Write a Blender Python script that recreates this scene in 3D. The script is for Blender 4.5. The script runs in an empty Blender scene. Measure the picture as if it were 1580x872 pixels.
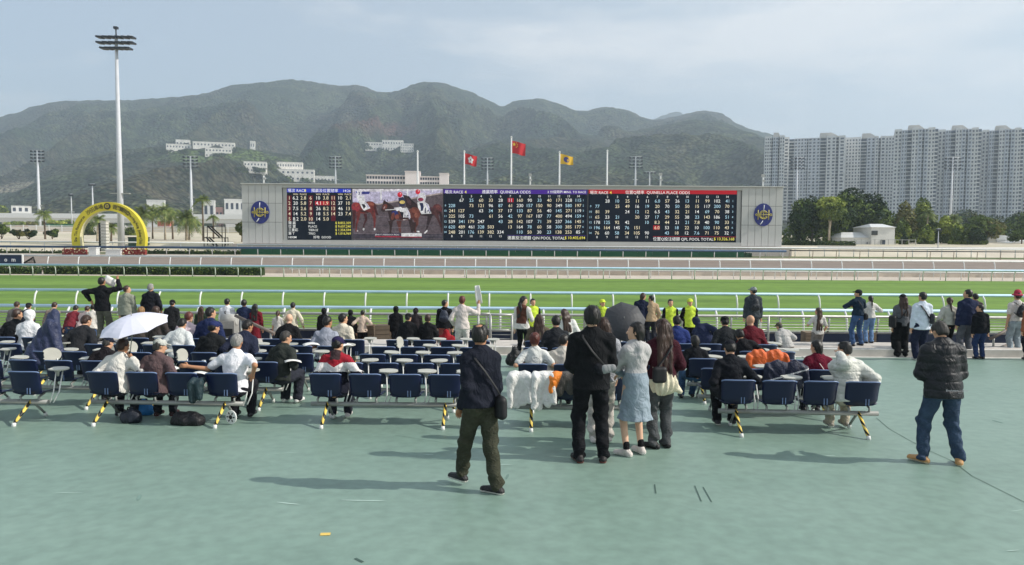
import bpy, math, random, time
import numpy as np
from mathutils import Vector, Matrix, Euler
T0 = time.time()
rnd = random.Random(7)
NR = np.random.RandomState(5)
SC = bpy.context.scene
COL = SC.collection
R = math.radians
# ------------------------------------------------------------------ camera
FPX, CX, CY = 1141.0, 790.0, 436.0
PITCH, ROLL, CAMZ = R(3.41), R(0.35), 2.3
CAM_ROT = Matrix.Rotation(R(90) - PITCH, 3, 'X') @ Matrix.Rotation(ROLL, 3, 'Z')
cd = bpy.data.cameras.new('camera'); cam = bpy.data.objects.new('camera', cd); COL.objects.link(cam)
cam.matrix_world = Matrix.Translation((0, 0, CAMZ)) @ CAM_ROT.to_4x4()
cd.sensor_width = 36.0; cd.lens = 36.0 * FPX / 1580.0; cd.clip_start = 0.1; cd.clip_end = 20000
SC.camera = cam
# ------------------------------------------------------------------ light and sky
SUN_EL, SUN_AZ = 35.0, -7.0          # azimuth of the sun from +X towards +Y, degrees
sdir = Vector((math.cos(R(SUN_AZ)) * math.cos(R(SUN_EL)), math.sin(R(SUN_AZ)) * math.cos(R(SUN_EL)), math.sin(R(SUN_EL))))
sl = bpy.data.lights.new('sun', 'SUN'); sl.energy = 4.6; sl.angle = R(0.55); sl.color = (1.0, 0.95, 0.87)
so = bpy.data.objects.new('sun', sl); COL.objects.link(so)
so.rotation_euler = sdir.to_track_quat('Z', 'Y').to_euler(); so.location = (30, -5, 40)
w = bpy.data.worlds.new('World'); SC.world = w; w.use_nodes = True
nt = w.node_tree; nt.nodes.clear()
def nn(nt, t, **k):
    n = nt.nodes.new(t)
    for a, b in k.items():
        setattr(n, a, b)
    return n
sky = nn(nt, 'ShaderNodeTexSky', sky_type='NISHITA'); sky.sun_disc = False
sky.sun_elevation = R(SUN_EL); sky.sun_rotation = math.atan2(sdir.x, sdir.y)
sky.air_density = 1.0; sky.dust_density = 1.6; sky.ozone_density = 1.2; sky.altitude = 0
bg = nn(nt, 'ShaderNodeBackground'); bg.inputs[1].default_value = 0.146
out = nn(nt, 'ShaderNodeOutputWorld')
tc = nn(nt, 'ShaderNodeTexCoord')
mp = nn(nt, 'ShaderNodeMapping'); mp.inputs['Scale'].default_value = (1.0, 1.0, 4.2); mp.inputs['Location'].default_value = (0.35, 0.1, 0.25)
cn = nn(nt, 'ShaderNodeTexNoise'); cn.inputs['Scale'].default_value = 2.6; cn.inputs['Detail'].default_value = 7; cn.inputs['Roughness'].default_value = 0.55
cr = nn(nt, 'ShaderNodeValToRGB'); cr.color_ramp.elements[0].position = 0.47; cr.color_ramp.elements[1].position = 0.66
cr.color_ramp.elements[0].color = (0, 0, 0, 1); cr.color_ramp.elements[1].color = (0.85, 0.85, 0.85, 1)
mx = nn(nt, 'ShaderNodeMix', data_type='RGBA'); mx.inputs['B'].default_value = (6.3, 6.45, 6.6, 1)
veil = nn(nt, 'ShaderNodeMix', data_type='RGBA'); veil.inputs['Factor'].default_value = 0.42; veil.inputs['B'].default_value = (4.7, 5.3, 5.75, 1)
L = nt.links.new
L(tc.outputs['Generated'], mp.inputs[0]); L(mp.outputs[0], cn.inputs['Vector']); L(cn.outputs[0], cr.inputs[0])
sn = nn(nt, 'ShaderNodeVectorMath', operation='DOT_PRODUCT'); sn.inputs[1].default_value = (sdir.x, sdir.y * .3, .15); L(tc.outputs['Generated'], sn.inputs[0])
vr = nn(nt, 'ShaderNodeMapRange', interpolation_type='SMOOTHSTEP'); vr.inputs['From Min'].default_value = -.6; vr.inputs['From Max'].default_value = .75; vr.inputs['To Min'].default_value = .4; vr.inputs['To Max'].default_value = .9
L(sn.outputs['Value'], vr.inputs['Value']); L(vr.outputs[0], veil.inputs['Factor'])
L(sky.outputs[0], veil.inputs['A']); L(veil.outputs['Result'], mx.inputs['A']); L(cr.outputs[0], mx.inputs['Factor'])
L(mx.outputs['Result'], bg.inputs[0]); L(bg.outputs[0], out.inputs[0])
SC.view_settings.view_transform = 'Standard'; SC.view_settings.look = 'None'
SC.view_settings.exposure = 0.0; SC.view_settings.gamma = 1.0
SC.cycles.use_denoising = True
SC.cycles.max_bounces = 5; SC.cycles.diffuse_bounces = 3; SC.cycles.glossy_bounces = 2; SC.cycles.volume_bounces = 1
SC.cycles.transparent_max_bounces = 6
HAZE = 2.5e-4
# ------------------------------------------------------------------ pixel <-> place
CRT = CAM_ROT.transposed()
def ray(px, py):
    return (CAM_ROT @ Vector(((px - CX) / FPX, -(py - CY) / FPX, -1.0)))
def proj(p):
    c = CRT @ (Vector(p) - Vector((0, 0, CAMZ)))
    return CX + FPX * c.x / -c.z, CY - FPX * c.y / -c.z
FS = 0.0403
def floor_z(y): return -FS * y
def on_floor(px, py):
    d = ray(px, py); t = CAMZ / (-FS * d.y - d.z)
    return Vector((0, 0, CAMZ)) + d * t
def on_z(px, py, z):
    d = ray(px, py); t = (z - CAMZ) / d.z
    return Vector((0, 0, CAMZ)) + d * t
def at_depth(px, py, Y):
    d = ray(px, py); return Vector((0, 0, CAMZ)) + d * (Y / d.y)
def x_at(px, Y, z):
    X = (px - CX) / FPX * Y
    for _ in range(3):
        X += (px - proj((X, Y, z))[0]) / FPX * Y
    return X
# ------------------------------------------------------------------ materials
def lin(c):
    if isinstance(c, str):
        c = [int(c[i:i + 2], 16) / 255 for i in (0, 2, 4)]
    return tuple((v / 12.92 if v <= 0.04045 else ((v + 0.055) / 1.055) ** 2.4) for v in c[:3]) + (1,)
MATS = {}
def mat(key, col, rough=0.7, var=0.12, scale=8.0, bump=0.0, bscale=60.0, metal=0.0, spec=0.4, col2=None, detail=3, emit=0, sheen=0.0, coord='Object', stretch=None, lo=.35, hi=.65):
    if key in MATS: return MATS[key]
    m = bpy.data.materials.new(key); MATS[key] = m; m.use_nodes = True
    nt = m.node_tree; b = nt.nodes['Principled BSDF']; L = nt.links.new
    c = lin(col)
    b.inputs['Roughness'].default_value = rough; b.inputs['Metallic'].default_value = metal
    b.inputs['Specular IOR Level'].default_value = spec
    if emit:
        b.inputs['Base Color'].default_value = (0.004, 0.004, 0.005, 1); b.inputs['Specular IOR Level'].default_value = 0.05
        b.inputs['Emission Color'].default_value = c; b.inputs['Emission Strength'].default_value = emit
        if key.startswith('screen pic'):
            tc = nn(nt, 'ShaderNodeTexCoord'); n = nn(nt, 'ShaderNodeTexNoise'); n.inputs['Scale'].default_value = 2.2; n.inputs['Detail'].default_value = 6; n.inputs['Roughness'].default_value = .7; L(tc.outputs['Object'], n.inputs['Vector'])
            mr = nn(nt, 'ShaderNodeMapRange'); mr.inputs['From Min'].default_value = .3; mr.inputs['From Max'].default_value = .7; L(n.outputs[0], mr.inputs['Value'])
            mx = nn(nt, 'ShaderNodeMix', data_type='RGBA'); mx.inputs['A'].default_value = tuple(v * .45 for v in c[:3]) + (1,); mx.inputs['B'].default_value = tuple(min(1, v * 1.45 + .01) for v in c[:3]) + (1,)
            L(mr.outputs[0], mx.inputs['Factor']); L(mx.outputs['Result'], b.inputs['Emission Color'])
        return m
    tc = nn(nt, 'ShaderNodeTexCoord'); src = tc.outputs[coord]
    if stretch:
        mp = nn(nt, 'ShaderNodeMapping'); mp.inputs['Scale'].default_value = stretch; L(src, mp.inputs[0]); src = mp.outputs[0]
    if var or col2:
        n = nn(nt, 'ShaderNodeTexNoise'); n.inputs['Scale'].default_value = scale; n.inputs['Detail'].default_value = detail
        L(src, n.inputs['Vector'])
        mr = nn(nt, 'ShaderNodeMapRange'); mr.inputs['From Min'].default_value = lo; mr.inputs['From Max'].default_value = hi
        L(n.outputs[0], mr.inputs['Value'])
        mx = nn(nt, 'ShaderNodeMix', data_type='RGBA')
        mx.inputs['A'].default_value = tuple(v * (1 - var) for v in c[:3]) + (1,)
        mx.inputs['B'].default_value = lin(col2) if col2 else tuple(min(1, v * (1 + var)) for v in c[:3]) + (1,)
        L(mr.outputs[0], mx.inputs['Factor']); L(mx.outputs['Result'], b.inputs['Base Color'])
    else:
        b.inputs['Base Color'].default_value = c
    if bump:
        n2 = nn(nt, 'ShaderNodeTexNoise'); n2.inputs['Scale'].default_value = bscale; n2.inputs['Detail'].default_value = 3
        L(src, n2.inputs['Vector'])
        bp = nn(nt, 'ShaderNodeBump'); bp.inputs['Strength'].default_value = bump; bp.inputs['Distance'].default_value = 0.02
        L(n2.outputs[0], bp.inputs['Height']); L(bp.outputs[0], b.inputs['Normal'])
    if sheen: b.inputs['Sheen Weight'].default_value = sheen
    return m
# ------------------------------------------------------------------ objects
def tag(o, label=None, cat=None, group=None, kind=None):
    if label: o['label'] = label
    if cat: o['category'] = cat
    if group: o['group'] = group
    if kind: o['kind'] = kind
    return o
def empty(name, loc=(0, 0, 0), rz=0, label=None, cat=None, group=None):
    o = bpy.data.objects.new(name, None); COL.objects.link(o); o.location = loc; o.rotation_euler = (0, 0, rz)
    o.empty_display_size = 0.2
    return tag(o, label, cat, group)
def link(name, me, parent=None, loc=None, rot=None, scale=None):
    o = bpy.data.objects.new(name, me); COL.objects.link(o)
    if parent is not None: o.parent = parent
    if loc is not None: o.location = loc
    if rot is not None: o.rotation_euler = rot
    if scale is not None: o.scale = scale
    return o
def copy_tree(o, parent=None):
    c = o.copy(); COL.objects.link(c)
    if parent is not None:
        c.parent = parent; c.matrix_parent_inverse = o.matrix_parent_inverse
    for ch in list(KIDS.get(o.name, o.children)): copy_tree(ch, c)
    return c
KIDS = {}
def npmesh(name, V, F, mats, midx=None, smooth=False):
    """V (n,3), F (m,3|4) arrays"""
    V = np.asarray(V, dtype=np.float32); F = np.asarray(F, dtype=np.int32)
    me = bpy.data.meshes.new(name)
    me.vertices.add(len(V)); me.vertices.foreach_set('co', V.ravel())
    k = F.shape[1]
    me.loops.add(F.size); me.loops.foreach_set('vertex_index', F.ravel())
    me.polygons.add(len(F)); me.polygons.foreach_set('loop_start', np.arange(0, F.size, k, dtype=np.int32))
    if midx is not None: me.polygons.foreach_set('material_index', np.asarray(midx, dtype=np.int32))
    me.polygons.foreach_set('use_smooth', np.full(len(F), bool(smooth)))
    for m in mats: me.materials.append(m)
    me.update(calc_edges=True); me.validate()
    return me
class MB:
    def __init__(s): s.v = []; s.f = []; s.m = []; s.sm = []
    def add(s, vs, fs, mi=0, smooth=False):
        o = len(s.v); s.v += [tuple(v) for v in vs]
        for f in fs:
            s.f.append(tuple(i + o for i in f)); s.m.append(mi); s.sm.append(smooth)
        return s
    def box(s, c, d, mi=0, rot=None, bev=0):
        hx, hy, hz = d[0] / 2, d[1] / 2, d[2] / 2
        vs = [Vector((x, y, z)) for x in (-hx, hx) for y in (-hy, hy) for z in (-hz, hz)]
        if rot is not None:
            M = rot if isinstance(rot, Matrix) else Euler(rot).to_matrix()
            vs = [M @ v for v in vs]
        c = Vector(c)
        return s.add([v + c for v in vs], [(0, 1, 3, 2), (4, 6, 7, 5), (0, 4, 5, 1), (2, 3, 7, 6), (0, 2, 6, 4), (1, 5, 7, 3)], mi)
    def span(s, a, b, mi=0):
        return s.box([(a[i] + b[i]) / 2 for i in range(3)], [abs(b[i] - a[i]) for i in range(3)], mi)
    def tube(s, pts, r, n=8, mi=0, cap=True, smooth=True, flat=None):
        pts = [Vector(p) for p in pts]
        rs = r if isinstance(r, (list, tuple)) else [r] * len(pts)
        vs = []; up = None
        for i, p in enumerate(pts):
            t = (pts[min(i + 1, len(pts) - 1)] - pts[max(i - 1, 0)])
            if t.length < 1e-9: t = Vector((0, 0, 1))
            t.normalize()
            if up is None:
                up = Vector((0, 0, 1)) if abs(t.z) < 0.9 else Vector((0, 1, 0))
            a = t.cross(up).normalized(); b = a.cross(t).normalized(); up = b
            for k in range(n):
                an = 2 * math.pi * k / n
                vs.append(p + a * (math.cos(an) * rs[i]) + b * (math.sin(an) * rs[i] * (flat or 1)))
        fs = []
        for i in range(len(pts) - 1):
            for k in range(n):
                k2 = (k + 1) % n
                fs.append((i * n + k, i * n + k2, (i + 1) * n + k2, (i + 1) * n + k))
        s.add(vs, fs, mi, smooth)
        if cap:
            o = len(s.v) - len(vs)
            s.f.append(tuple(o + k for k in range(n))[::-1]); s.m.append(mi); s.sm.append(False)
            s.f.append(tuple(o + (len(pts) - 1) * n + k for k in range(n))); s.m.append(mi); s.sm.append(False)
        return s
    def prism(s, outline, y0, y1, mi=0):
        """outline [(x,z)...] CCW, extruded along y"""
        n = len(outline)
        vs = [(x, y0, z) for x, z in outline] + [(x, y1, z) for x, z in outline]
        fs = [tuple(range(n)), tuple(range(2 * n - 1, n - 1, -1))] + [(i, i + n, (i + 1) % n + n, (i + 1) % n) for i in range(n)]
        return s.add(vs, fs, mi)
    def prism_z(s, outline, z0, z1, mi=0):
        n = len(outline)
        vs = [(x, y, z0) for x, y in outline] + [(x, y, z1) for x, y in outline]
        fs = [tuple(range(n - 1, -1, -1)), tuple(range(n, 2 * n))] + [(i, (i + 1) % n, (i + 1) % n + n, i + n) for i in range(n)]
        return s.add(vs, fs, mi)
    def shell(s, fn, nu, nv, th, mi=0):
        P = np.array([[fn(i / nu, j / nv) for j in range(nv + 1)] for i in range(nu + 1)], dtype=float)
        du = np.gradient(P, axis=0); dv = np.gradient(P, axis=1)
        N = np.cross(du, dv); N /= np.linalg.norm(N, axis=2, keepdims=True) + 1e-12
        Q = P - N * th
        idx = lambda i, j: i * (nv + 1) + j
        vs = [tuple(p) for p in P.reshape(-1, 3)] + [tuple(p) for p in Q.reshape(-1, 3)]
        n = (nu + 1) * (nv + 1); fs = []
        for i in range(nu):
            for j in range(nv):
                q = (idx(i, j), idx(i + 1, j), idx(i + 1, j + 1), idx(i, j + 1))
                fs.append(q); fs.append(tuple(a + n for a in q[::-1]))
        for i in range(nu):
            fs.append((idx(i, 0), idx(i, 0) + n, idx(i + 1, 0) + n, idx(i + 1, 0)))
            fs.append((idx(i + 1, nv), idx(i + 1, nv) + n, idx(i, nv) + n, idx(i, nv)))
        for j in range(nv):
            fs.append((idx(0, j + 1), idx(0, j + 1) + n, idx(0, j) + n, idx(0, j)))
            fs.append((idx(nu, j), idx(nu, j) + n, idx(nu, j + 1) + n, idx(nu, j + 1)))
        return s.add(vs, fs, mi, True)
    def mesh(s, name, mats):
        me = bpy.data.meshes.new(name)
        me.from_pydata(s.v, [], s.f)
        if not isinstance(mats, (list, tuple)): mats = [mats]
        for m in mats: me.materials.append(m)
        me.polygons.foreach_set('material_index', s.m); me.polygons.foreach_set('use_smooth', s.sm)
        me.update(); return me
    def build(s, name, mats, parent=None, **k):
        o = link(name, s.mesh(name, mats), parent)
        tag(o, k.get('label'), k.get('cat'), k.get('group'), k.get('kind'))
        if 'loc' in k: o.location = k['loc']
        if 'rot' in k: o.rotation_euler = k['rot']
        return o
# ------------------------------------------------------------------ vector noise (numpy)
def _hash(ix, iy, iz, seed):
    h = (ix * 374761393 + iy * 668265263 + iz * 2147483647 + seed * 974634777) & 0xffffffff
    h = ((h ^ (h >> 13)) * 1274126177) & 0xffffffff
    return ((h ^ (h >> 16)) & 0xffff) / 65535.0
def vnoise(x, y, z=0.0, seed=0):
    x = np.asarray(x, float); y = np.asarray(y, float) + 0 * x; z = np.asarray(z, float) + 0 * x
    xi = np.floor(x).astype(np.int64); yi = np.floor(y).astype(np.int64); zi = np.floor(z).astype(np.int64)
    fx, fy, fz = x - xi, y - yi, z - zi
    fx = fx * fx * (3 - 2 * fx); fy = fy * fy * (3 - 2 * fy); fz = fz * fz * (3 - 2 * fz)
    r = 0
    for a in (0, 1):
        for b in (0, 1):
            for c in (0, 1):
                wgt = (fx if a else 1 - fx) * (fy if b else 1 - fy) * (fz if c else 1 - fz)
                r = r + wgt * _hash(xi + a, yi + b, zi + c, seed)
    return r * 2 - 1
def fbm(x, y, z=0.0, seed=0, oct=4, gain=0.5):
    r = 0; a = 1.0; f = 1.0; t = 0
    for o in range(oct):
        r = r + a * vnoise(np.asarray(x) * f, np.asarray(y) * f, np.asarray(z) * f, seed + o * 17); t += a; a *= gain; f *= 2.03
    return r / t
# ------------------------------------------------------------------ signed-distance bodies
class Field:
    def __init__(s, k=0.03): s.p = []; s.k = k; s.post = []
    def cap(s, a, b, ra, rb=None, flat=1.0, ax=None, k=None, sub=False):
        s.p.append(('c', np.array(a, float), np.array(b, float), ra, ra if rb is None else rb, flat, None if ax is None else np.array(ax, float), s.k if k is None else k, sub)); return s
    def ell(s, c, r, M=None, k=None, sub=False):
        s.p.append(('e', np.array(c, float), np.array(r, float), M, s.k if k is None else k, sub)); return s
    def mesh(s, vox):
        lo = np.full(3, 1e9); hi = -lo
        for q in s.p:
            if q[-1]: continue
            if q[0] == 'c':
                r = max(q[3], q[4]); lo = np.minimum(lo, np.minimum(q[1], q[2]) - r); hi = np.maximum(hi, np.maximum(q[1], q[2]) + r)
            else:
                r = q[2].max(); lo = np.minimum(lo, q[1] - r); hi = np.maximum(hi, q[1] + r)
        lo -= 2.5 * vox + 0.01; hi += 2.5 * vox + 0.01
        n = np.ceil((hi - lo) / vox).astype(int) + 1
        g = [(lo[i] + np.arange(n[i]) * vox).astype(np.float32) for i in range(3)]
        D = np.full(tuple(n), 1.0, dtype=np.float32)
        for q in s.p:
            k = q[-2]; sub = q[-1]
            if q[0] == 'c':
                r = max(q[3], q[4]); l = np.minimum(q[1], q[2]) - r; h = np.maximum(q[1], q[2]) + r
            else:
                r = q[2].max(); l = q[1] - r; h = q[1] + r
            m = max(k * 1.2, 2.5 * vox) + 0.004
            i0 = np.clip(np.floor((l - m - lo) / vox).astype(int), 0, n - 1); i1 = np.clip(np.ceil((h + m - lo) / vox).astype(int) + 1, 0, n)
            if np.any(i1 <= i0): continue
            sl_ = tuple(slice(i0[i], i1[i]) for i in range(3))
            X = g[0][sl_[0]][:, None, None]; Y = g[1][sl_[1]][None, :, None]; Z = g[2][sl_[2]][None, None, :]
            if q[0] == 'c':
                a, b, ra, rb, fl, ax = q[1:7]
                ba = b - a; L2 = max(float(ba @ ba), 1e-9)
                px, py, pz = X - a[0], Y - a[1], Z - a[2]
                t = np.clip((px * ba[0] + py * ba[1] + pz * ba[2]) / L2, 0, 1)
                qx, qy, qz = px - t * ba[0], py - t * ba[1], pz - t * ba[2]
                d2 = qx * qx + qy * qy + qz * qz
                if fl != 1.0:
                    c = qx * ax[0] + qy * ax[1] + qz * ax[2]
                    d2 = d2 + c * c * (1 / fl ** 2 - 1)
                d = (np.sqrt(d2) - (ra + (rb - ra) * t)) * (min(1, fl) * 0.5 + 0.5)
            else:
                c, rr, M = q[1], q[2], q[3]
                px, py, pz = X - c[0], Y - c[1], Z - c[2]
                if M is not None:
                    M = np.array(M)      # rows = local axes
                    px, py, pz = (M[0][0] * px + M[0][1] * py + M[0][2] * pz), (M[1][0] * px + M[1][1] * py + M[1][2] * pz), (M[2][0] * px + M[2][1] * py + M[2][2] * pz)
                l1 = np.sqrt((px / rr[0]) ** 2 + (py / rr[1]) ** 2 + (pz / rr[2]) ** 2)
                d = (l1 - 1) * float(rr.min() * .6 + rr.mean() * .4)
            A = D[sl_]
            if sub:
                d = -d; h_ = np.maximum(k - np.abs(A - d), 0) / max(k, 1e-6); D[sl_] = np.maximum(A, d) + h_ * h_ * k * 0.25
            else:
                h_ = np.maximum(k - np.abs(A - d), 0) / max(k, 1e-6); D[sl_] = np.minimum(A, d) - h_ * h_ * k * 0.25
        X = g[0][:, None, None]; Y = g[1][None, :, None]; Z = g[2][None, None, :]
        for fn in s.post: D = fn(D, X, Y, Z)
        D = D.astype(np.float32)
        D[0] = D[-1] = 1; D[:, 0] = D[:, -1] = 1; D[:, :, 0] = D[:, :, -1] = 1
        return surface_nets(D, lo, vox)
def surface_nets(D, lo, vox):
    I = D < 0
    nx, ny, nz = D.shape
    S = [I[i:nx - 1 + i, j:ny - 1 + j, k:nz - 1 + k] for i in (0, 1) for j in (0, 1) for k in (0, 1)]
    anyi = np.logical_or.reduce(S); alli = np.logical_and.reduce(S)
    act = anyi & ~alli
    ids = np.full(act.shape, -1, dtype=np.int32); c = np.argwhere(act); n = len(c)
    if n == 0: return np.zeros((0, 3)), np.zeros((0, 4), int)
    ids[act] = np.arange(n)
    acc = np.zeros((n, 3)); cnt = np.zeros(n)
    cor = [(i, j, k) for i in (0, 1) for j in (0, 1) for k in (0, 1)]
    vals = {q: D[c[:, 0] + q[0], c[:, 1] + q[1], c[:, 2] + q[2]] for q in cor}
    for q in cor:
        for ax in range(3):
            if q[ax] == 0:
                q2 = list(q); q2[ax] = 1; q2 = tuple(q2)
                a, b = vals[q], vals[q2]
                m = (a < 0) != (b < 0)
                t = np.where(m, a / np.where(np.abs(a - b) < 1e-12, 1, a - b), 0)
                p = np.tile(np.array(q, float), (n, 1)); p[:, ax] = t
                acc += p * m[:, None]; cnt += m
    V = lo + (c + acc / np.maximum(cnt, 1)[:, None]) * vox
    F = []
    for ax in range(3):
        a = [slice(1, d - 1) for d in D.shape]; b = list(a)
        a[ax] = slice(0, D.shape[ax] - 1); b[ax] = slice(1, D.shape[ax])
        A, B = I[tuple(a)], I[tuple(b)]
        e = np.argwhere(A != B)
        if len(e) == 0: continue
        flip = A[tuple(e.T)]
        off = np.array([1, 1, 1]); off[ax] = 0
        e = e + off
        u, v = [(1, 2), (2, 0), (0, 1)][ax]
        def cid(du, dv):
            q = e.copy(); q[:, u] -= du; q[:, v] -= dv
            return ids[q[:, 0], q[:, 1], q[:, 2]]
        quad = np.stack([cid(1, 1), cid(0, 1), cid(0, 0), cid(1, 0)], 1)
        quad = np.where(flip[:, None], quad, quad[:, ::-1])
        F.append(quad)
    F = np.concatenate(F); F = F[(F >= 0).all(1)]
    return V, F
def fobj(name, field, vox, mats, parent, midx_fn=None, smooth=True, kind=None):
    V, F = field.mesh(vox)
    if len(F) == 0: return None
    mi = None
    if midx_fn is not None: mi = midx_fn(V[F].mean(1))
    if not isinstance(mats, (list, tuple)): mats = [mats]
    o = link(name, npmesh(name, V, F, mats, mi, smooth), parent)
    if kind: o['kind'] = kind
    return o
# text
FONT_CACHE = {}
def glyphs(txt, bold=0.0):
    key = (txt, bold)
    if key in FONT_CACHE: return FONT_CACHE[key]
    cu = bpy.data.curves.new('lettering', 'FONT'); cu.body = txt; cu.offset = bold; cu.resolution_u = 2
    ob = bpy.data.objects.new('lettering', cu); COL.objects.link(ob)
    dg = bpy.context.evaluated_depsgraph_get()
    me = bpy.data.meshes.new_from_object(ob.evaluated_get(dg))
    V = np.zeros(len(me.vertices) * 3); me.vertices.foreach_get('co', V); V = V.reshape(-1, 3)
    me.calc_loop_triangles(); F = np.zeros(len(me.loop_triangles) * 3, dtype=np.int32); me.loop_triangles.foreach_get('vertices', F); F = F.reshape(-1, 3)
    bpy.data.objects.remove(ob); bpy.data.meshes.remove(me); bpy.data.curves.remove(cu)
    FONT_CACHE[key] = (V, F); return V, F
class Text:
    """collects flat lettering; local x right, z up, y = depth"""
    def __init__(s): s.V = []; s.F = []; s.M = []; s.n = 0
    def put(s, txt, x, z, h, mi=0, align='c', y=0.0, width=None, bold=0.02, rot=0.0, sx=1.0):
        V, F = glyphs(txt, bold)
        if len(V) == 0: return
        V = V.copy(); x0, x1 = V[:, 0].min(), V[:, 0].max()
        k = h / 0.7
        kx = k * sx
        if width: kx = width / max(x1 - x0, 1e-6)
        X = (V[:, 0] - (x0 if align == 'l' else x1 if align == 'r' else (x0 + x1) / 2)) * kx; Z = (V[:, 1] - 0.35) * k
        c, sn = math.cos(rot), math.sin(rot)
        W = np.stack([x + X * c - Z * sn, np.full(len(X), y), z + X * sn + Z * c], 1)
        s.V.append(W); s.F.append(F + s.n); s.M.append(np.full(len(F), mi)); s.n += len(W)
    def rect(s, x0, z0, x1, z1, mi=0, y=0.0):
        s.poly([(x0, z0), (x1, z0), (x1, z1), (x0, z1)], mi, y)
    def poly(s, pts, mi=0, y=0.0):
        from mathutils.geometry import tessellate_polygon
        tri = tessellate_polygon([[Vector((p[0], p[1], 0)) for p in pts]])
        V = np.array([(p[0], y, p[1]) for p in pts]); F = []
        for t in tri:
            a, b, c = t
            ar = (pts[b][0] - pts[a][0]) * (pts[c][1] - pts[a][1]) - (pts[c][0] - pts[a][0]) * (pts[b][1] - pts[a][1])
            F.append(t if ar > 0 else t[::-1])
        s.V.append(V); s.F.append(np.array(F) + s.n); s.M.append(np.full(len(F), mi)); s.n += len(V)
    def build(s, name, mats, parent=None, kind=None):
        me = npmesh(name, np.concatenate(s.V), np.concatenate(s.F), mats, np.concatenate(s.M))
        o = link(name, me, parent)
        if kind: o['kind'] = kind
        return o
# ================================================================== the setting: ground, tracks, hills
def sheet(name, x0, x1, y0, y1, z0, z1, m, kind='structure', nx=1, ny=1, thick=0.0):
    b = MB()
    b.add([(x0, y0, z0), (x1, y0, z0), (x1, y1, z1), (x0, y1, z1)], [(0, 1, 2, 3)])
    return b.build(name, m, kind=kind)
def ground_mat(key, c1, c2, sc=(0.05, 0.05, 0.05), c3=None, fine=2.0, rough=0.9, bump=0.3, spec=.25):
    m = bpy.data.materials.new(key); MATS[key] = m; m.use_nodes = True; nt = m.node_tree; L = nt.links.new; b = nt.nodes['Principled BSDF']
    b.inputs['Roughness'].default_value = rough; b.inputs['Specular IOR Level'].default_value = spec
    tc = nn(nt, 'ShaderNodeTexCoord'); mp = nn(nt, 'ShaderNodeMapping'); mp.inputs['Scale'].default_value = sc; L(tc.outputs['Object'], mp.inputs[0])
    n1 = nn(nt, 'ShaderNodeTexNoise'); n1.inputs['Scale'].default_value = 1.0; n1.inputs['Detail'].default_value = 6; n1.inputs['Roughness'].default_value = .6; L(mp.outputs[0], n1.inputs['Vector'])
    n2 = nn(nt, 'ShaderNodeTexNoise'); n2.inputs['Scale'].default_value = fine; n2.inputs['Detail'].default_value = 4; L(tc.outputs['Object'], n2.inputs['Vector'])
    r1 = nn(nt, 'ShaderNodeMapRange'); r1.inputs['From Min'].default_value = .35; r1.inputs['From Max'].default_value = .65; L(n1.outputs[0], r1.inputs['Value'])
    m1 = nn(nt, 'ShaderNodeMix', data_type='RGBA'); m1.inputs['A'].default_value = lin(c1); m1.inputs['B'].default_value = lin(c2); L(r1.outputs[0], m1.inputs['Factor'])
    last = m1
    m2 = nn(nt, 'ShaderNodeMix', data_type='RGBA'); m2.blend_type = 'MULTIPLY'; m2.inputs['Factor'].default_value = 1
    r2 = nn(nt, 'ShaderNodeMapRange'); r2.inputs['From Min'].default_value = .3; r2.inputs['From Max'].default_value = .7; r2.inputs['To Min'].default_value = .86; r2.inputs['To Max'].default_value = 1.08; L(n2.outputs[0], r2.inputs['Value'])
    L(m1.outputs['Result'], m2.inputs['A']); L(r2.outputs[0], m2.inputs['B']); L(m2.outputs['Result'], b.inputs['Base Color'])
    bp = nn(nt, 'ShaderNodeBump'); bp.inputs['Strength'].default_value = bump; bp.inputs['Distance'].default_value = .03; L(n2.outputs[0], bp.inputs['Height']); L(bp.outputs[0], b.inputs['Normal'])
    return m
M_floor = ground_mat('green floor paint', '758e81', '7d9588', (.35, .6, .25), fine=7.0, rough=.5, bump=.06, spec=.5)
M_floor.node_tree.nodes['Principled BSDF'].inputs['Coat Weight'].default_value = .22; M_floor.node_tree.nodes['Principled BSDF'].inputs['Coat Roughness'].default_value = .5
M_conc = ground_mat('pale concrete', 'b9b2aa', 'c6bfb6', (.5, .5, .5), fine=3.0, bump=.1)
M_turf = ground_mat('mown turf', '5e7c34', '74923f', (.012, .35, .1), fine=.9, bump=.5)
M_sand = ground_mat('pale sand', 'c2b4a4', 'cfc3b4', (.02, .3, .1), fine=.6)
M_dirt = ground_mat('brown dirt track', '86786e', '94867b', (.015, .5, .1), fine=.7)
M_ground = ground_mat('dusty ground', 'd6cab8', 'bdb59a', (.01, .03, .01), fine=.2)
M_land = ground_mat('far ground', '6e7556', '8a8a70', (.002, .004, .01), fine=.05)
YE = 19.5
sheet('ground', -7000, 7000, -400, 9000, -1.9, -1.9, M_land)
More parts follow.
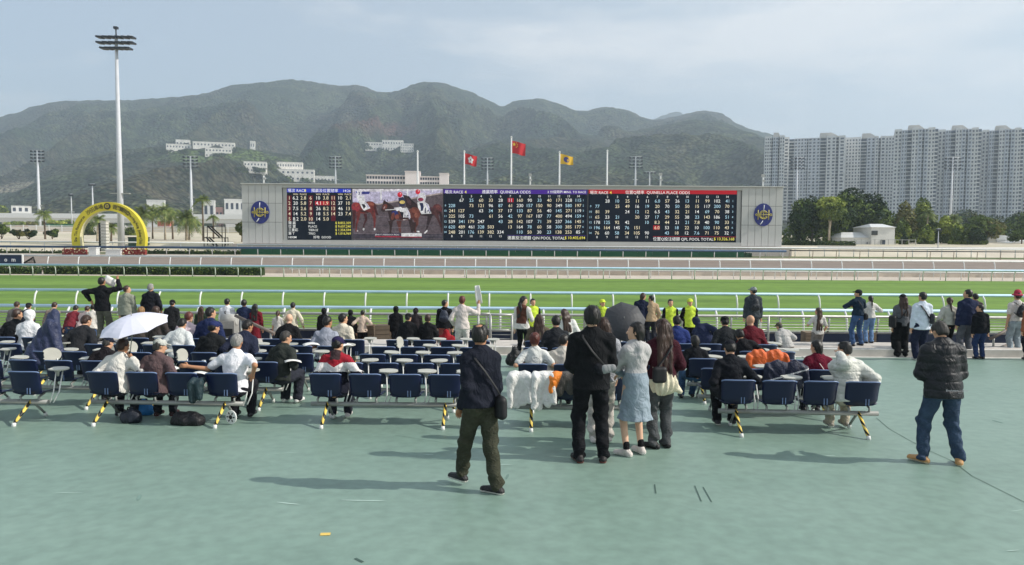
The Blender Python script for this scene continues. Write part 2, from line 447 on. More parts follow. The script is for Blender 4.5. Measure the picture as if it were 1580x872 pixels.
# forecourt slab: one sloping slab with real thickness
b = MB(); zs = lambda y: floor_z(y)
b.add([(-45, -9, zs(-9)), (45, -9, zs(-9)), (45, YE, zs(YE)), (-45, YE, zs(YE)), (-45, -9, -1.95), (45, -9, -1.95), (45, YE, -1.95), (-45, YE, -1.95)],
      [(0, 1, 2, 3), (4, 7, 6, 5), (0, 4, 5, 1), (1, 5, 6, 2), (2, 6, 7, 3), (3, 7, 4, 0)])
b.build('forecourt_floor', M_floor, kind='structure')
b = MB(); b.add([(-45, YE - .16, zs(YE - .16) + .005), (45, YE - .16, zs(YE - .16) + .005), (45, YE, zs(YE) + .005), (-45, YE, zs(YE) + .005)], [(0, 1, 2, 3)])
b.build('painted_edge_line', mat('white line paint', 'd9d9d4', .7), kind='structure')
KZ = -.585
MB().box((0, YE + .7, (KZ - 1.95) / 2), (90, 1.4, KZ + 1.95)).build('kerb', M_conc, kind='structure')
MB().box((0, YE + .05, KZ + .004), (90, .1, .008)).build('kerb_nosing', mat('kerb nosing', 'd8d5cf', .8), kind='structure')
AZ = -1.4
MB().box((0, 23.0, (AZ - 1.95) / 2), (90, 4.2, AZ + 1.95)).build('apron', ground_mat('apron concrete', '8c8880', '9c978f', (.4, .4, .4)), kind='structure')
TZ = -1.55
sheet('track_verge', -200, 200, 25.0, 28.2, TZ, TZ, M_sand)
sheet('turf_track', -260, 260, 28.2, 71.6, TZ, TZ, M_turf)
sheet('sand_strip', -260, 260, 71.6, 79.0, TZ, TZ, M_sand)
MB().box((0, 79.0, -1.4), (520, .25, .45)).build('track_kerb', M_sand, kind='structure')
sheet('dirt_track', -260, 260, 79.1, 110.0, -1.18, -0.8, M_dirt)
sheet('infield_verge', -260, 260, 110.0, 114.0, -0.8, -0.45, M_sand)
sheet('infield_berm', -260, 260, 114.0, 121, -0.45, -.35, ground_mat('berm grass', '57663a', '6d7348', (.1, .2, .1)))
# the infield slope, rising behind the arch
b = MB()
b.add([(-330, 121, -.35), (330, 121, -.35), (330, 126, 1.0), (-330, 126, 1.0), (-500, 250, 3.9), (500, 250, 3.9), (-900, 420, 4.5), (900, 420, 4.5)],
      [(0, 1, 2, 3), (3, 2, 5, 4), (4, 5, 7, 6)])
b.build('infield', M_ground, kind='structure')
# thin joints, cracks and scuffs of the floor
b = MB()
def crack(pts, wd=.008):
    w_ = [on_floor(*p) for p in pts]
    w_ = [Vector((p.x, p.y, floor_z(p.y) + .004)) for p in w_]
    for p, q in zip(w_, w_[1:]):
        d = (q - p).normalized(); s_ = Vector((-d.y, d.x, 0)) * wd
        b.add([p - s_, q - s_, q + s_, p + s_], [(0, 1, 2, 3)])
pts = [(1352, 645), (1372, 662), (1400, 678), (1432, 695), (1470, 712), (1500, 735), (1540, 755), (1600, 785)]
crack(pts, .0042)
crack([(1010, 748), (1012, 762)], .007); crack([(1072, 750), (1082, 774)], .006); crack([(1085, 752), (1098, 775)], .006)
crack([(548, 862), (560, 868)], .012); crack([(610, 672), (760, 695)], .002)
b.build('floor_cracks', mat('crack dark', '465c54', .9), kind='structure')
p = on_floor(502, 825)
b = MB(); b.box((0, 0, .003), (.085, .05, .004), rot=(0, 0, .1)).build('yellow_tape_scrap', mat('yellow tape', 'e2c064', .6), label='small scrap of yellow tape stuck on the empty green floor', cat='tape', loc=(p.x, p.y, p.z + .002))

# scuffs and stains of the painted floor, thin sheets of dried dirt
m_sc = mat('floor scuff', '6c857c', .8, .2, 3); m_lt = mat('pale scuff', 'a9c0b6', .8, .2, 3)
for k_, (m_, n_, nm) in enumerate(((m_sc, 14, 'floor_stains'), (m_lt, 34, 'floor_scuffs'))):
    b = MB(); r_ = random.Random(50 + k_)
    for i in range(n_):
        x, y = r_.uniform(-8, 8), r_.uniform(4.2, 18.5); L_ = r_.uniform(.02, .16) * (1.6 if k_ else 1); wd = r_.uniform(.004, .014) if k_ else r_.uniform(.01, .035); a_ = r_.uniform(-.5, .5) if k_ else r_.uniform(0, 3.1)
        n = 7; pts_ = [(x + L_ * math.cos(a_) * math.cos(t) - wd * math.sin(a_) * math.sin(t) + r_.uniform(-.1, .1) * wd, y + L_ * math.sin(a_) * math.cos(t) + wd * math.cos(a_) * math.sin(t)) for t in [6.283 * j / n for j in range(n)]]
        b.add([(px_, py_, floor_z(py_) + .003 + .0005 * k_) for px_, py_ in pts_], [tuple(range(n))])
    b.build(nm, m_, kind='structure')
# ---- hills
def ctl(pts, Y):
    px = np.array([p[0] for p in pts], float); z = np.array([at_depth(p[0], p[1], Y).z for p in pts])
    return px, z
def smooth_interp(x, px, z):
    n = len(px); m = np.gradient(z, px); i = np.clip(np.searchsorted(px, x) - 1, 0, n - 2)
    h = px[i + 1] - px[i]; t = np.clip((x - px[i]) / h, 0, 1)
    h00 = 2 * t ** 3 - 3 * t ** 2 + 1; h10 = t ** 3 - 2 * t ** 2 + t; h01 = -2 * t ** 3 + 3 * t ** 2; h11 = t ** 3 - t ** 2
    return h00 * z[i] + h10 * h * m[i] + h01 * z[i + 1] + h11 * h * m[i + 1]
RIDGES = [
    dict(Y=2500, foot=900, back=1500, amp=.17, seed=1, pts=[(-700, 300), (-300, 235), (-100, 205), (0, 184), (50, 166), (100, 158), (150, 155), (200, 155), (250, 151), (300, 147), (350, 136), (400, 128), (450, 122), (480, 124), (520, 132), (560, 135), (590, 141), (612, 141), (640, 131), (670, 127), (700, 135), (740, 149), (770, 162), (800, 155), (826, 152), (850, 157), (880, 168), (902, 172), (930, 165), (962, 170), (1000, 184), (1030, 181), (1062, 174), (1090, 171), (1110, 176), (1130, 190), (1150, 199), (1180, 207), (1215, 216), (1300, 250), (1500, 310), (1900, 340), (2400, 350)]),
    dict(Y=4300, foot=3400, back=900, amp=.03, seed=2, pts=[(600, 345), (900, 250), (980, 195), (1010, 180), (1030, 172), (1042, 170), (1056, 177), (1085, 195), (1150, 215), (1300, 270), (1600, 340)]),
    dict(Y=1350, foot=480, back=700, amp=.18, seed=3, pts=[(-700, 330), (-300, 310), (-100, 300), (0, 285), (60, 265), (130, 246), (200, 231), (300, 226), (380, 232), (450, 243), (520, 262), (600, 288), (680, 310), (800, 335), (1000, 350), (2000, 355)]),
    dict(Y=1750, foot=560, back=600, amp=.17, seed=4, pts=[(200, 350), (450, 320), (560, 296), (640, 264), (700, 237), (760, 219), (820, 212), (870, 215), (930, 207), (1000, 197), (1060, 187), (1100, 189), (1150, 204), (1200, 226), (1300, 262), (1500, 310), (1900, 345), (2400, 350)]),
]
for r_ in RIDGES: r_['c'] = ctl(r_['pts'], r_['Y'])
def hill_z(px, Y):
    px = np.asarray(px, float); Y = np.asarray(Y, float); X = (px - CX) / FPX * Y
    z = np.full(np.broadcast(px, Y).shape, 3.5)
    for r_ in RIDGES:
        zr = smooth_interp(px, *r_['c'])
        yr = r_['Y'] * (1 + .035 * vnoise(px / 130.0, 0 * px, seed=r_['seed']))
        zr = (zr - CAMZ) * yr / r_['Y'] + CAMZ
        tt = np.clip((Y - r_['foot']) / (yr - r_['foot']), 0, 1)
        prof = tt ** 1.25 * (1 - .12 * tt) / .88
        spur = 1 - np.abs(fbm(X / 260.0, Y / 520.0, seed=10 + r_['seed'], oct=4)) * 2.2
        mid = np.clip(4 * tt * (1 - tt), 0, 1)
        h = zr * (prof + r_['amp'] * mid * (spur - .55) * 1.7)
        tb = np.clip((Y - yr) / r_['back'], 0, 1)
        h = np.where(Y > yr, zr * (1 - tb ** 1.2), h)
        z = np.maximum(z, h)
    return z
pxs = np.arange(-420, 2010, 2.1); Ys = np.concatenate([np.geomspace(400, 1800, 190), np.geomspace(1812, 5200, 120)])
PX, YY = np.meshgrid(pxs, Ys, indexing='ij')
ZZ = hill_z(PX, YY); XX = (PX - CX) / FPX * YY
ramp = np.clip((ZZ - 6) / 40, 0, 1)
ZZ = ZZ + ramp * (3.2 * fbm(XX / 14.0, YY / 14.0, seed=40, oct=3) + 9 * fbm(XX / 70.0, YY / 90.0, seed=41, oct=3))
nI, nJ = PX.shape
V = np.stack([XX, YY, ZZ], -1).reshape(-1, 3)
ii = (np.arange(nI - 1)[:, None] * nJ + np.arange(nJ - 1)[None, :]).ravel()
F = np.stack([ii, ii + nJ, ii + nJ + 1, ii + 1], 1)
m = bpy.data.materials.new('forested hillside'); m.use_nodes = True; nt = m.node_tree; L = nt.links.new; bs = nt.nodes['Principled BSDF']
bs.inputs['Roughness'].default_value = .95; bs.inputs['Specular IOR Level'].default_value = .1
tc = nn(nt, 'ShaderNodeTexCoord')
def noise(sc, det=4, rg=.55):
    n = nn(nt, 'ShaderNodeTexNoise'); n.inputs['Scale'].default_value = sc; n.inputs['Detail'].default_value = det; n.inputs['Roughness'].default_value = rg; L(tc.outputs['Object'], n.inputs['Vector']); return n.outputs[0]
def rng(v, a, b_, c=0, d=1):
    r = nn(nt, 'ShaderNodeMapRange'); r.inputs['From Min'].default_value = a; r.inputs['From Max'].default_value = b_; r.inputs['To Min'].default_value = c; r.inputs['To Max'].default_value = d; L(v, r.inputs['Value']); return r.outputs[0]
def mixc(f, a, b_, bt='MIX'):
    x = nn(nt, 'ShaderNodeMix', data_type='RGBA'); x.blend_type = bt
    for k, v in (('Factor', f), ('A', a), ('B', b_)):
        if isinstance(v, tuple) or isinstance(v, (int, float)): x.inputs[k].default_value = v
        else: L(v, x.inputs[k])
    return x.outputs['Result']
c = mixc(rng(noise(.006, 5), .42, .6), lin('3d4e34'), lin('646c4a'))
c = mixc(rng(noise(.0032, 4), .46, .62), c, lin('5f5a48'))
c = mixc(rng(noise(.035, 5, .75), .38, .60), c, lin('1f2e1e'))
at = nn(nt, 'ShaderNodeAttribute'); at.attribute_name = 'patch'
sx = nn(nt, 'ShaderNodeSeparateColor'); L(at.outputs['Color'], sx.inputs[0])
c = mixc(sx.outputs[0], c, lin('73504a')); c = mixc(sx.outputs[1], c, lin('a49a85')); c = mixc(sx.outputs[2], c, lin('667a3c'))
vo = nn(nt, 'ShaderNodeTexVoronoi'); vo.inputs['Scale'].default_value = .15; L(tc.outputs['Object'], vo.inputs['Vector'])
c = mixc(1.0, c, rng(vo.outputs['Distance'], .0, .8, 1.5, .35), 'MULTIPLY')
L(c, bs.inputs['Base Color'])
bp = nn(nt, 'ShaderNodeBump'); bp.inputs['Strength'].default_value = 1.0; bp.inputs['Distance'].default_value = 9.0
L(rng(vo.outputs['Distance'], 0, 1, 1, 0), bp.inputs['Height']); L(bp.outputs[0], bs.inputs['Normal'])
me = npmesh('hills', V, F, [m], None, True)
# natural patches of scrub (reddish), bare slope (pale) and lawn, laid on the hillside by place
def blob(cx, cy, rx, ry, seed):
    """soft patch centred on the hillside spot seen at pixel cx, cy"""
    q = hill_hit(cx, cy); d = ((V[:, 0] - q.x) / rx) ** 2 + ((V[:, 2] - q.z) / ry) ** 2 + ((V[:, 1] - q.y) / 420) ** 2
    n_ = fbm(V[:, 0] / 60, V[:, 1] / 60, V[:, 2] / 60, seed=seed)
    return np.clip(1.4 - d - n_ * 1.6, 0, 1)
def hill_hit(px, py):
    ys = np.geomspace(420, 4300, 900); d = ray(px, py)
    z = CAMZ + d.z / d.y * ys; h = hill_z(np.full_like(ys, px), ys)
    i = int(np.argmax(h >= z)); Y = ys[i] if (h >= z).any() else 2400.0
    return at_depth(px, py, Y)
A = np.zeros((len(V), 4), dtype=np.float32); A[:, 3] = 1
A[:, 0] = np.clip(.6 * (blob(545, 185, 80, 26, 3) + blob(615, 198, 50, 22, 5)), 0, .75)
A[:, 1] = np.clip(blob(22, 288, 46, 9, 6), 0, .8)
A[:, 2] = np.clip(blob(330, 240, 110, 12, 8), 0, .8)
ca = me.color_attributes.new('patch', 'FLOAT_COLOR', 'POINT'); ca.data.foreach_set('color', A.ravel())
tag(link('hills', me), kind='structure')
print('terrain', round(time.time() - T0, 1))
# ================================================================== foliage
def leaf_m(key, c1, c2):
    return mat(key, c1, .8, .25, .35, col2=c2, spec=.15, detail=2)
M_bark = mat('bark', '6b5d4d', .95, .3, 4, bump=.5)
M_palebark = mat('pale bark', 'a79a86', .95, .25, 2, bump=.5)
M_dkleaf = leaf_m('dark leaves', '26361c', '3b4e2f'); M_midleaf = leaf_m('mid green leaves', '4a5c2c', '6a7a3e')
M_ltleaf = leaf_m('light green leaves', '7f9040', 'a0a951'); M_olive = leaf_m('olive leaves', '6b6a3c', '84804c')
def leaves(lobes, n, size, seed, mi_fn=None, flat=.6, drop=0.0):
    """n leaf-clump quads spread through ellipsoid lobes [(cx,cy,cz,rx,ry,rz)]; returns V,F"""
    r = np.random.RandomState(seed)
    vol = np.array([l[3] * l[4] * l[5] for l in lobes]) ** .7; li = r.choice(len(lobes), n, p=vol / vol.sum())
    Lb = np.array(lobes)[li]
    d = r.normal(size=(n, 3)); d /= np.linalg.norm(d, axis=1, keepdims=True)
    rad = r.uniform(.55, 1.0, n) ** .6
    rad *= 1 + .22 * vnoise(d[:, 0] * 3 + li, d[:, 1] * 3, d[:, 2] * 3, seed)
    C = Lb[:, :3] + d * Lb[:, 3:6] * rad[:, None]
    nrm = d * .6 + r.normal(size=(n, 3)) * .6 + np.array([0, 0, .35]); nrm /= np.linalg.norm(nrm, axis=1, keepdims=True)
    a = np.cross(nrm, r.normal(size=(n, 3))); a /= np.linalg.norm(a, axis=1, keepdims=True) + 1e-9; b_ = np.cross(nrm, a)
    s = size * r.uniform(.55, 1.35, n)[:, None]
    Vv = np.stack([C - a * s, C - b_ * s * flat, C + a * s, C + b_ * s * flat], 1).reshape(-1, 3)
    return Vv, np.arange(4 * n).reshape(n, 4), li, C
def tree(loc, lobes, n, size, seed, mats, label, trunk=(.25, None), bark=None, group='trees beside the white house', name='broadleaf_tree', limbs=4):
    t = empty(name, loc, 0, label, 'tree', group)
    top = max(l[2] for l in lobes) if trunk[1] is None else trunk[1]
    r = random.Random(seed); b = MB()
    zc = sum(l[2] for l in lobes) / len(lobes)
    b.tube([(0, 0, -.6), (r.uniform(-.1, .1), 0, zc * .35), (r.uniform(-.3, .3), r.uniform(-.2, .2), zc * .75)], [trunk[0] * 1.2, trunk[0], trunk[0] * .7], 7)
    for l in sorted(lobes, key=lambda q: r.random())[:max(limbs, 2)]:
        z0 = zc * r.uniform(.3, .6)
        b.tube([(0, 0, z0), (l[0] * .5, l[1] * .5, (z0 + l[2]) / 2 * .98), (l[0], l[1], l[2])], [trunk[0] * .55, trunk[0] * .4, trunk[0] * .15], 5)
    b.build('trunk', bark or M_bark, t)
    Vv, Ff, li, C = leaves(lobes, n, size, seed)
    mi = (np.random.RandomState(seed).rand(len(Ff)) + .25 * vnoise(C[:, 0] * .6, C[:, 1] * .6, C[:, 2] * .6, seed) > .62).astype(int) if len(mats) > 1 else None
    link('crown', npmesh('crown', Vv, Ff, mats, mi), t)
    return t
def rlobes(cx, cz, w_, h_, k, seed, dy=None, low=False):
    r = random.Random(seed); o = []
    for i in range(k):
        a = r.uniform(0, 6.28); q = r.uniform(.15, .75)
        rr = r.uniform(.28, .45)
        o.append((cx + math.cos(a) * q * w_, math.sin(a * 1.7) * .5 * (dy or w_), cz + math.sin(a) * q * h_, w_ * rr, w_ * rr, h_ * rr * 1.05))
    o.append((cx, 0, cz, w_ * .6, w_ * .55, h_ * .6))
    if low:
        for q in (-.6, -.2, .25, .62): o.append((cx + q * w_, r.uniform(-.3, .3) * w_, cz - h_ * .62, w_ * .32, w_ * .3, h_ * .36))
    return o
def tree_at(px0, px1, ytop, ybase, Y, seed, mats, label, n=2600, size=.42, k=9, crown_from=.12, **kw):
    b0 = at_depth((px0 + px1) / 2, ybase, Y); t0 = at_depth((px0 + px1) / 2, ytop, Y)
    W = (px1 - px0) / FPX * Y / 2; H = t0.z - b0.z
    cz = H * (1 + crown_from) / 2; hh = H * (1 - crown_from) / 2
    return tree((b0.x, Y, b0.z), rlobes(0, cz, W, hh, k, seed, low=crown_from < .11), n, size, seed, mats, label, trunk=(max(.12, H * .022), None), **kw)
def palm(px, ytop, ybase, Y, seed, label, fr=2.6, nfr=28, tr=.16, group='palm trees behind the yellow arch', mats=None):
    b0 = at_depth(px, ybase, Y); H = at_depth(px, ytop, Y).z - b0.z - fr * .45; r = random.Random(seed)
    t = empty('palm_tree', b0, r.uniform(0, 6), label, 'palm tree', group)
    b = MB(); lx = r.uniform(-.3, .3)
    b.tube([(0, 0, -.3), (lx * .3, 0, H * .4), (lx * .8, .1, H * .8), (lx, .1, H)], [tr * 1.5, tr * 1.05, tr * .85, tr * .8], 8)
    b.build('trunk', M_palebark if seed % 2 else M_bark, t)
    c = MB(); rn = np.random.RandomState(seed)
    for i in range(nfr):
        a = i * 2.399 + r.uniform(-.2, .2); el = r.uniform(-.35, 1.15); Lf = fr * r.uniform(.85, 1.1)
        dx, dy = math.cos(a), math.sin(a); pts = []
        for s_ in range(7):
            u = s_ / 6; q = Lf * u
            pts.append(Vector((lx + dx * q * math.cos(el) * (1 - .12 * u), .1 + dy * q * math.cos(el) * (1 - .12 * u), H + q * math.sin(el) - Lf * .55 * u * u * (1.1 - .3 * el))))
        sd = Vector((-dy, dx, 0))
        for s_ in range(6):
            p, q = pts[s_], pts[s_ + 1]
            for sg in (-1, 1):
                for v in (0.0, .5):
                    pp = p.lerp(q, v); wl = fr * .34 * math.sin(math.pi * min(.95, (s_ + v + .6) / 6.6)) + .05
                    e = pp + sd * sg * wl * .8 + Vector((0, 0, -wl * .55)) + (q - p) * .6
                    c.add([pp, pp + (q - p) * .38, e], [(0, 1, 2) if sg > 0 else (0, 2, 1)], (i + s_) % 2)
        c.tube(pts, [.035, .03, .03, .02, .02, .015, .01], 3, 0)
    c.build('fronds', mats or [mat('palm frond green', '5c6f35', .6, .2, 2), mat('palm frond olive', '7f8746', .6, .2, 2)], t)
    return t
# trees right of the board
tree_at(1206, 1300, 296, 380, 158, 11, [M_dkleaf, M_midleaf], 'big dark green tree directly right of the grey scoreboard', n=12000, size=.34, k=16, crown_from=.03)
tree_at(1262, 1372, 292, 380, 164, 12, [M_dkleaf, M_midleaf], 'big dark green tree behind the white house roof', n=13000, size=.34, k=18, crown_from=.03)
tree_at(1240, 1318, 302, 378, 152, 13, [M_ltleaf, M_midleaf], 'tree with bright yellow-green top and forked pale trunk in front of the dark trees', n=3000, size=.3, k=7, crown_from=.35, bark=M_palebark, limbs=6)
tree_at(1368, 1420, 312, 380, 165, 14, [M_olive, M_midleaf], 'loose olive-green tree just right of the white house', n=6200, size=.3, k=10, crown_from=.05)
tree_at(1400, 1448, 308, 380, 170, 15, [M_midleaf, M_ltleaf], 'tall light green tree with a bright crown behind the street lamp', n=6200, size=.3, k=11, crown_from=.05)
tree_at(1436, 1484, 328, 380, 160, 16, [M_ltleaf, M_midleaf], 'yellow-green drooping tree beside the dark round bush', n=5200, size=.3, k=9, crown_from=.05)
tree_at(1480, 1550, 332, 372, 172, 17, [M_midleaf, M_olive], 'wide domed tree with a pale flowering top by the white tents', n=7200, size=.3, k=12, crown_from=.05)
tree_at(1488, 1526, 350, 380, 152, 18, [M_dkleaf, M_midleaf], 'dark round bush in front of the domed tree', n=2600, size=.26, k=6, name='bush', crown_from=.03)
tree_at(1552, 1600, 348, 378, 160, 19, [M_midleaf, M_dkleaf], 'low green tree at the right end in front of the white tents', n=2600, size=.26, k=7)
tree_at(1525, 1660, 322, 378, 205, 20, [M_dkleaf, M_midleaf], 'dark far tree mass behind the white tents at the right end', n=6500, size=.42, k=12, crown_from=.02)
tree_at(1440, 1540, 318, 372, 290, 21, [M_dkleaf, M_olive], 'distant dull green trees at the foot of the towers', n=5000, size=.5, k=10, crown_from=.02)
tree_at(1340, 1420, 330, 372, 240, 26, [M_midleaf, M_dkleaf], 'distant green tree showing behind the white house', n=4000, size=.5, k=9, crown_from=.02)
tree_at(1388, 1402, 358, 380, 150, 22, [M_dkleaf, M_midleaf], 'small dark shrub beside the white house wall', n=900, size=.22, k=5, name='bush', crown_from=.03)
tree_at(1376, 1404, 336, 384, 156, 27, [M_midleaf, M_ltleaf], 'small fresh green tree right beside the white house block', n=2600, size=.26, k=8, crown_from=.05)
tree_at(1412, 1440, 344, 384, 154, 28, [M_ltleaf, M_midleaf], 'low yellow-green tree below the tall light green tree', n=2400, size=.26, k=8, crown_from=.05)
tree_at(1462, 1492, 348, 384, 153, 29, [M_midleaf, M_ltleaf], 'low green tree left of the dark round bush', n=2400, size=.26, k=8, crown_from=.05)
palm(1428, 322, 380, 158, 23, 'palm tree standing among the light green trees at right', group='palm trees at right', fr=2.2)
palm(1470, 330, 380, 165, 24, 'palm tree leaning above the domed tree at right', group='palm trees at right', fr=2.2)
# hedge right of the board
def hedge(px0, px1, ytop, ybot, Y, dep, seed, label, dens=500, mats=None, size=.16, cat='hedge'):
    a = at_depth(px0, ybot, Y); c = at_depth(px1, ybot, Y); h = at_depth((px0 + px1) / 2, ytop, Y).z - at_depth((px0 + px1) / 2, ybot, Y).z
    W = c.x - a.x; r = np.random.RandomState(seed)
    o = empty('hedge', ((a.x + c.x) / 2, Y, (a.z + c.z) / 2), 0, label, cat)
    n = int(dens * W * h / 4)
    x = r.uniform(-W / 2, W / 2, n); f = r.rand(n)
    yy = np.where(f < .55, -dep / 2 + r.uniform(-.08, .12, n), r.uniform(-dep / 2, dep / 2, n)); z = np.where(f < .55, r.uniform(0, h, n), h + r.uniform(-.15, .06, n)) + .12 * vnoise(x * 1.5, yy, seed=seed) * h
    C = np.stack([x, yy, z], 1); d = r.normal(size=(n, 3)); d /= np.linalg.norm(d, axis=1, keepdims=True)
    a_ = np.cross(d, r.normal(size=(n, 3))); a_ /= np.linalg.norm(a_, axis=1, keepdims=True); b_ = np.cross(d, a_); s = size * r.uniform(.6, 1.3, n)[:, None]
    Vv = np.stack([C - a_ * s, C - b_ * s * .6, C + a_ * s, C + b_ * s * .6], 1).reshape(-1, 3)
    mats = mats or [M_dkleaf, M_midleaf]
    link('foliage', npmesh('foliage', Vv, np.arange(4 * n).reshape(n, 4), mats, (r.rand(n) > .6).astype(int)), o)
    MB().box((0, 0, h * .42), (W - .15, dep * .7, h * .84)).build('branches', mats[0], o)
    return o
hedge(1206, 1318, 372.5, 384, 140, 1.5, 31, 'low clipped green hedge right of the scoreboard under the big dark trees')
hedge(-60, 62, 411, 429, 74.2, 1.2, 32, 'dark hedge at the left end of the turf track rail', size=.12)
hedge(70, 408, 411.5, 428, 74.2, 1.2, 33, 'long dark hedge behind the turf track rail below the arch', size=.12, dens=650)
print('trees', round(time.time() - T0, 1))
# ================================================================== rails and fences
M_white = mat('white paint', 'dcdcda', .55, .05, 3); M_blue = mat('pale blue rail plastic', 'b9d6ea', .45, .06, 1.5)
M_dkblue = mat('dark blue rail', '35506f', .5, .1, 2); M_silver = mat('brushed steel', 'b4b4b0', .45, .08, 6, metal=.3)
M_black = mat('black rubber', '17181a', .7); M_navy = mat('navy hoarding', '27324a', .6, .15, 2)
def rail(name, Y, zt, zb, x0, x1, sp, lean, mr, mp_, label, cat='railing', rr=.07, rp=.035, curve=True, flat=1.0, extra=None, off=0.0, group=None):
    t = empty(name, (0, Y, zb), 0, label, cat, group)
    h = zt - zb
    MB().tube([(x0, lean, h), (x1, lean, h)], rr, 8, flat=flat).build('top_rail', mr, t)
    me = MB().tube([(0, 0, 0), (0, 0, h * .6), (0, lean * .35, h * .84), (0, lean, h)] if curve else [(0, 0, 0), (0, lean, h)], rp, 6).mesh('post', [mp_])
    n = int((x1 - x0) / sp)
    for i in range(n + 1): link('post', me, t, (x0 + off + i * sp, 0, 0))
    if extra: extra(t, h)
    return t
rail('running_rail', 36, 2.3 - 84.5 / 31.7, TZ, -36, 36, 2.02, .27, M_blue, M_white, 'pale blue topped running rail on the near edge of the turf track, the higher one', rr=.075, rp=.045, off=.55)
rail('running_rail', 29.2, 2.3 - 109.5 / 39.1, TZ, -30, 30, 1.72, .25, M_blue, M_white, 'lower pale blue running rail just behind the silver crowd barrier', rr=.07, rp=.045, off=.3)
rail('running_rail', 71.2, 2.3 - 45 / 16.05, TZ, -62, 62, 2.2, -.28, M_blue, M_white, 'pale blue running rail along the far edge of the turf track', rr=.11, rp=.05, off=.4)
rail('running_rail', 73.2, 2.3 - 48 / 15.6, TZ, -22, 60, 2.05, -.2, M_white, M_white, 'thin white second rail right behind the far turf rail', rr=.05, rp=.04, off=.9)
rail('running_rail', 78.6, 2.3 - 31 / 14.5, TZ, -70, 70, 3.25, .3, M_white, M_white, 'white gooseneck rail on the near edge of the brown dirt track', rr=.11, rp=.06, off=1.1)
rail('running_rail', 113.5, 2.3 - 17 / 10.05, -.5, -88, 42, 3.5, -.1, M_dkblue, M_white, 'dark blue topped rail on the far edge of the dirt track below the scoreboard', rr=.17, rp=.07, curve=False)
rail('running_rail', 113.5, 2.3 - 16 / 10.05, -.5, 42.5, 90, 3.6, -.1, M_black, M_palebark, 'dark topped rail on the far edge of the dirt track below the trees', rr=.08, rp=.06, curve=False)
rail('running_rail', 118.5, 2.3 - 12.3 / 9.63, -.4, -44, 88, 2.35, 0, M_white, M_white, 'white rail at the foot of the scoreboard behind the flower bed', rr=.14, rp=.07, curve=False)
rail('running_rail', 119.5, 2.3 - 9.6 / 9.5, -.4, -92, -45, 5.5, 0, M_white, M_white, 'white rail below the yellow arch', rr=.12, rp=.06, curve=False)
rail('running_rail', 126, 2.3 - 10 / 9, 1.0, 52, 100, 4.2, 0, M_white, M_white, 'thin white rail in front of the white house and tents', rr=.09, rp=.05, curve=False)
# low navy wall with silver barrier
t = empty('barrier_wall', (0, 25, AZ), 0, 'low navy blue wall between the crowd and the running rails', 'wall')
zw = 2.3 - 143.5 / 45.6 - AZ
x = -26.0
while x < 26:
    wdt = 2.4
    MB().box((x + wdt / 2, 0, zw / 2), (wdt - .02, .16, zw)).build('panel', M_navy, t); x += wdt
MB().box((0, 0, zw + .02), (52, .24, .05)).build('coping', mat('grey coping', '8d8c8a', .8), t)
t = empty('crowd_barrier', (0, 24.8, AZ + zw + .045), 0, 'silver crowd barrier of thin horizontal bars standing on the navy wall', 'railing')
hb = .54
MB().tube([(-26, 0, hb), (26, 0, hb)], .045, 8).build('top_rail', M_silver, t)
mw_ = MB().tube([(-26, 0, 0), (26, 0, 0)], .012, 5).mesh('bar', [M_silver])
for i in range(5): link('bar', mw_, t, (0, 0, .07 + i * .09))
mp2 = MB().tube([(0, .1, 0), (0, .02, hb * .5), (0, 0, hb)], [.04, .035, .035], 6).mesh('post', [M_silver])
for i in range(32): link('post', mp2, t, (-25.6 + i * 1.65, 0, 0))
# silver gate frames by the opening in the barrier
def gate(pxa, pxb, yt, yb, Y, label):
    a = at_depth(pxa, yb, Y); c = at_depth(pxb, yt, Y); W = c.x - a.x; H = c.z - a.z
    g = empty('steel_gate', ((a.x + c.x) / 2, Y, a.z), 0, label, 'gate', 'steel gates in the barrier')
    f = MB()
    for x in (-W / 2, W / 2): f.tube([(x, 0, 0), (x, 0, H)], .035, 6)
    for z in (.05, H * .5, H): f.tube([(-W / 2, 0, z), (W / 2, 0, z)], .03, 6)
    f.build('gate_frame', M_silver, g)
    mm = MB().tube([(-W / 2, 0, 0), (W / 2, 0, 0)], .01, 4).mesh('bar', [M_silver])
    for i in range(7): link('bar', mm, g, (0, 0, .08 + i * H / 7.5))
    return g
gate(757, 790, 486, 533, 22.6, 'steel gate with mesh bars just left of the woman in the brown waistcoat')
gate(738, 756, 484, 532, 23.0, 'narrow steel gate behind the arm of the person in the white sweater vest')
gate(1158, 1186, 488, 530, 23.2, 'steel gate panel behind the man in the white puffer jacket seated on the kerb')
def brown_box(pxa, pxb, yt, yb, Y, label, m, name='crate', cat='crate'):
    a = at_depth(pxa, yb, Y); c = at_depth(pxb, yt, Y); W = c.x - a.x; H = c.z - a.z
    o = empty(name, ((a.x + c.x) / 2, Y, a.z), 0, label, cat); n = 4
    pl = MB().box((0, 0, 0), (W, .05, H / n - .015)).mesh('plank', [m])
    MB().box((0, .25, H / 2), (W - .04, .45, H - .02)).build('box', m, o)
    for i in range(n): link('plank', pl, o, (0, 0, H / n * (i + .5)))
    return o
M_brown = mat('brown boards', '7a6a58', .85, .2, 4)
brown_box(578, 601, 502, 530, 23.5, 'brown boarded planter box behind the white kerb, left of the black-hooded pair', M_brown, 'planter_box', 'planter')
brown_box(540, 576, 502, 530, 23.8, 'brown boarded planter box beside the person in the beige shirt', M_brown, 'planter_box', 'planter')
brown_box(1243, 1262, 513, 534, 23.8, 'small brown box against the navy wall behind the girl with the printed bag', M_brown, 'planter_box', 'planter')
brown_box(1336, 1352, 513, 534, 23.8, 'small brown box behind the legs of the girl in the white top', M_brown, 'planter_box', 'planter')
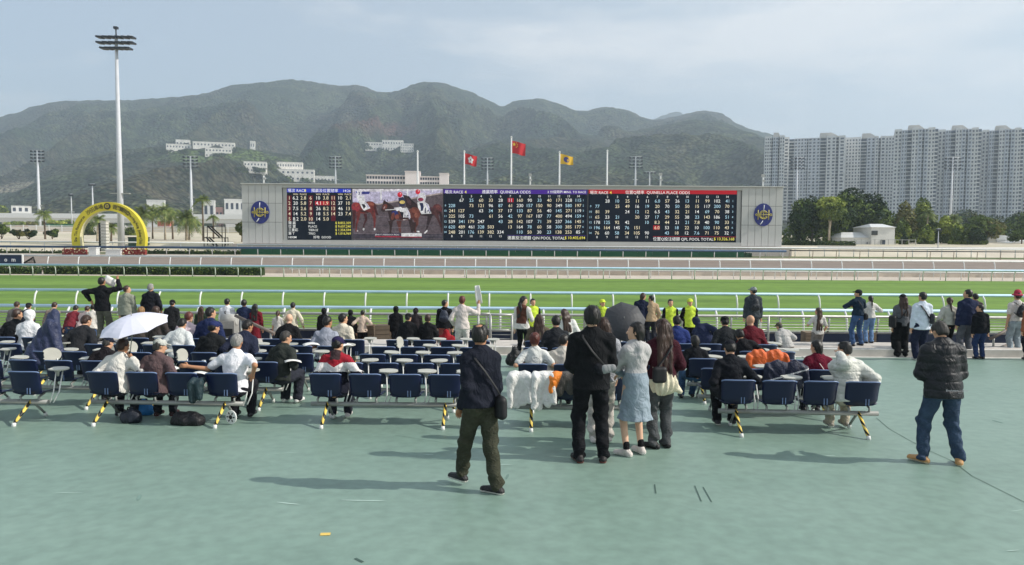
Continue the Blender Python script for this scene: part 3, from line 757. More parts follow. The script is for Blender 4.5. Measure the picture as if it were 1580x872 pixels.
# grey waste bin with hood
a = at_depth(343, 516, 21.5); c = at_depth(366, 482, 21.5)
o = empty('waste_bin', ((a.x + c.x) / 2, 21.5, AZ), 0, 'grey hooded waste bin beside the person in the white shirt with a shoulder strap', 'bin')
H = c.z - AZ; W = c.x - a.x
MB().box((0, 0, H * .42), (W * .9, .4, H * .84)).build('body', mat('grey bin metal', '8c8a86', .6), o)
MB().tube([(-W / 2, 0, H * .86), (W / 2, 0, H * .86)], .16, 10).build('hood', mat('grey bin hood', 'a9a7a2', .5), o)
MB().box((0, -.21, H * .62), (W * .7, .02, .22)).build('opening', M_black, o)
# sloping handrails
def handrail(p, q, Y0, Y1, label, posts=True):
    a = at_depth(p[0], p[1], Y0); c = at_depth(q[0], q[1], Y1)
    o = empty('handrail', a, 0, label, 'handrail', 'sloping handrails')
    d = c - a
    MB().tube([(0, 0, 0), d], .045, 8).build('top_rail', mat('worn brown handrail', '6f645d', .6), o)
    for u in (.15, .9):
        e = d * u; zb = (AZ if a.y + e.y > 20.9 else KZ) - a.z
        MB().tube([e, (e.x, e.y, zb)], .03, 6).build('post', M_silver, o)
    return o
handrail((363, 487), (424, 515), 20.4, 19.9, 'brown sloping handrail beside the grey bin')
handrail((1528, 523), (1562, 505), 20.2, 20.6, 'dark handrail sloping up behind the youth in black, upper one')
handrail((1505, 552), (1566, 528), 19.7, 20.5, 'dark handrail sloping at kerb level left of the red-hatted person')
p = on_floor(1552, 549)
MB().box((0, 0, .05), (1.5, .8, .1), rot=(0, 0, -.15)).build('drain_grating', mat('grey grating', '77726a', .9, .3, 30), label='grey ribbed metal ramp plate at the feet of the red-hatted person', cat='ramp plate', loc=(p.x + .2, p.y + .1, p.z))
print('rails', round(time.time() - T0, 1))
# ================================================================== scoreboard
BY = 122.0
A0 = at_depth(374, 375.5, BY); B0 = at_depth(1206, 380, BY); C0 = at_depth(374, 284, BY)
BW = B0.x - A0.x; BH = C0.z - A0.z; KX = BW / 832.0; KZp = BH / 91.5
def sx_(px): return (px - 374) * KX
def sz_(px, py): return BH - (py - 284 - .0061 * (px - 374)) * KZp
board = empty('scoreboard', (A0.x, BY, A0.z), 0, 'huge grey scoreboard with odds screens, a horse picture and two round blue emblems', 'scoreboard')
M_clad = mat('pale grey cladding', 'c4c4bf', .6, .05, .3); M_clad2 = mat('grey frame', 'b9b9b3', .6, .05, .3); M_dkgap = mat('dark recess', '26282c', .8)
xs0, xs1 = sx_(436), sx_(1143)
ztop, zbot = sz_(374, 289), sz_(374, 374 - 2.5)
f = MB()
f.span((0, .9, 0), (BW, 4.0, BH - .02)); f.span((xs0, 0, BH - .55), (xs1, .9, BH)); f.span((xs0, 0, 0), (xs1, .9, .62))
f.span((xs0, .35, .62), (sx_(442.5), .9, BH - .55)); f.span((sx_(1136.5), .35, .62), (xs1, .9, BH - .55))
f.build('frame', M_clad2, board)
MB().span((0, .12, 0), (xs0, .9, BH), 0).build('panel_backing', M_dkgap, board); MB().span((xs1, .12, 0), (BW, .9, BH), 0).build('panel_backing', M_dkgap, board)
MB().span((-.1, -.25, BH), (BW + .1, 4.1, BH + .14)).build('top_capping', mat('capping', 'd0d0ca', .6), board)
def clad(x0, x1, cols):
    wd = (x1 - x0) / cols; zz = [0, BH * .36, BH * .68, BH]
    for i in range(cols):
        for j in range(3):
            h = zz[j + 1] - zz[j]
            MBK = ('clad', round(wd, 3), round(h, 3))
            if MBK not in KIDS: KIDS[MBK] = MB().box((0, 0, 0), (wd - .05, .14, h - .05)).mesh('panel', [M_clad])
            link('panel', KIDS[MBK], board, (x0 + wd * (i + .5), .06, (zz[j] + zz[j + 1]) / 2))
clad(0, xs0, 6); clad(xs1, BW, 6)
EM = lambda k, c, e=1.0: mat('screen ' + k, c, emit=e)
S_bg = EM('black', '0c1626', .7); S_w = EM('white', 'f2f4f0', .95); S_y = EM('yellow', 'f4ea60', .95); S_blue = EM('blue', '2a3cc0', .9); S_pur = EM('purple', '4a2a8e', .9)
S_red = EM('red', 'b4202c', .9); S_c = EM('cyan', 'b4dcee', .95); S_cr = EM('cream', 'eee2c0', .95); S_rd = EM('dark red', '5a1020', .9)
TM = [S_w, S_y, S_blue, S_pur, S_red, S_c, S_cr, S_rd]
def screen(x0, x1, name='screen', m=S_bg):
    return MB().span((sx_(x0), .30, .64), (sx_(x1), .42, sz_(374, 290.3))).build(name, m, board)
YT = .285
def panel_text(): return Text()
def num(T, s, px, py, h=5.0, mi=0, **k):
    k.setdefault('bold', .004)
    if s == '' or s is None: return
    T.put(str(s), sx_(px), sz_(px, py) , h * KZp, mi, y=YT, **k)
def bar(T, x0, x1, y0, y1, mi):
    T.rect(sx_(x0), sz_(x0, y1), sx_(x1), sz_(x0, y0), mi, y=YT + .006)
# odds panel 1
screen(443, 541.5); T = panel_text()
bar(T, 443, 541.5, 290.6, 296.6, 2)
num(T, '場次 RACE', 444, 293.8, 4.2, 0, align='l'); num(T, '4', 471, 293.8, 4.4, 1); num(T, '獨贏及位置賠率', 501, 294, 4.2); num(T, '14:26', 541, 294.3, 4.0, align='r')
for i, x in enumerate((456, 491, 525)): num(T, 'WIN', x, 299.6, 2.6, 6); num(T, 'PLACE', x + 12, 299.6, 2.6, 6)
cols = [446.4, 456, 468, 479.4, 491, 502.7, 514, 525, 537]
rows = [['1', '6.2', '2.8', '6', '10', '3.8', '11', '10', '2.1'], ['2', '20', '5.8', '7', '4.1', '1.9', '12', '37', '10'], ['3', '7.5', '2.6', '8', '26', '8.2', '13', '46', '13'], ['4', '14', '5.2', '9', '18', '5.5', '14', '23', '7.4'], ['5', '8.2', '2.0', '10', '14', '5.0', '', '', '']]
for j, rw in enumerate(rows):
    for i, v in enumerate(rw): num(T, v, cols[i], [305.2, 313.2, 321.5, 329.6, 337.6][j], 5.2, 0 if i in (1, 4, 7) else 6)
bar(T, 486, 508, 310, 316.4, 4)
for x in (446.4, 479.4, 514): bar(T, x - 3.5, x + 3.5, 301.5, 341, 7)
for y, a_, c_, d_ in ((343.9, '獨 贏', 'WIN', '$ 8,855,309'), (349.3, '位 置', 'PLACE', '$ 9,607,240'), (354.8, '三重彩', 'TIERCE', '$ 1,354,594'), (360.3, '單 T', 'TRIO', '$ 1,016,969')):
    num(T, a_, 444.5, y, 3.6, 0, align='l'); num(T, c_, 475.5, y, 3.3, 0, align='l'); num(T, d_, 541, y, 3.6, 1, align='r')
num(T, '1800M', 444.5, 366, 3.4, 0, align='l'); num(T, '好地  GOOD', 483, 366, 3.4, 0, align='l')
T.build('lettering', TM, board, 'stuff')
# odds panels 2 and 3
def grid(x0, x1, hdr, head, mid, right, upper, lower, lx, cx, ys, yb, tot, totv, lc):
    screen(x0, x1); T = panel_text()
    bar(T, x0, x1, 291.6, 298.4, hdr)
    num(T, head, x0 + 2, ys[0], 4.2, 0, align='l'); num(T, '4', x0 + 34, ys[0], 4.6, 1); num(T, mid, (x0 + x1) / 2 - 14 + (6 if right == '' else 0), ys[0], 4.3)
    num(T, right, x1 - 2, ys[0] + .3, 3.5, align='r')
    for i in range(13): num(T, i + 2, cx[i + 1], ys[1], 3.3, 0)
    tone = [0, 5, 6, 6, 0, 5, 6]
    for r_ in range(7):
        num(T, r_ + 1, x1 - 6, ys[2 + r_], 3.0, 5)
        if r_: num(T, 8 + r_, lx, ys[2 + r_], 3.2, 5)
        for i, v in enumerate(lower[r_]): num(T, v, cx[i], ys[2 + r_], 4.9, tone[(r_ + i) % 7])
        for i, v in enumerate(upper[r_]): num(T, v, cx[r_ + 1 + i], ys[2 + r_], 4.9, tone[(r_ * 2 + i) % 7])
    for i in range(6): num(T, 8 + i, cx[i], yb[0], 3.3, 0)
    num(T, tot, lc, yb[1], 4.3, 0, align='l'); num(T, totv, x1 - 2.5, yb[1], 4.3, 1, align='r')
    bar(T, lc, x1, yb[1] - 4.2, yb[1] - 3.6, hdr)
    return T
T = grid(684, 905.5, 3, '場次 RACE', '連贏賠率  QUINELLA ODDS', '3 分鐘開跑 MINS. TO RACE',
     [[67, 25, 60, 33, 28, 11, 160, 90, 33, 40, 171, 328, 115], [73, 121, 96, 87, 61, 230, 157, 150, 90, 349, 580, 197], [63, 34, 37, 17, 133, 87, 56, 40, 145, 271, 119], [61, 56, 42, 97, 167, 107, 77, 400, 494, 159], [43, 28, 142, 107, 71, 39, 237, 366, 145], [13, 164, 78, 60, 58, 300, 385, 177], [110, 50, 30, 23, 138, 253, 85]],
     [[], [228], [241, 127], [225, 105, 73], [539, 341, 179, 247], [620, 489, 461, 328, 503], [248, 201, 176, 139, 382, 334]],
     687, [697 + 15 * i for i in range(14)], [296.0, 302.6, 308.8, 317, 325, 333.3, 341.7, 350, 358], [364.4, 367.0], '連贏投注總額 QIN POOL TOTAL', '$ 10,405,694', 783)
bar(T, 783, 792, 305.5, 311.8, 4)
T.build('lettering', TM, board, 'stuff')
T = grid(907.5, 1136, 4, '場次 RACE', '位置Q賠率  QUINELLA PLACE ODDS', '',
     [[28, 10, 25, 11, 11, '6.0', 57, 26, 13, 11, 99, 102, 41], [25, 49, 16, 19, 20, 70, 50, 50, 15, 117, 200, 70], [24, 12, 12, '6.5', 43, 32, 21, 14, 69, 70, 38], [20, 27, 17, 29, 55, 38, 23, 143, 186, 51], [10, '8.3', 44, 21, 21, '7.8', 40, 90, 33], ['6.0', 53, 18, 22, 10, 100, 110, 43], [43, 18, 12, '7.6', 71, 75, 32]],
     [[], [77], [81, 39], [65, 23, 21], [178, 125, 92, 42], [196, 164, 145, 76, 151], [76, 60, 58, 34, 105, 90]],
     911, [921.3 + 15.4 * i for i in range(14)], [297, 303.6, 310, 318.2, 326.5, 334.8, 343, 351.2, 359.4], [365.8, 368.8], '位置Q投注總額 QPL POOL TOTAL', '$ 13,326,168', 1008)
bar(T, 1008, 1018, 347.8, 354.4, 4)
T.build('lettering', TM, board, 'stuff')
# the live picture: horses walking in the parade ring
screen(543.5, 682, m=EM('picture asphalt', '4a454a', .9))
T = Text()
P_ = {}
def pc(c):
    if c not in P_: P_[c] = len(P_)
    return P_[c]
def hx(u, v):  # u,v in the 1453x872 crop of the photo
    px = 540 + u / 9.687; py = 285 + v / 9.687
    return sx_(px), sz_(px, py)
lay = [YT + .012]
def poly(c, *pts):
    lay[0] -= .0008
    T.poly([hx(*p) for p in pts], pc(c), y=lay[0])
def oval(c, u, v, ru, rv, a=0, n=14):
    ca, sa = math.cos(a), math.sin(a)
    poly(c, *[(u + ru * math.cos(t) * ca - rv * math.sin(t) * sa, v + ru * math.cos(t) * sa + rv * math.sin(t) * ca) for t in [-2 * math.pi * i / n for i in range(n)]])
def limb(c, *pw):   # (u, v, halfwidth)
    l = [(u - w_, v) for u, v, w_ in pw]; r2 = [(u + w_, v) for u, v, w_ in pw[::-1]]
    poly(c, *(l + r2))
poly('bdb7cf', (38, 62), (38, 260), (420, 285), (700, 235), (1385, 115), (1385, 62))
poly('d8d3df', (38, 62), (38, 110), (1385, 80), (1385, 62))
poly('a89a96', (180, 262), (420, 300), (720, 250), (1385, 135), (1385, 112), (700, 232), (420, 283), (180, 240))
poly('5a4f54', (38, 262), (38, 805), (1385, 805), (1385, 140), (720, 255), (420, 305))
for q, cc in (((60, 430, 1300, 442), '4c444a'), ((120, 520, 1200, 530), '625860'), ((300, 600, 1380, 612), '4a434a'), ((60, 690, 900, 702), '635a60'), ((500, 350, 1385, 360), '665a5c'), ((40, 740, 1385, 800), '3b3640')):
    poly(cc, (q[0], q[1]), (q[2], q[1]), (q[2], q[3]), (q[0], q[3]))
for u, w_ in ((463, 11), (858, 12), (1232, 8)): limb('eceaf2', (u, 62, w_), (u, 230 if u < 1000 else 110, w_))
# horse 1 (left)
c1, c2 = '6e2a26', '45191a'
oval(c1, 300, 330, 95, 85, .25); oval(c1, 170, 350, 130, 80, .1); oval('8c2e36', 85, 330, 65, 70)
limb(c2, (360, 280, 18), (385, 400, 18), (410, 455, 14)); limb(c1, (330, 380, 38), (365, 500, 22), (365, 560, 14), (362, 650, 10)); limb(c2, (225, 430, 26), (240, 520, 18), (205, 600, 10), (200, 655, 9))
limb(c1, (120, 420, 34), (115, 520, 18), (95, 600, 12), (85, 700, 10)); limb(c2, (60, 380, 30), (58, 520, 20), (52, 650, 12))
oval('f0eef0', 200, 665, 14, 20); oval('f0eef0', 366, 664, 14, 18); oval('d8d2d2', 108, 690, 12, 9)
poly('f2f0f4', (120, 230), (215, 240), (265, 290), (302, 350), (205, 390), (170, 340)); poly('1c1a24', (170, 288), (215, 290), (235, 325), (205, 362))
limb('ece8f2', (150, 160, 60), (175, 240, 55)); oval('e4dff0', 128, 120, 40, 38); limb('5b5ea8', (95, 95, 8), (98, 125, 8)); limb('3c3f8a', (240, 100, 60), (230, 140, 55)); T.put('3', *hx(135, 128), 48 / 9.687 * KZp, pc('2a2c58'), y=lay[0] - .004)
# horse 3 (right, rear)
c1, c2 = '4a2a2a', '2c1c20'
oval('5c2c2e', 1300, 370, 75, 85); oval(c1, 1150, 400, 190, 70, .03); poly(c2, (790, 150), (850, 160), (960, 260), (1010, 300), (1020, 420), (920, 380), (840, 330), (820, 240))
limb(c2, (1350, 400, 22), (1365, 500, 20), (1368, 640, 14), (1362, 720, 8)); limb(c1, (1280, 430, 32), (1325, 540, 17), (1360, 640, 10), (1378, 700, 8))
limb(c2, (1200, 440, 40), (1170, 560, 22), (1150, 640, 13), (1130, 690, 10)); poly('f0eef0', (1105, 720), (1150, 672), (1160, 690), (1118, 735))
poly('f2f2f6', (1005, 262), (1100, 250), (1170, 290), (1215, 430), (1065, 440), (1015, 340)); T.put('14', *hx(1162, 382), 80 / 9.687 * KZp, pc('24264a'), y=lay[0] - .004)
limb('20264a', (1060, 270, 26), (1078, 330, 24), (1070, 390, 14)); poly('dcd8e6', (1040, 120), (1110, 120), (1135, 190), (1120, 255), (1010, 250), (1000, 210)); oval('8e2a48', 1055, 220, 42, 28); oval('d02a3c', 1012, 105, 36, 38)
# horse 2 (centre, front)
c1, c2 = '5d3028', '32201f'
oval('6e392e', 960, 430, 90, 95); oval(c1, 800, 450, 190, 85, .05); poly(c2, (500, 230), (560, 260), (640, 320), (720, 380), (720, 500), (610, 570), (580, 480), (560, 390), (490, 405), (460, 380), (490, 290))
poly(c2, (508, 225), (520, 215), (532, 255)); poly(c2, (548, 225), (562, 218), (566, 258)); oval('6e3a30', 520, 330, 34, 46, .6)
limb(c2, (600, 540, 34), (610, 620, 20), (600, 720, 13)); limb(c1, (730, 540, 40), (735, 620, 22), (748, 715, 14)); limb(c2, (900, 520, 32), (915, 620, 22), (928, 715, 12)); limb(c1, (975, 490, 46), (1000, 590, 22), (965, 650, 16), (975, 715, 12)); limb(c2, (955, 560, 30), (955, 700, 14)); limb('f0eef0', (1010, 690, 22), (1025, 712, 16))
poly('28326e', (620, 400), (700, 380), (720, 440), (640, 490)); limb('eeeef4', (560, 366, 3), (565, 380, 3)); poly('eeeef4', (525, 372), (700, 362), (700, 372), (525, 382))
poly('f2f2f6', (720, 360), (850, 340), (895, 430), (905, 520), (795, 528), (770, 440)); T.put('10', *hx(850, 480), 62 / 9.687 * KZp, pc('2a3050'), y=lay[0] - .004); poly('16161e', (740, 400), (800, 410), (795, 480), (780, 500))
poly('2a2c48', (720, 200), (790, 180), (830, 230), (815, 320), (740, 330)); oval('d8c070', 780, 260, 42, 26); oval('d02a3c', 745, 148, 38, 40); poly('e8e4ee', (650, 345), (760, 330), (790, 360), (700, 395))
oval('8a4a3a', 310, 285, 55, 22, .3); oval('3a1414', 210, 400, 70, 16, .2); oval('9c4036', 95, 300, 22, 30); oval('5a2622', 340, 420, 20, 44)
oval('7a4436', 965, 395, 40, 30); oval('8a5444', 985, 455, 26, 34); oval('3a201c', 830, 505, 120, 16, .06); oval('80463a', 700, 480, 30, 40); oval('6b3a30', 640, 470, 26, 60, .2); oval('a09090', 512, 340, 8, 22, .5)
oval('6a3a36', 1310, 330, 40, 24, .3); oval('1e1418', 1160, 452, 110, 12, .03); oval('4a3238', 880, 250, 26, 60, -.5); limb('14121a', (870, 170, 10), (905, 220, 12), (960, 270, 12))
oval('f4c0c4', 1022, 92, 10, 8); oval('f0b0b8', 756, 134, 10, 8); poly('b8b4c8', (1100, 262), (1165, 295), (1200, 400), (1180, 400), (1140, 300)); poly('c4c0d0', (840, 345), (888, 432), (898, 515), (880, 515), (868, 430)); poly('c0bcd0', (210, 250), (262, 292), (296, 345), (275, 352), (240, 300))
for q_ in ((60, 720, 300, 728), (620, 640, 900, 647), (1040, 600, 1300, 607), (420, 470, 560, 476), (1100, 760, 1380, 768)): poly('77707a', (q_[0], q_[1]), (q_[2], q_[1] + 3), (q_[2], q_[3]), (q_[0], q_[3]))
poly('2a1c3c', (370, 728), (760, 728), (760, 765), (370, 765)); poly('a02a3c', (370, 765), (1070, 772), (1070, 790), (370, 785)); poly('f0f0f2', (765, 725), (1070, 725), (1070, 775), (765, 775))
T.put("JENNY'S PADDOCK PICKS", *hx(552, 747), 20 / 9.687 * KZp, pc('e8e8ec'), y=lay[0] - .004, width=360 / 9.687 * KX)
T.put('11  8  6  2', *hx(918, 750), 20 / 9.687 * KZp, pc('8a8a90'), y=lay[0] - .004)
T.build('screen_picture', [EM('pic ' + c, c, .9) for c in P_], board, 'stuff')
# round emblems
def crest(px, py):
    e = MB(); n = 40; RX, RZ = 14.3 * KX, 17.6 * KZp
    e.prism([(RX * math.cos(2 * math.pi * i / n), RZ * math.sin(2 * math.pi * i / n)) for i in range(n)], -.18, -.012)
    d = e.build('emblem', mat('emblem blue', '27307c', .5), board, loc=(sx_(px), 0, sz_(px, py)))
    g = MB(); u = RX / 14.3; yy = -.25
    ring = lambda cx, cz, r, t, n=22, a0=0, a1=6.2832: g.tube([(cx + r * math.cos(a0 + (a1 - a0) * i / n), yy, cz + r * math.sin(a0 + (a1 - a0) * i / n)) for i in range(n + 1)], t, 6)
    ring(0, 0, 6.2 * u, .85 * u, a0=.5, a1=5.8); ring(0, 0, 4.4 * u, .5 * u, a0=.4, a1=5.9)
    g.tube([(-8.3 * u, yy, -7.5 * u), (-8.3 * u, yy, 7.5 * u)], .75 * u, 6); g.tube([(8 * u, yy, -7.5 * u), (8 * u, yy, 7.5 * u)], .75 * u, 6)
    g.tube([(-9.5 * u, yy - .05, 0), (10 * u, yy - .05, 0)], .5 * u, 6); ring(11.2 * u, 0, 1.6 * u, .55 * u, 10); ring(-10.8 * u, 0, 1.3 * u, .55 * u, 10)
    g.tube([(0, yy, -5 * u), (0, yy, 5 * u)], .5 * u, 6)
    g.build('monogram', mat('emblem gold', 'c9b95c', .45), d)
    g = MB(); g.tube([(-.3 * u, yy - .1, 5 * u), (.4 * u, yy - .1, 15 * u)], .7 * u, 6); g.tube([(-1 * u, yy - .1, -9 * u), (-3.5 * u, yy - .1, -13 * u), (-5 * u, yy - .1, -14.6 * u)], [.5 * u, .8 * u, 1.2 * u], 6)
    g.build('whip', mat('emblem silver', 'd4d6da', .4), d)
crest(402.3, 327.6); crest(1176, 331.5)
# plinth under the board and the flower bed in front of it
MB().span((-1, -1.8, -2.4), (BW + 1, 4.0, -.05)).build('plinth', mat('pinkish plinth', 'c9bdb8', .8), board)
hedge(372, 1160, 386.5, 397, 116.5, .8, 41, 'low green and white flower bed along the foot of the scoreboard', dens=90, mats=[mat('flower bed green', '23452f', .8, .2, 1), mat('flower bed pale', '8f938a', .8, .2, 1)], size=.16, cat='flower bed')
a = at_depth(372, 396, 115.6); c = at_depth(1148, 391.8, 115.6)
t = empty('green_hoarding', (a.x, 115.6, a.z - .3), 0, 'long low green hoarding below the scoreboard flower bed', 'hoarding')
n_ = 33; wd = (c.x - a.x) / n_; hh = c.z - a.z + .3 + .4
me = MB().box((0, 0, 0), (wd - .04, .08, hh)).mesh('panel', [mat('dark green board', '17553a', .6, .1, 1)])
for i in range(n_): link('panel', me, t, (wd * (i + .5), 0, hh / 2))
for k_, (x0, x1) in enumerate(((97, 134), (190, 226))):
    hedge(x0, x1, 383.5, 393, 112.6, .9, 43 + k_, ('left' if k_ == 0 else 'right') + ' one of the two red and cream flower beds below the yellow arch', dens=120, mats=[mat('red flowers', '7d2a24', .8, .2, 2), mat('cream flowers', 'cdbb9a', .8, .2, 2)], size=.16, cat='flower bed')
hedge(-80, 96, 386, 394, 114.8, .8, 45, 'dark low hedge left of the red flower bed', dens=60, size=.2)
hedge(228, 372, 386, 395, 114.8, .8, 46, 'dark low hedge between the flower bed and the scoreboard', dens=60, size=.2)
# ================================================================== yellow arch
AY = 118.0
ac = at_depth(169.5, 369, AY); ra = 56.8 / FPX * AY; ri = 43.6 / FPX * AY; zb = at_depth(169.5, 388, AY).z
arch = empty('finish_arch', (ac.x, AY, zb), 0, 'yellow horseshoe arch with racecourse lettering and a round black emblem', 'arch')
H0 = ac.z - zb
def arch_outline(r, n=40, k=.965):
    return [(-r * k, 0), ] + [(-r * math.cos(math.pi * i / n) if True else 0, H0 + r * math.sin(math.pi * i / n)) for i in range(n + 1)] + [(r * k, 0)]
oo, oi = arch_outline(ra), arch_outline(ri)
b = MB(); n = len(oo)
for y0, fl in ((-.45, False), (.45, True)):
    b.add([(x, y0, z) for x, z in oo] + [(x, y0, z) for x, z in oi], [((i, i + n, i + 1 + n, i + 1) if fl else (i, i + 1, i + 1 + n, i + n)) for i in range(n - 1)], 0)
b.add([(x, -.45, z) for x, z in oo] + [(x, .45, z) for x, z in oo], [(i, i + n, i + 1 + n, i + 1) for i in range(n - 1)], 0, True)
b.build('arch_body', mat('arch yellow', 'dccb38', .5, .05, 1), arch)
b = MB(); b.add([(x, -.47, z) for x, z in oi] + [(x * .985, .47, z - .0) for x, z in oi], [(i, i + 1, i + 1 + n, i + n) for i in range(n - 1)], 0, True)
b.build('inner_lining', mat('arch cream', 'e8dfb4', .5), arch)
e = MB(); rr_ = 5.0 / FPX * AY; e.prism([(rr_ * math.cos(2 * math.pi * i / 24), rr_ * math.sin(2 * math.pi * i / 24)) for i in range(24)], -.6, -.452)
rm = (ra + ri) / 2
d = e.build('emblem', mat('emblem black', '2b2a26', .5), arch, loc=(0, 0, H0 + rm))
g = MB(); g.tube([(rr_ * .5 * math.cos(.5 + i * .33), -.63, rr_ * .5 * math.sin(.5 + i * .33)) for i in range(17)], rr_ * .1, 5); g.tube([(-rr_ * .3, -.63, 0), (rr_ * .6, -.63, 0)], rr_ * .08, 5); g.tube([(0, -.63, -rr_ * .3), (0, -.63, rr_ * .3)], rr_ * .08, 5)
g.build('monogram', mat('emblem gold', 'c9b95c', .45), d)
T = Text()
def arc_text(s, a0, step, h, mi=0):
    for i, ch in enumerate(s):
        if ch == ' ': continue
        an = R(a0 - i * step)
        x, z = rm * math.cos(an), rm * math.sin(an)
        T.put(ch, x, H0 + z, h, mi, y=-.462, rot=an - math.pi / 2)
arc_text('Sha Tin Racecourse', 184, 2.75, .42); arc_text('沙田馬場', 126, 8.0, .55); arc_text('香港賽馬會', 77, 6.2, .55); arc_text('The Hong Kong Jockey Club', 49, 2.35, .42)
T.build('lettering', [mat('arch lettering', '4a4320', .6)], arch, 'stuff')
# winning post and its dark companion
def post_(px, yt, yb, Y, wd, m, name, label, cat, bands=None):
    a = at_depth(px, yb, Y); c = at_depth(px, yt, Y); H = c.z - a.z; w_ = wd / FPX * Y
    o = empty(name, a, 0, label, cat)
    MB().box((0, 0, H / 2), (w_, w_, H)).build('post', m, o)
    if bands:
        me = MB().box((0, 0, 0), (w_ * 1.15, w_ * 1.15, .12)).mesh('band', [bands])
        for i in range(9): link('band', me, o, (0, 0, H * (i + .6) / 9.5))
    MB().box((0, 0, H + .05), (w_ * 1.25, w_ * 1.25, .1)).build('cap', m, o)
    return o
post_(162.5, 342, 388, 117.0, 8.2, mat('post ivory', 'd6d2c8', .6), 'winning_post', 'banded white square winning post inside the yellow arch', 'post', mat('band grey', 'a9a59c', .6))
post_(155.5, 345, 388, 117.3, 3.6, M_black, 'black_post', 'narrow black post just left of the white winning post', 'post')
brownish = mat('white cabinet', 'd9dad9', .5)
def cabinet(x0, x1, yt, yb, Y, m, name, label, cat, dep=1.0, roof=None, parent_label=None):
    a = at_depth(x0, yb, Y); c = at_depth(x1, yt, Y); W = c.x - a.x; H = c.z - a.z
    o = empty(name, ((a.x + c.x) / 2, Y, a.z - .2), 0, label, cat)
    MB().box((0, dep / 2, H / 2 + .1), (W, dep, H + .2)).build('body', m, o)
    MB().box((0, dep / 2, H + .26), (W + .15, dep + .15, .12)).build('roof', roof or m, o)
    return o, W, H + .2
cabinet(137, 148, 383, 394, 111.5, brownish, 'control_box', 'white box between the two flower beds, left one', 'control box')
cabinet(163, 186, 386, 394, 111.8, brownish, 'control_box', 'wide white box between the two flower beds, right one', 'control box')
o, W_, H_ = cabinet(198, 224, 367, 385, 124, mat('dark green kiosk', '25413a', .6), 'kiosk', 'small dark green kiosk behind the right leg of the yellow arch', 'kiosk', 1.5, M_black)
MB().box((W_ * .2, -.03, H_ * .5), (W_ * .3, .05, H_ * .7)).build('door', mat('kiosk door', '1a2b28', .6), o)
# .com hoarding at the left end of the dirt track
a = at_depth(-60, 407.5, 77.6); c = at_depth(34, 393.5, 77.6); W_ = c.x - a.x; H_ = c.z - a.z
o = empty('sponsor_hoarding', (a.x, 77.6, a.z), 0, 'navy advertising board ending in .com at the left end of the dirt track', 'hoarding')
MB().box((W_ / 2, 0, H_ / 2), (W_, .12, H_)).build('board', mat('hoarding navy', '1a2a48', .5), o)
MB().box((W_ + .05, 0, H_ / 2), (.1, .2, H_ + .1)).box((W_ / 2, 0, H_ + .04), (W_, .2, .08)).build('frame', M_white, o)
T = Text()
for ch, px in (('.', -13), ('c', -1.5), ('o', 9.5), ('m', 21.5)): T.put(ch, at_depth(px, 400, 77.6).x - a.x, H_ * .52 if ch != '.' else H_ * .34, .42 if ch != '.' else .1, y=-.07)
T.build('lettering', [mat('letter white', 'e6e8ea', .5)], o)
tb = MB(); q = at_depth(37, 406, 77); r2 = at_depth(54, 396, 77)
tb.tube([(0, 0, 0), (1.0, 0, .62), (1.15, 0, 0)], .09, 6)
for z in range(3): tb.tube([(.05 + .3 * z, 0, .05 + .15 * z), (1.1, 0, .1 + .15 * z)], .04, 5)
tb.build('starting_frame', M_black, label='small black curved frame beside the end of the navy hoarding', cat='frame', loc=(q.x, 77, q.z))
# ================================================================== light masts and flagpoles
def mast(px, yt, yb, Y, wd, rows, label, group, wide=26, head=True, plain=False, big=False):
    a = at_depth(px, yb, Y); c = at_depth(px, yt, Y); H = c.z - a.z; r0 = wd * (.43 if big else .5) / FPX * Y; K = Y / FPX
    o = empty('floodlight_mast', (a.x, Y, a.z), 0, label, 'floodlight mast', group)
    MB().tube([(0, 0, 0), (0, 0, H * .3), (0, 0, H * (.97 if head else 1))], [r0, r0 * .82, r0 * .42], 12).build('mast', mat('mast grey', 'c9cbcf', .5, .04, 1), o)
    me = MB().box((0, -.05, 0), (3.2 * K if not big else 8.2 * K, 1.3 if big else 3.2 * K * .5, (2.5 if big else 2.4) * K), rot=(.0, .10 if big else 0, 0)).mesh('floodlight', [mat('floodlight grey', '2b303a' if big else '70757d', .5)])
    for j in range(rows):
        z = H * .975 - j * (8.3 if big else 5.0) * K - (2 * K)
        hw = wide * K * (1 if j < rows - 1 or not big else .78)
        MB().tube([(-hw, 0, z + 1.6 * K), (hw, 0, z + 1.6 * K)], .35 * K, 5).build('crossbar', mat('mast grey', 'c9cbcf'), o)
        n = 6 if big else max(3, int(wide / 3.4)); n = n + (1 if not big else 0)
        for i in range(n):
            x = -hw + 2 * hw * i / (n - 1)
            if abs(x) < .4 * K: continue
            link('floodlight', me, o, (x, -.3 * K, z - 1.2 * K if big else z))
    if big:
        MB().box((0, 0, H + .3), (5.5 * K, .6, 3.4 * K)).tube([(0, 0, H * .96), (0, 0, H + .1)], .12, 6).build('top_lamp', mat('floodlight grey', '3a3f4a'), o)
        MB().box((0, 0, H * .5 * 0 + at_depth(px, 298.5, Y).z - a.z), (30 * K, .6, .9 * K)).build('service_arm', M_silver, o)
    elif head:
        MB().box((0, 0, H * .38), (8 * K, .5, 1.2 * K)).build('service_arm', M_silver, o)
    return o
mast(187.5, 46, 386, 124, 11.5, 3, 'tallest white floodlight mast rising behind the yellow arch', None, wide=24, big=True)
mast(62, 228, 372, 330, 5.6, 4, 'floodlight mast with a square lamp rack near the left end, above the highway', 'distant floodlight masts', wide=9)
mast(296, 238, 345, 420, 5.0, 4, 'floodlight mast standing right of the palm trees below the hillside villas', 'distant floodlight masts', wide=10)
mast(518, 240, 300, 480, 3.2, 4, 'thin floodlight mast directly above the horse picture screen left edge', 'distant floodlight masts', wide=8)
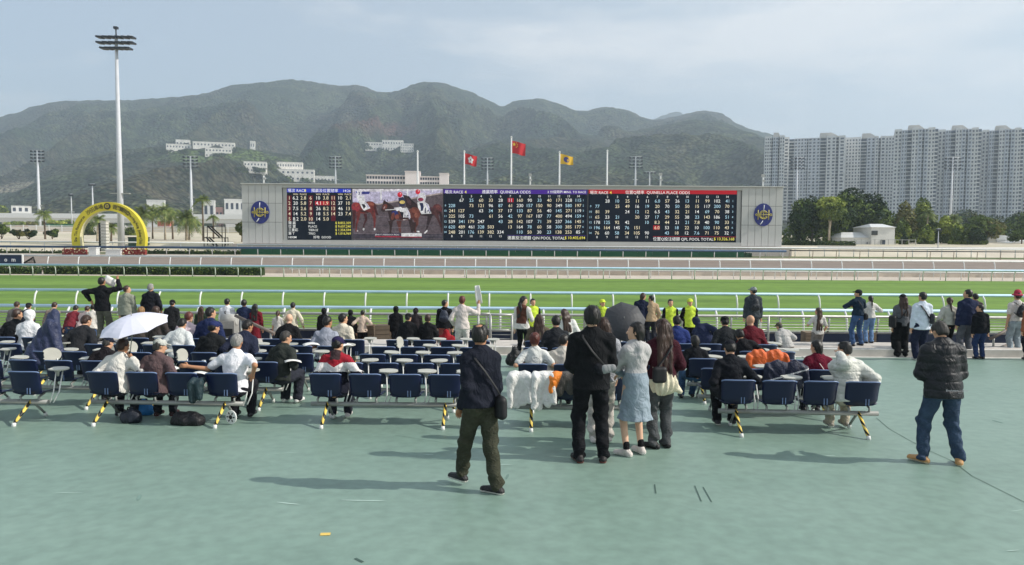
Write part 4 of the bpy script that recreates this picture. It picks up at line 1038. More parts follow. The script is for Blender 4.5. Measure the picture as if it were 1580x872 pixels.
mast(752, 242, 300, 480, 3.2, 4, 'thin floodlight mast between the two red flags', 'distant floodlight masts', wide=8)
mast(980, 240, 300, 480, 3.6, 4, 'thin floodlight mast right of the bare flagpole', 'distant floodlight masts', wide=9)
mast(1002, 264, 300, 450, 2.6, 1, 'short lamp post with a single crossbar right of the scoreboard masts', 'distant floodlight masts', wide=8)
mast(1228, 240, 340, 480, 4.0, 4, 'floodlight mast in front of the leftmost tower blocks', 'distant floodlight masts', wide=9)
mast(1466, 240, 350, 400, 4.0, 4, 'floodlight mast in front of the tall right tower blocks', 'distant floodlight masts', wide=11)
mast(144, 282, 345, 300, 3.0, 1, 'small lamp mast just left of the yellow arch top', 'distant floodlight masts', wide=4)
mast(111, 298, 345, 330, 2.2, 1, 'thin bare lamp pole between the left mast and the arch', 'distant floodlight masts', wide=2)
mast(1447, 352, 386, 125, 1.8, 1, 'slim street lamp before the palm tree at right', None, wide=3, head=False)
def flagpole(px, yt, Y, label):
    a = at_depth(px, 384, Y); c = at_depth(px, yt, Y); H = c.z - a.z
    o = empty('flagpole', (a.x, Y, a.z), 0, label, 'flagpole', 'white flagpoles behind the scoreboard')
    MB().tube([(0, 0, 0), (0, 0, H)], [.22, .13], 8).build('pole', M_white, o)
    MB().tube([(0, 0, H), (0, 0, H + .15), (0, 0, H + .35)], [.1, .22, .05], 8).build('finial', M_white, o); return o
flagpole(716, 235, 134, 'white flagpole flying the small red flag with a white flower'); flagpole(788, 213, 134, 'tallest white flagpole flying the red flag with yellow stars')
flagpole(862, 236, 134, 'white flagpole flying the yellow flag'); flagpole(935, 234, 134, 'bare white flagpole right of the yellow flag'); flagpole(644.5, 235, 134, 'bare white flagpole above the horse picture screen')
def flag(px, pts, Y, m, label, sag=.18):
    """pts: pixel outline tl, tr, br, bl"""
    P = [at_depth(p[0], p[1], Y) for p in pts]; o0 = P[0].copy(); nu, nv = 14, 8; vs = []
    for i in range(nu + 1):
        for j in range(nv + 1):
            u, v = i / nu, j / nv
            p = (P[0] * (1 - u) + P[1] * u) * (1 - v) + (P[3] * (1 - u) + P[2] * u) * v - o0
            p.y += .32 * math.sin(u * 8 + v * 1.2) * u; p.z += .10 * math.sin(u * 6.5) * u; vs.append(p)
    b = MB(); b.add(vs, [(i * (nv + 1) + j, (i + 1) * (nv + 1) + j, (i + 1) * (nv + 1) + j + 1, i * (nv + 1) + j + 1)[::-1] for i in range(nu) for j in range(nv)], 0, True)
    o = b.build('flag', m, label=label, cat='flag', group='flags above the scoreboard', loc=o0)
    def at(u, v):
        p = (P[0] * (1 - u) + P[1] * u) * (1 - v) + (P[3] * (1 - u) + P[2] * u) * v - o0
        p.y += .32 * math.sin(u * 8 + v * 1.2) * u - .03; p.z += .10 * math.sin(u * 6.5) * u; return p
    return o, at
def star(b, at, u, v, r, ru, n=5, a0=90, inner=.4):
    c = at(u, v); vs = [c]
    for i in range(2 * n):
        an = R(a0 + 180 * i / n); q = r * (1 if i % 2 == 0 else inner)
        e = at(min(1, max(0, u + q * math.cos(an) * ru)), min(1, max(0, v - q * math.sin(an)))); vs.append(e)
    for sgn in (0, .12):
        b.add([x + Vector((0, sgn, 0)) for x in vs], [(0, 1 + i, 1 + (i + 1) % (2 * n)) for i in range(2 * n)])
m_red = mat('flag red', 'c22a32', .7, .05, 1)
o, at_ = flag(716, [(717, 236.5), (736, 241), (735, 257), (717, 253)], 134, m_red, 'small red flag with a white five-petal flower')
b = MB()
for i in range(5): star(b, at_, .5 + .13 * math.cos(R(90 + 72 * i)), .5 - .2 * math.sin(R(90 + 72 * i)), .17, .72, 3, 90 + 72 * i, .75)
b.build('flower', M_white, o)
o, at_ = flag(788, [(789.5, 217), (811, 222), (810.5, 240.5), (789.5, 236)], 134, m_red, 'larger red flag with yellow stars at its hoist')
b = MB(); star(b, at_, .18, .27, .17, .8)
for u, v in ((.34, .12), (.41, .22), (.41, .36), (.34, .47)): star(b, at_, u, v, .06, .8)
b.build('stars', mat('flag yellow star', 'ecd04a', .7), o)
o, at_ = flag(862, [(863.5, 237), (884.5, 242), (884.5, 254.5), (863.5, 253)], 134, mat('flag yellow', 'e2b53a', .7, .05, 1), 'yellow flag with a round blue crest')
b = MB(); star(b, at_, .5, .5, .3, .72, 10, 90, .95); e_ = b.build('crest', mat('crest blue', '4a4a86', .7), o)
# small cameras and lamps on top of the board
for i, (px, yt) in enumerate(((407, 268), (818, 270), (1019, 269), (1177, 271))):
    a = at_depth(px, 286 + .006 * (px - 790), 123); c = at_depth(px, yt, 123)
    o = empty('lamp_post', (a.x, 123, a.z - .3), 0, ['small white post on the scoreboard roof near its left end', 'small white post with a lamp on the scoreboard roof right of the tall red flag', 'small white post on the scoreboard roof above the red title bar', 'small white post on the scoreboard roof near its right end'][i], 'roof post', 'small posts on the scoreboard roof')
    H = c.z - a.z + .3
    MB().tube([(0, 0, 0), (0, 0, H)], .13, 6).build('pole', M_white, o); MB().box((0, 0, H), (.5, .4, .45)).box((.1, 0, H * .6), (.45, .35, .3)).build('lamp_head', M_silver, o)
print('board', round(time.time() - T0, 1))
# ================================================================== towers
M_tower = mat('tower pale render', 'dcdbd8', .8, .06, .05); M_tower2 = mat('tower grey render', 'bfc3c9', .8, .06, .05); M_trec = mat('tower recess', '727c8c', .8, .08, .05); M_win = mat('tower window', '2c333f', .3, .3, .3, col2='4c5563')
M_tpink = mat('tower cream', 'c8c4bd', .8, .05, .05)
def tower(px0, px1, yt, Y, bays, label, crown=(.25, .6), seed=0, dep=24):
    a = at_depth(px0, 372, Y); c = at_depth(px1, yt, Y); W = c.x - a.x; zb = 0.0; H = c.z - zb
    o = empty('tower_block', ((a.x + c.x) / 2, Y, zb), -math.atan2((a.x + c.x) / 2, Y) * .9, label, 'tower block', 'apartment towers at the right')
    W *= math.cos(math.atan2((a.x + c.x) / 2, Y)) * 1.12
    n = sum(b_[0] for b_ in bays); x = -W / 2; w_ = MB(); led = MB(); body = [MB(), MB(), MB()]; fl = 3.05; nf = int(H / fl); r = random.Random(seed)
    for bw, dy, mi, nw in bays:
        bwid = W * bw / n
        if abs(dy) > 0 and mi == 0 and dy == 99: pass
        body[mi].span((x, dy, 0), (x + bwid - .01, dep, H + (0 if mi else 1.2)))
        for k in range(nf):
            z = H - (k + .55) * fl
            if z < 12: break
            for j in range(nw):
                cx = x + bwid * (j + .5) / nw; ww = bwid / nw * (.52 if mi != 2 else .8)
                w_.box((cx, dy - .02, z), (ww * r.uniform(.8, 1.1), .12, 1.5 if mi != 2 else 1.9))
                if (k + j) % 2 == 0 and mi != 2: led.box((cx + ww * .35, dy - .35, z - .95), (ww * .7, .6, .55))
            if mi != 2: led.box((x + bwid / 2, dy - .06, z + 1.45), (bwid - .05, .14, .18))
            else: led.box((x + bwid / 2, dy - .8, z - 1.2), (bwid * .96, 1.6, .9))
        x += bwid
    for q, m_, nm in zip(body, (M_tower, M_tower2, M_trec), ('wall', 'wall', 'recess')):
        if q.v: q.build(nm, m_, o)
    w_.build('window', M_win, o, kind='stuff'); led.build('ledge', M_tower, o, kind='stuff')
    x0, x1 = -W / 2 + W * crown[0], -W / 2 + W * crown[1]; hc = 3.0 * (Y / FPX) * 2.6
    b = MB(); b.prism([(x0, H), (x1 + W * .1, H), (x1 - W * .06, H + hc), (x0, H + hc)][::1], 4, dep - 4)
    b.build('roof_crown', M_tpink, o)
    return o
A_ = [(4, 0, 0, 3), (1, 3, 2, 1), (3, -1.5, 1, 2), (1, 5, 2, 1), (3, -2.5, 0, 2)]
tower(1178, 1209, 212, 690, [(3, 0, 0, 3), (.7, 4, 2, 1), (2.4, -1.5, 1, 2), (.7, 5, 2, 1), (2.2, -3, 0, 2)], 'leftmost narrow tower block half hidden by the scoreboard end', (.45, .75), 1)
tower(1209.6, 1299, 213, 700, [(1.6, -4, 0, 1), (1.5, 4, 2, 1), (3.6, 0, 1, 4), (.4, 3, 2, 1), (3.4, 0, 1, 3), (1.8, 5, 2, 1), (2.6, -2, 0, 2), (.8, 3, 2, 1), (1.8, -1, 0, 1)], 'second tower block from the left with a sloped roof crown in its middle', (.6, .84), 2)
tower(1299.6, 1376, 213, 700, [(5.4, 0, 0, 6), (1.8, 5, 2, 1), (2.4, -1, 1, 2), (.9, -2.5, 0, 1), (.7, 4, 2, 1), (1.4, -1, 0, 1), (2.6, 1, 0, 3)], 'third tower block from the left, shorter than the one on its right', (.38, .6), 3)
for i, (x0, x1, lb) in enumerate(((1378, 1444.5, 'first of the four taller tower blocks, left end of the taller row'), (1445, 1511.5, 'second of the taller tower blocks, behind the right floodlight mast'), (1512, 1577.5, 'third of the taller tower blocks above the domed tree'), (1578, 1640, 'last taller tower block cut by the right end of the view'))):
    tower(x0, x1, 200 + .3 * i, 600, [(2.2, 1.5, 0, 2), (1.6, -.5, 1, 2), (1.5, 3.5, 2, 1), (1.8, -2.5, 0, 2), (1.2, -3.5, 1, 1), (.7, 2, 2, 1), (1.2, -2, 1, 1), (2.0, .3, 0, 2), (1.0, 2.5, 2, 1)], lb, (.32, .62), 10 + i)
# ================================================================== white house, tents, far buildings
def house(x0, x1, yt, yb, Y, m, name, label, cat, floors=1, nwin=3, roof='flat', dep=8, rm=None, wm=None, group=None, win=(.5, .45), sink=.4):
    a = at_depth(x0, yb, Y); c = at_depth(x1, yt, Y); W = c.x - a.x; H = c.z - a.z + sink
    o = empty(name, ((a.x + c.x) / 2, Y, a.z - sink), -math.atan2((a.x + c.x) / 2, Y) * .8 if Y > 250 else 0, label, cat, group)
    MB().span((-W / 2, 0, 0), (W / 2, dep, H)).build('wall', m, o)
    if roof == 'hip':
        b = MB(); e = .25; zr = H + W * .16
        b.add([(-W / 2 - e, -e, H), (W / 2 + e, -e, H), (W / 2 + e, dep + e, H), (-W / 2 - e, dep + e, H), (-W / 2 + W * .22, dep * .4, zr), (W / 2 - W * .22, dep * .4, zr)], [(0, 1, 5, 4), (1, 2, 5), (2, 3, 4, 5), (3, 0, 4), (3, 2, 1, 0)]); b.build('roof', rm or M_white, o)
    else:
        MB().span((-W / 2 - .2, -.25, H), (W / 2 + .2, dep + .2, H + max(.12, H * .035))).build('roof', rm or m, o)
    if nwin:
        fh = H / floors; ww = W / nwin * win[0]; hh_ = fh * win[1]
        me = MB().box((0, 0, 0), (ww, .14, hh_)).mesh('window', [wm or M_win])
        for k in range(floors):
            for j in range(nwin): link('window', me, o, (-W / 2 + W * (j + .5) / nwin, -.03, fh * (k + .55)))
    return o
M_wall = mat('white render', 'dddbd6', .8, .06, .4)
h = house(1298, 1352, 367, 382, 150, M_wall, 'white_house', 'long low white house with a pale roof right of the dark trees', 'house', 1, 2, 'hip', 9, M_white, win=(.08, .18))
h = house(1344, 1381, 351, 382, 149, M_wall, 'white_house', 'two-storey white house block with a curved white roof and a dark upper opening', 'house', 1, 0, 'hip', 8, M_white)
k = 149 / FPX
MB().box((-13.5 * k, -.06, 25.5 * k), (9 * k, .2, 6.5 * k)).build('opening', mat('dark opening', '3a3d40', .6), h)
wm = MB().box((0, -.06, 0), (3 * k, .2, 7.5 * k)).mesh('window', [M_win]); link('window', wm, h, (-2 * k, 0, 11 * k)); link('window', wm, h, (1.6 * k, 0, 11 * k))
t = empty('garden_fence', at_depth(1318, 383, 147), 0, 'thin pale fence with posts in front of the white house', 'fence')
pm = MB().box((0, 0, .9), (.1, .1, 1.8)).mesh('post', [M_silver])
for i in range(10): link('post', pm, t, (i * 1.35, 0, 0))
MB().box((6, 0, 1.7), (12.4, .06, .08)).build('top_rail', M_silver, t)
def tent(x0, x1, yt, yb, Y, label, m=None):
    a = at_depth(x0, yb, Y); c = at_depth(x1, yt, Y); W = c.x - a.x; H = c.z - a.z + .3
    o = empty('tent', ((a.x + c.x) / 2, Y, a.z - .3), 0, label, 'tent', 'white tents at the right')
    MB().span((-W / 2, 0, 0), (W / 2, 8, H * .72)).build('side_wall', m or M_wall, o)
    b = MB(); n = 8
    b.prism([(W / 2 + .2, H * .7)] + [(W / 2 * math.cos(math.pi * i / n), H * .72 + H * .28 * math.sin(math.pi * i / n)) for i in range(n + 1)][:] + [(-W / 2 - .2, H * .7)], -.2, 8.2)
    b.build('roof', M_white, o)
    pm = MB().box((0, -.15, H * .35), (.14, .14, H * .7)).mesh('pole', [M_silver])
    for i in range(4): link('pole', pm, o, (-W / 2 + W * i / 3, 0, 0))
tent(1380, 1432, 361, 382, 178, 'white tent seen behind the trees right of the white house'); tent(1450, 1492, 367, 382, 175, 'low white tent behind the street lamp and palm'); tent(1524, 1562, 363, 384, 170, 'white tent with a rounded roof right of the dark round bush'); tent(1560, 1640, 371, 384, 165, 'long low white tent at the right end of the view')
# left: highway, far sheds, containers, fence
M_via = mat('viaduct concrete', 'c9c7c1', .8, .06, .05)
a = at_depth(-200, 345, 420); c = at_depth(420, 331, 420)
o = empty('highway_viaduct', (0, 420, a.z - 14), 0, 'long pale highway viaduct running behind the palm trees', 'viaduct')
zt = at_depth(170, 337, 420).z - (a.z - 14)
MB().span((-420, 0, zt - 2.4), (-132, 12, zt)).build('deck', M_via, o); MB().span((-420, -.4, zt), (-132, 0, zt + 2.6)).build('parapet', M_white, o)
MB().span((-420, 2, zt - 7.2), (-132, 13, zt - 4.6)).build('lower_deck', M_via, o)
pm = MB().span((-1.2, 3, -6), (1.2, 6, zt - 2.4)).mesh('pier', [M_via])
for i in range(10): link('pier', pm, o, (-410 + i * 30, 0, 0))
house(20, 43, 318, 329, 430, M_wall, 'far_pavilion', 'tiny white pavilion with two corner posts above the highway at left', 'building', 1, 3, dep=10)
house(228, 252, 310, 332, 470, M_wall, 'far_building', 'plain white building above the palms right of the tall mast', 'building', 1, 0, dep=10, sink=8)
house(314, 330, 310, 322, 470, M_wall, 'far_building', 'small white square building behind the tallest palm', 'building', 1, 2, dep=10, sink=8)
house(348, 392, 309, 330, 440, M_wall, 'far_building', 'white two-storey building with window bands beside the scoreboard left edge', 'building', 2, 6, dep=10, sink=8)
house(333, 343, 321, 330, 440, mat('pink render', 'c79a90', .8), 'far_building', 'small pink building left of the white two-storey one', 'building', 1, 2, dep=8, sink=8)
mg = mat('green container', '1f7a55', .6, .1, .3)
for x0, x1, yt, yb, m_, lb in ((73, 92, 347, 357, mg, 'green shipping container, left of the pair by the arch'), (94, 114, 347, 357, mg, 'green shipping container touching the left leg of the yellow arch'), (0, 17, 352, 364, mat('container grey', '8f9aa0', .6), 'grey container at the far left by the shrubs'), (24, 42, 349, 360, mat('container orange', 'b06a35', .6), 'orange container between the shrubs at left'), (44, 60, 349, 362, M_wall, 'white container by the left floodlight mast'), (243, 262, 342, 354, mat('container red', 'b4675a', .6), 'reddish container behind the palm trees')):
    o, W_, H_ = cabinet(x0, x1, yt, yb, 240, m_, 'shipping_container', lb, 'container', 2.4)
    rb = MB().box((0, -.04, 0), (.12, .08, H_ * .9)).mesh('rib', [m_])
    for i in range(8): link('rib', rb, o, (-W_ / 2 + W_ * (i + .5) / 8, 0, H_ / 2))
t = empty('paddock_fence', (-160, 232, 3.4), 0, 'long white paddock fence with posts across the sandy infield', 'fence')
for z in (.5, 1.0, 1.5, 2.0): MB().box((45, 0, z), (110, .08, .16)).build('rail', M_white, t)
pm = MB().box((0, 0, 1.1), (.2, .2, 2.3)).mesh('post', [M_white])
for i in range(28): link('post', pm, t, (-9 + i * 4, 0, 0))
MB().box((-125, 236, 3.9), (190, 1, 2.6)).build('sandy_bank', M_ground, kind='structure')
# scaffold stairs
a = at_depth(315, 381, 124); K = 124 / FPX
o = empty('scaffold_stair', a, 0, 'black scaffold viewing stair between the palm trees and the scoreboard', 'scaffold stair')
q = lambda px, py: ((px - 315) * K, 0, (381 - py) * K)
b = MB()
for p1, p2 in (((315, 381), (315, 348)), ((343, 381), (343, 346)), ((347, 366), (347, 381)), ((315, 367), (347, 367)), ((320, 349), (343, 349))):
    for dy in (0, 1.4): b.tube([Vector(q(*p1)) + Vector((0, dy, 0)), Vector(q(*p2)) + Vector((0, dy, 0))], .07, 5)
b.build('frame', M_black, o)
for i, (p1, p2) in enumerate((((321, 349), (339, 366)), ((318, 366), (333, 381)))):
    s_ = MB(); v1, v2 = Vector(q(*p1)), Vector(q(*p2))
    for dy in (0, 1.3): s_.tube([v1 + Vector((0, dy, 0)), v2 + Vector((0, dy, 0))], .13, 5)
    for j in range(9): s_.box(v1.lerp(v2, (j + .5) / 9) + Vector((0, .65, 0)), (.25, 1.3, .05))
    s_.build('stair_flight', M_black, o)
# palms and shrubs behind the arch
for i, (px, yt, yb, Y, fr, lb) in enumerate(((70, 322, 376, 150, 2.3, 'palm tree at the left by the floodlight mast'), (224, 318, 379, 150, 3.4, 'palm tree just right of the yellow arch'), (236, 316, 379, 158, 3.3, 'palm tree leaning close behind the one right of the arch'), (255, 313, 379, 152, 3.2, 'slim dark palm tree, third right of the arch'), (267, 326, 379, 156, 2.2, 'short palm tree between two taller ones'), (288, 322, 379, 148, 3.6, 'stout double-trunked palm tree nearest the scaffold stair'), (314, 300, 379, 146, 2.2, 'tallest thin palm tree beside the scaffold stair'), (292, 330, 379, 149, 3.0, 'low leaning palm tree with yellowish fronds'), (330, 330, 379, 160, 1.6, 'small palm tree behind the scaffold stair'), (150, 330, 381, 135, 2.0, 'small palm tree seen inside the yellow arch'), (172, 343, 381, 132, 1.7, 'yellowish short palm tree inside the arch right of the winning post'))):
    palm(px, yt, yb, Y, 60 + i, lb, fr=fr, tr=.17 if px != 288 else .26)
for i, (x0, x1, yt, yb, Y, n_, mm, lb) in enumerate(((-12, 18, 345, 376, 150, 900, [M_midleaf, M_dkleaf], 'small green tree at the far left end'), (20, 40, 352, 376, 150, 800, [M_dkleaf, M_olive], 'flat-topped small dark tree, left one of the pair by the mast'), (34, 58, 353, 376, 152, 900, [M_dkleaf, M_olive], 'flat-topped small dark tree, right one of the pair by the mast'), (70, 92, 352, 376, 151, 800, [M_dkleaf, M_midleaf], 'dark tree with a V-shaped trunk left of the arch'), (358, 388, 338, 378, 140, 1500, [M_olive, M_midleaf], 'sparse olive tree touching the left edge of the scoreboard'), (126, 150, 340, 370, 190, 1300, [M_midleaf, M_dkleaf], 'dark tree seen through the left half of the arch'), (192, 216, 345, 372, 190, 1300, [M_midleaf, M_ltleaf], 'green tree seen through the right half of the arch'), (4, 40, 340, 352, 330, 1300, [M_ltleaf, M_midleaf], 'yellow-green tree below the highway at far left'), (40, 70, 340, 354, 330, 1300, [M_olive, M_midleaf], 'olive tree below the highway by the left mast'), (78, 112, 338, 350, 330, 1300, [M_ltleaf, M_midleaf], 'yellow-green tree below the highway left of the arch'), (-10, 14, 314, 332, 440, 1200, [M_midleaf, M_ltleaf], 'rounded green tree above the highway at far left'))):
    tree_at(x0, x1, yt, yb, Y, 80 + i, mm, lb, n=n_, size=.24 if Y < 200 else .6, k=7, crown_from=.35 if Y < 160 else .1, group='trees on the left infield')
# hillside villas
def villa(x0, x1, yt, yb, label, floors, nwin, wing=None, m=None, name='hillside_villa'):
    p = hill_hit((x0 + x1) / 2, yb + 1); Y = p.y - 12
    o = house(x0, x1, yt, yb, Y, m or mat('sunlit white render', 'ece6dc', .8, .12, .1), name, label, 'villa', floors, nwin, dep=22, group='white buildings on the hillside', win=(.42, .3), sink=8)
    return o
for v in (((258, 292, 223, 231), 'low white hillside building with a tiled hall at its left end', 2, 8), ((272, 292, 216, 222), 'white domed pavilion on top of the leftmost hillside building', 1, 4), ((300, 360, 220, 229), 'long white stepped hillside terrace right of the domed one', 2, 12), ((318, 356, 229, 236), 'lower white terrace below the long stepped one', 2, 8), ((377, 410, 250, 258), 'small white hillside block with dark window bands', 2, 7), ((386, 393, 218, 226), 'tiny white house high on the left hillside', 1, 2), ((428, 466, 251, 262), 'white hillside block with a colonnade', 2, 10), ((420, 484, 262, 272), 'wide white hillside base block below the colonnaded one', 2, 9), ((484, 515, 272, 277), 'thin white terrace right of the wide hillside block', 1, 6), ((564, 596, 220, 227), 'pale hillside block at the left of the upper cluster above the long pink building', 2, 8), ((590, 622, 217, 228), 'middle block of the pale hillside cluster above the long pink building', 2, 8), ((618, 638, 222, 229), 'right block of the pale hillside cluster above the long pink building', 3, 6)):
    villa(*v[0], v[1], v[2], v[3])
CL = ['below the left end of the leftmost white building', 'below the domed white pavilion', 'left under the long stepped terrace', 'under the right half of the long stepped terrace', 'at the right end of the long stepped terrace', 'left below the small dark-banded block', 'right below the small dark-banded block', 'between the small banded block and the colonnaded one', 'below the left half of the wide base block', 'below the right half of the wide base block', 'right of the colonnaded block', 'left of the pale upper cluster', 'below the middle of the pale upper cluster', 'below the right block of the pale upper cluster', 'at the right end of the pale upper cluster', 'between the domed pavilion and the stepped terrace']
for i, (px, py, hw, hh_) in enumerate(((258, 234, 9, 6), (285, 235, 10, 6), (312, 236, 8, 5), (338, 239, 12, 6), (364, 232, 9, 9), (372, 262, 12, 8), (400, 262, 12, 7), (418, 258, 9, 10), (440, 276, 14, 7), (470, 277, 14, 7), (492, 268, 9, 9), (566, 226, 9, 8), (590, 234, 13, 6), (612, 236, 12, 6), (642, 226, 10, 9), (300, 218, 8, 6))):
    p = hill_hit(px, py); Y = p.y - 30; a = at_depth(px - hw, py + hh_ * .6, Y); c = at_depth(px + hw, py - hh_ * .7, Y); W = (c.x - a.x) / 2; H = c.z - a.z
    tree(((a.x + c.x) / 2, Y, a.z), rlobes(0, H * .52, W, H * .5, 6, 300 + i, low=True), 500, W * .11, 300 + i, [M_dkleaf, M_midleaf], 'tree clump on the hillside ' + CL[i], trunk=(.8, None), group='tree clumps round the hillside buildings')
pk = mat('pinkish render', 'ddd4d2', .8, .05, .2)
house(566, 625, 271, 292, 300, pk, 'school_building', 'long pinkish building with window grids above the horse picture, left wing', 'building', 3, 14, dep=12, win=(.7, .5)); house(625, 648, 265, 292, 298, pk, 'school_building', 'taller plain pinkish middle block above the horse picture', 'building', 1, 0, dep=14)
house(648, 678, 273, 292, 300, pk, 'school_building', 'pinkish wing with window grids right of the plain middle block', 'building', 3, 8, dep=12, win=(.7, .5)); house(678, 692, 268, 292, 299, pk, 'school_building', 'narrow pinkish end block above the scoreboard', 'building', 1, 0, dep=12)
print('buildings', round(time.time() - T0, 1))
# ================================================================== haze
hz = MB().span((-3600, -30, -2.9), (3900, 5600, 700)).build('haze', [], kind='stuff')
hm = bpy.data.materials.new('haze air'); hm.use_nodes = True; nt = hm.node_tree; nt.nodes.clear(); o_ = nn(nt, 'ShaderNodeOutputMaterial'); pv = nn(nt, 'ShaderNodeVolumePrincipled')
pv.inputs['Density'].default_value = HAZE; pv.inputs['Color'].default_value = (.72, .84, .97, 1); pv.inputs['Anisotropy'].default_value = .2
nt.links.new(pv.outputs[0], o_.inputs['Volume']); hz.data.materials.append(hm)
# ================================================================== benches of four seats
M_seat = mat('navy seat plastic', '0a1639', .36, .08, 3, spec=.45)
M_seatrim = mat('seat rim plastic', '6f82a8', .35, .05, 3, spec=.5)
M_steel = mat('grey painted steel', '8f908c', .5, .1, 8, metal=.2)
M_tab = mat('grey tablet laminate', 'b4b3a9', .5, .06, 5)
M_foot = mat('white foot cap', 'd8d8d4', .6)
def stripe_mat():
    m = bpy.data.materials.new('yellow and black tape'); m.use_nodes = True; nt = m.node_tree; L = nt.links.new; b = nt.nodes['Principled BSDF']; b.inputs['Roughness'].default_value = .5
    tc = nn(nt, 'ShaderNodeTexCoord'); s = nn(nt, 'ShaderNodeSeparateXYZ'); L(tc.outputs['Object'], s.inputs[0])
    def ma(op, a, b_):
        n = nn(nt, 'ShaderNodeMath', operation=op)
        for i, v in enumerate((a, b_)):
            if isinstance(v, (int, float)): n.inputs[i].default_value = v
            else: L(v, n.inputs[i])
        return n.outputs[0]
    v = ma('ADD', ma('MULTIPLY', s.outputs[2], 10.0), ma('MULTIPLY', s.outputs[0], 14.0)); v = ma('FRACT', v, 0); v = ma('GREATER_THAN', v, .52)
    x = nn(nt, 'ShaderNodeMix', data_type='RGBA'); x.inputs['A'].default_value = lin('f0cf62'); x.inputs['B'].default_value = lin('17160f'); L(v, x.inputs['Factor']); L(x.outputs['Result'], b.inputs['Base Color']); return m
M_stripe = stripe_mat()
def fn_back(u, v):
    a = 2 * u - 1; x = a * (.222 + .012 * v) * (1 - .10 * max(0, .25 - v) / .25 * abs(a) ** 3); z = .405 + .355 * v
    if v > .9: z -= .022 * abs(a) ** 8
    y = -.065 * v + .05 * abs(a) ** 3 + .012 * math.sin(math.pi * v) + .05 * max(0, .2 - v) / .2
    return (x, y, z)
def fn_pan(u, v):
    a = 2 * u - 1; return (a * .222, .05 + .40 * v, .405 + .035 * abs(a) ** 3 - .03 * max(0, v - .8) / .2 + .012 * (1 - v))
me_back = MB().shell(fn_back, 14, 12, .012).mesh('backrest', [M_seat])
me_rim = MB().tube([tuple(Vector(fn_back(i / 20, 1)) + Vector((0, .004, .002))) for i in range(21)], .0095, 6).mesh('rim', [M_seatrim])
me_pan = MB().shell(fn_pan, 10, 8, .016).mesh('seat', [M_seat])
b = MB()
for x in (.045, .085): b.box((x, -.012, .47), (.012, .008, .09))
me_slot = b.mesh('moulded_rib', [M_seatrim])
b = MB()
b.tube([(0, .12, .26), (0, .09, .36), (0, .22, .40)], .017, 6)
me_brk = b.mesh('bracket', [M_steel])
def paddle():
    o = []
    for i in range(28):
        t = 2 * math.pi * i / 28; x = .155 * math.cos(t); y = .115 * math.sin(t)
        if -.6 < math.sin(t) < .25 and math.cos(t) < -.6: x += .035
        o.append((x, y))
    return o
b = MB(); b.prism_z(paddle(), -.009, .009); b.tube([(0, -.02, -.008), (0, -.03, -.05), (.005, -.03, -.11)], [.075, .035, .018], 10, flat=.6); me_tab = b.mesh('tablet', [M_tab])
b = MB(); b.tube([(.02, .12, .27), (.06, .2, .42), (.04, .33, .73)], .0095, 6)
b.tube([(-.03, .12, .27), (.0, .16, .42), (-.03, .28, .73)], .0095, 6)
me_arm = b.mesh('tablet_arm', [M_foot])
PITCH_S = .57
def leg_mesh(front):
    if front: return MB().tube([(0, .14, .29), (0, .42, .04)], .018, 8).mesh('leg', [M_steel])
    return MB().tube([(0, .12, .30), (0, -.24, .045)], .023, 10).mesh('leg', [M_stripe])
me_rl, me_fl = leg_mesh(False), leg_mesh(True)
me_rc = MB().tube([(0, -.235, .06), (0, -.25, 0)], [.026, .031], 10).mesh('foot_cap', [M_foot]); me_fc = MB().tube([(0, .41, .06), (0, .425, 0)], [.024, .028], 10).mesh('foot_cap', [M_foot])
ROWS = {}
def bench(key, pxl, Yl, pxr, Yr, label, stow=(), notab=(), nseat=4):
    zl = floor_z(Yl); pl = Vector((x_at(pxl, Yl, zl + .6), Yl, zl)); zr = floor_z(Yr); pr = Vector((x_at(pxr, Yr, zr + .6), Yr, zr))
    d = (pr - pl); ang = math.atan2(d.y, d.x); sc_ = d.length / (PITCH_S * (nseat - 1))
    o = empty('bench', pl, ang, label, 'bench', 'blue four-seat benches in the forecourt')
    o.rotation_euler = (0, -math.atan2(d.z, math.hypot(d.x, d.y)), ang)
    P = PITCH_S * sc_
    MB().tube([(-.24, .12, .285), (P * (nseat - 1) + .27, .12, .285)], .034, 10).build('beam', M_steel, o)
    r = random.Random(hash(key) % 1000 if False else sum(map(ord, key)))
    for i in range(nseat):
        x = i * P
        bk = link('backrest', me_back, o, (x, 0, 0)); link('rim', me_rim, bk); link('moulded_rib', me_slot, bk)
        link('seat', me_pan, o, (x, 0, 0)); link('bracket', me_brk, o, (x - .14, 0, 0)); link('bracket', me_brk, o, (x + .14, 0, 0))
        if i in notab: continue
        link('tablet_arm', me_arm, o, (x + P / 2, .02, 0))
        if i in stow: link('tablet', me_tab, o, (x + P / 2 - .03, .30, .80), (R(86), R(8), R(70 + r.uniform(-15, 15))))
        else: link('tablet', me_tab, o, (x + P / 2 - .02, .34, .742), (R(3), R(r.uniform(-3, 3)), R(r.uniform(-8, 8))))
    for x in (0.0, P * (nseat - 1)):
        link('leg', me_rl, o, (x, 0, 0)); link('leg', me_fl, o, (x, 0, 0)); link('foot_cap', me_rc, o, (x, 0, 0)); link('foot_cap', me_fc, o, (x, 0, 0))
    ROWS[key] = (pl, pr); return o
def row_pos(key, px):
    """point on a bench row (seat reference, floor level) seen at pixel column px"""
    pl, pr = ROWS[key]; best = min((abs(proj(pl.lerp(pr, t / 200) + Vector((0, .1, .9)))[0] - px), t) for t in range(-60, 261))[1] / 200
    return pl.lerp(pr, best)
b1 = bench
bench('Z3', -190, 13.3, -34, 13.2, 'blue bench whose seats end at the left edge, third row')
bench('Z4', -76, 14.5, 62, 14.4, 'blue bench of the far left block, fourth row'); bench('Z5', -34, 15.8, 93, 15.7, 'blue bench of the far left block, rearmost row nearest the kerb')
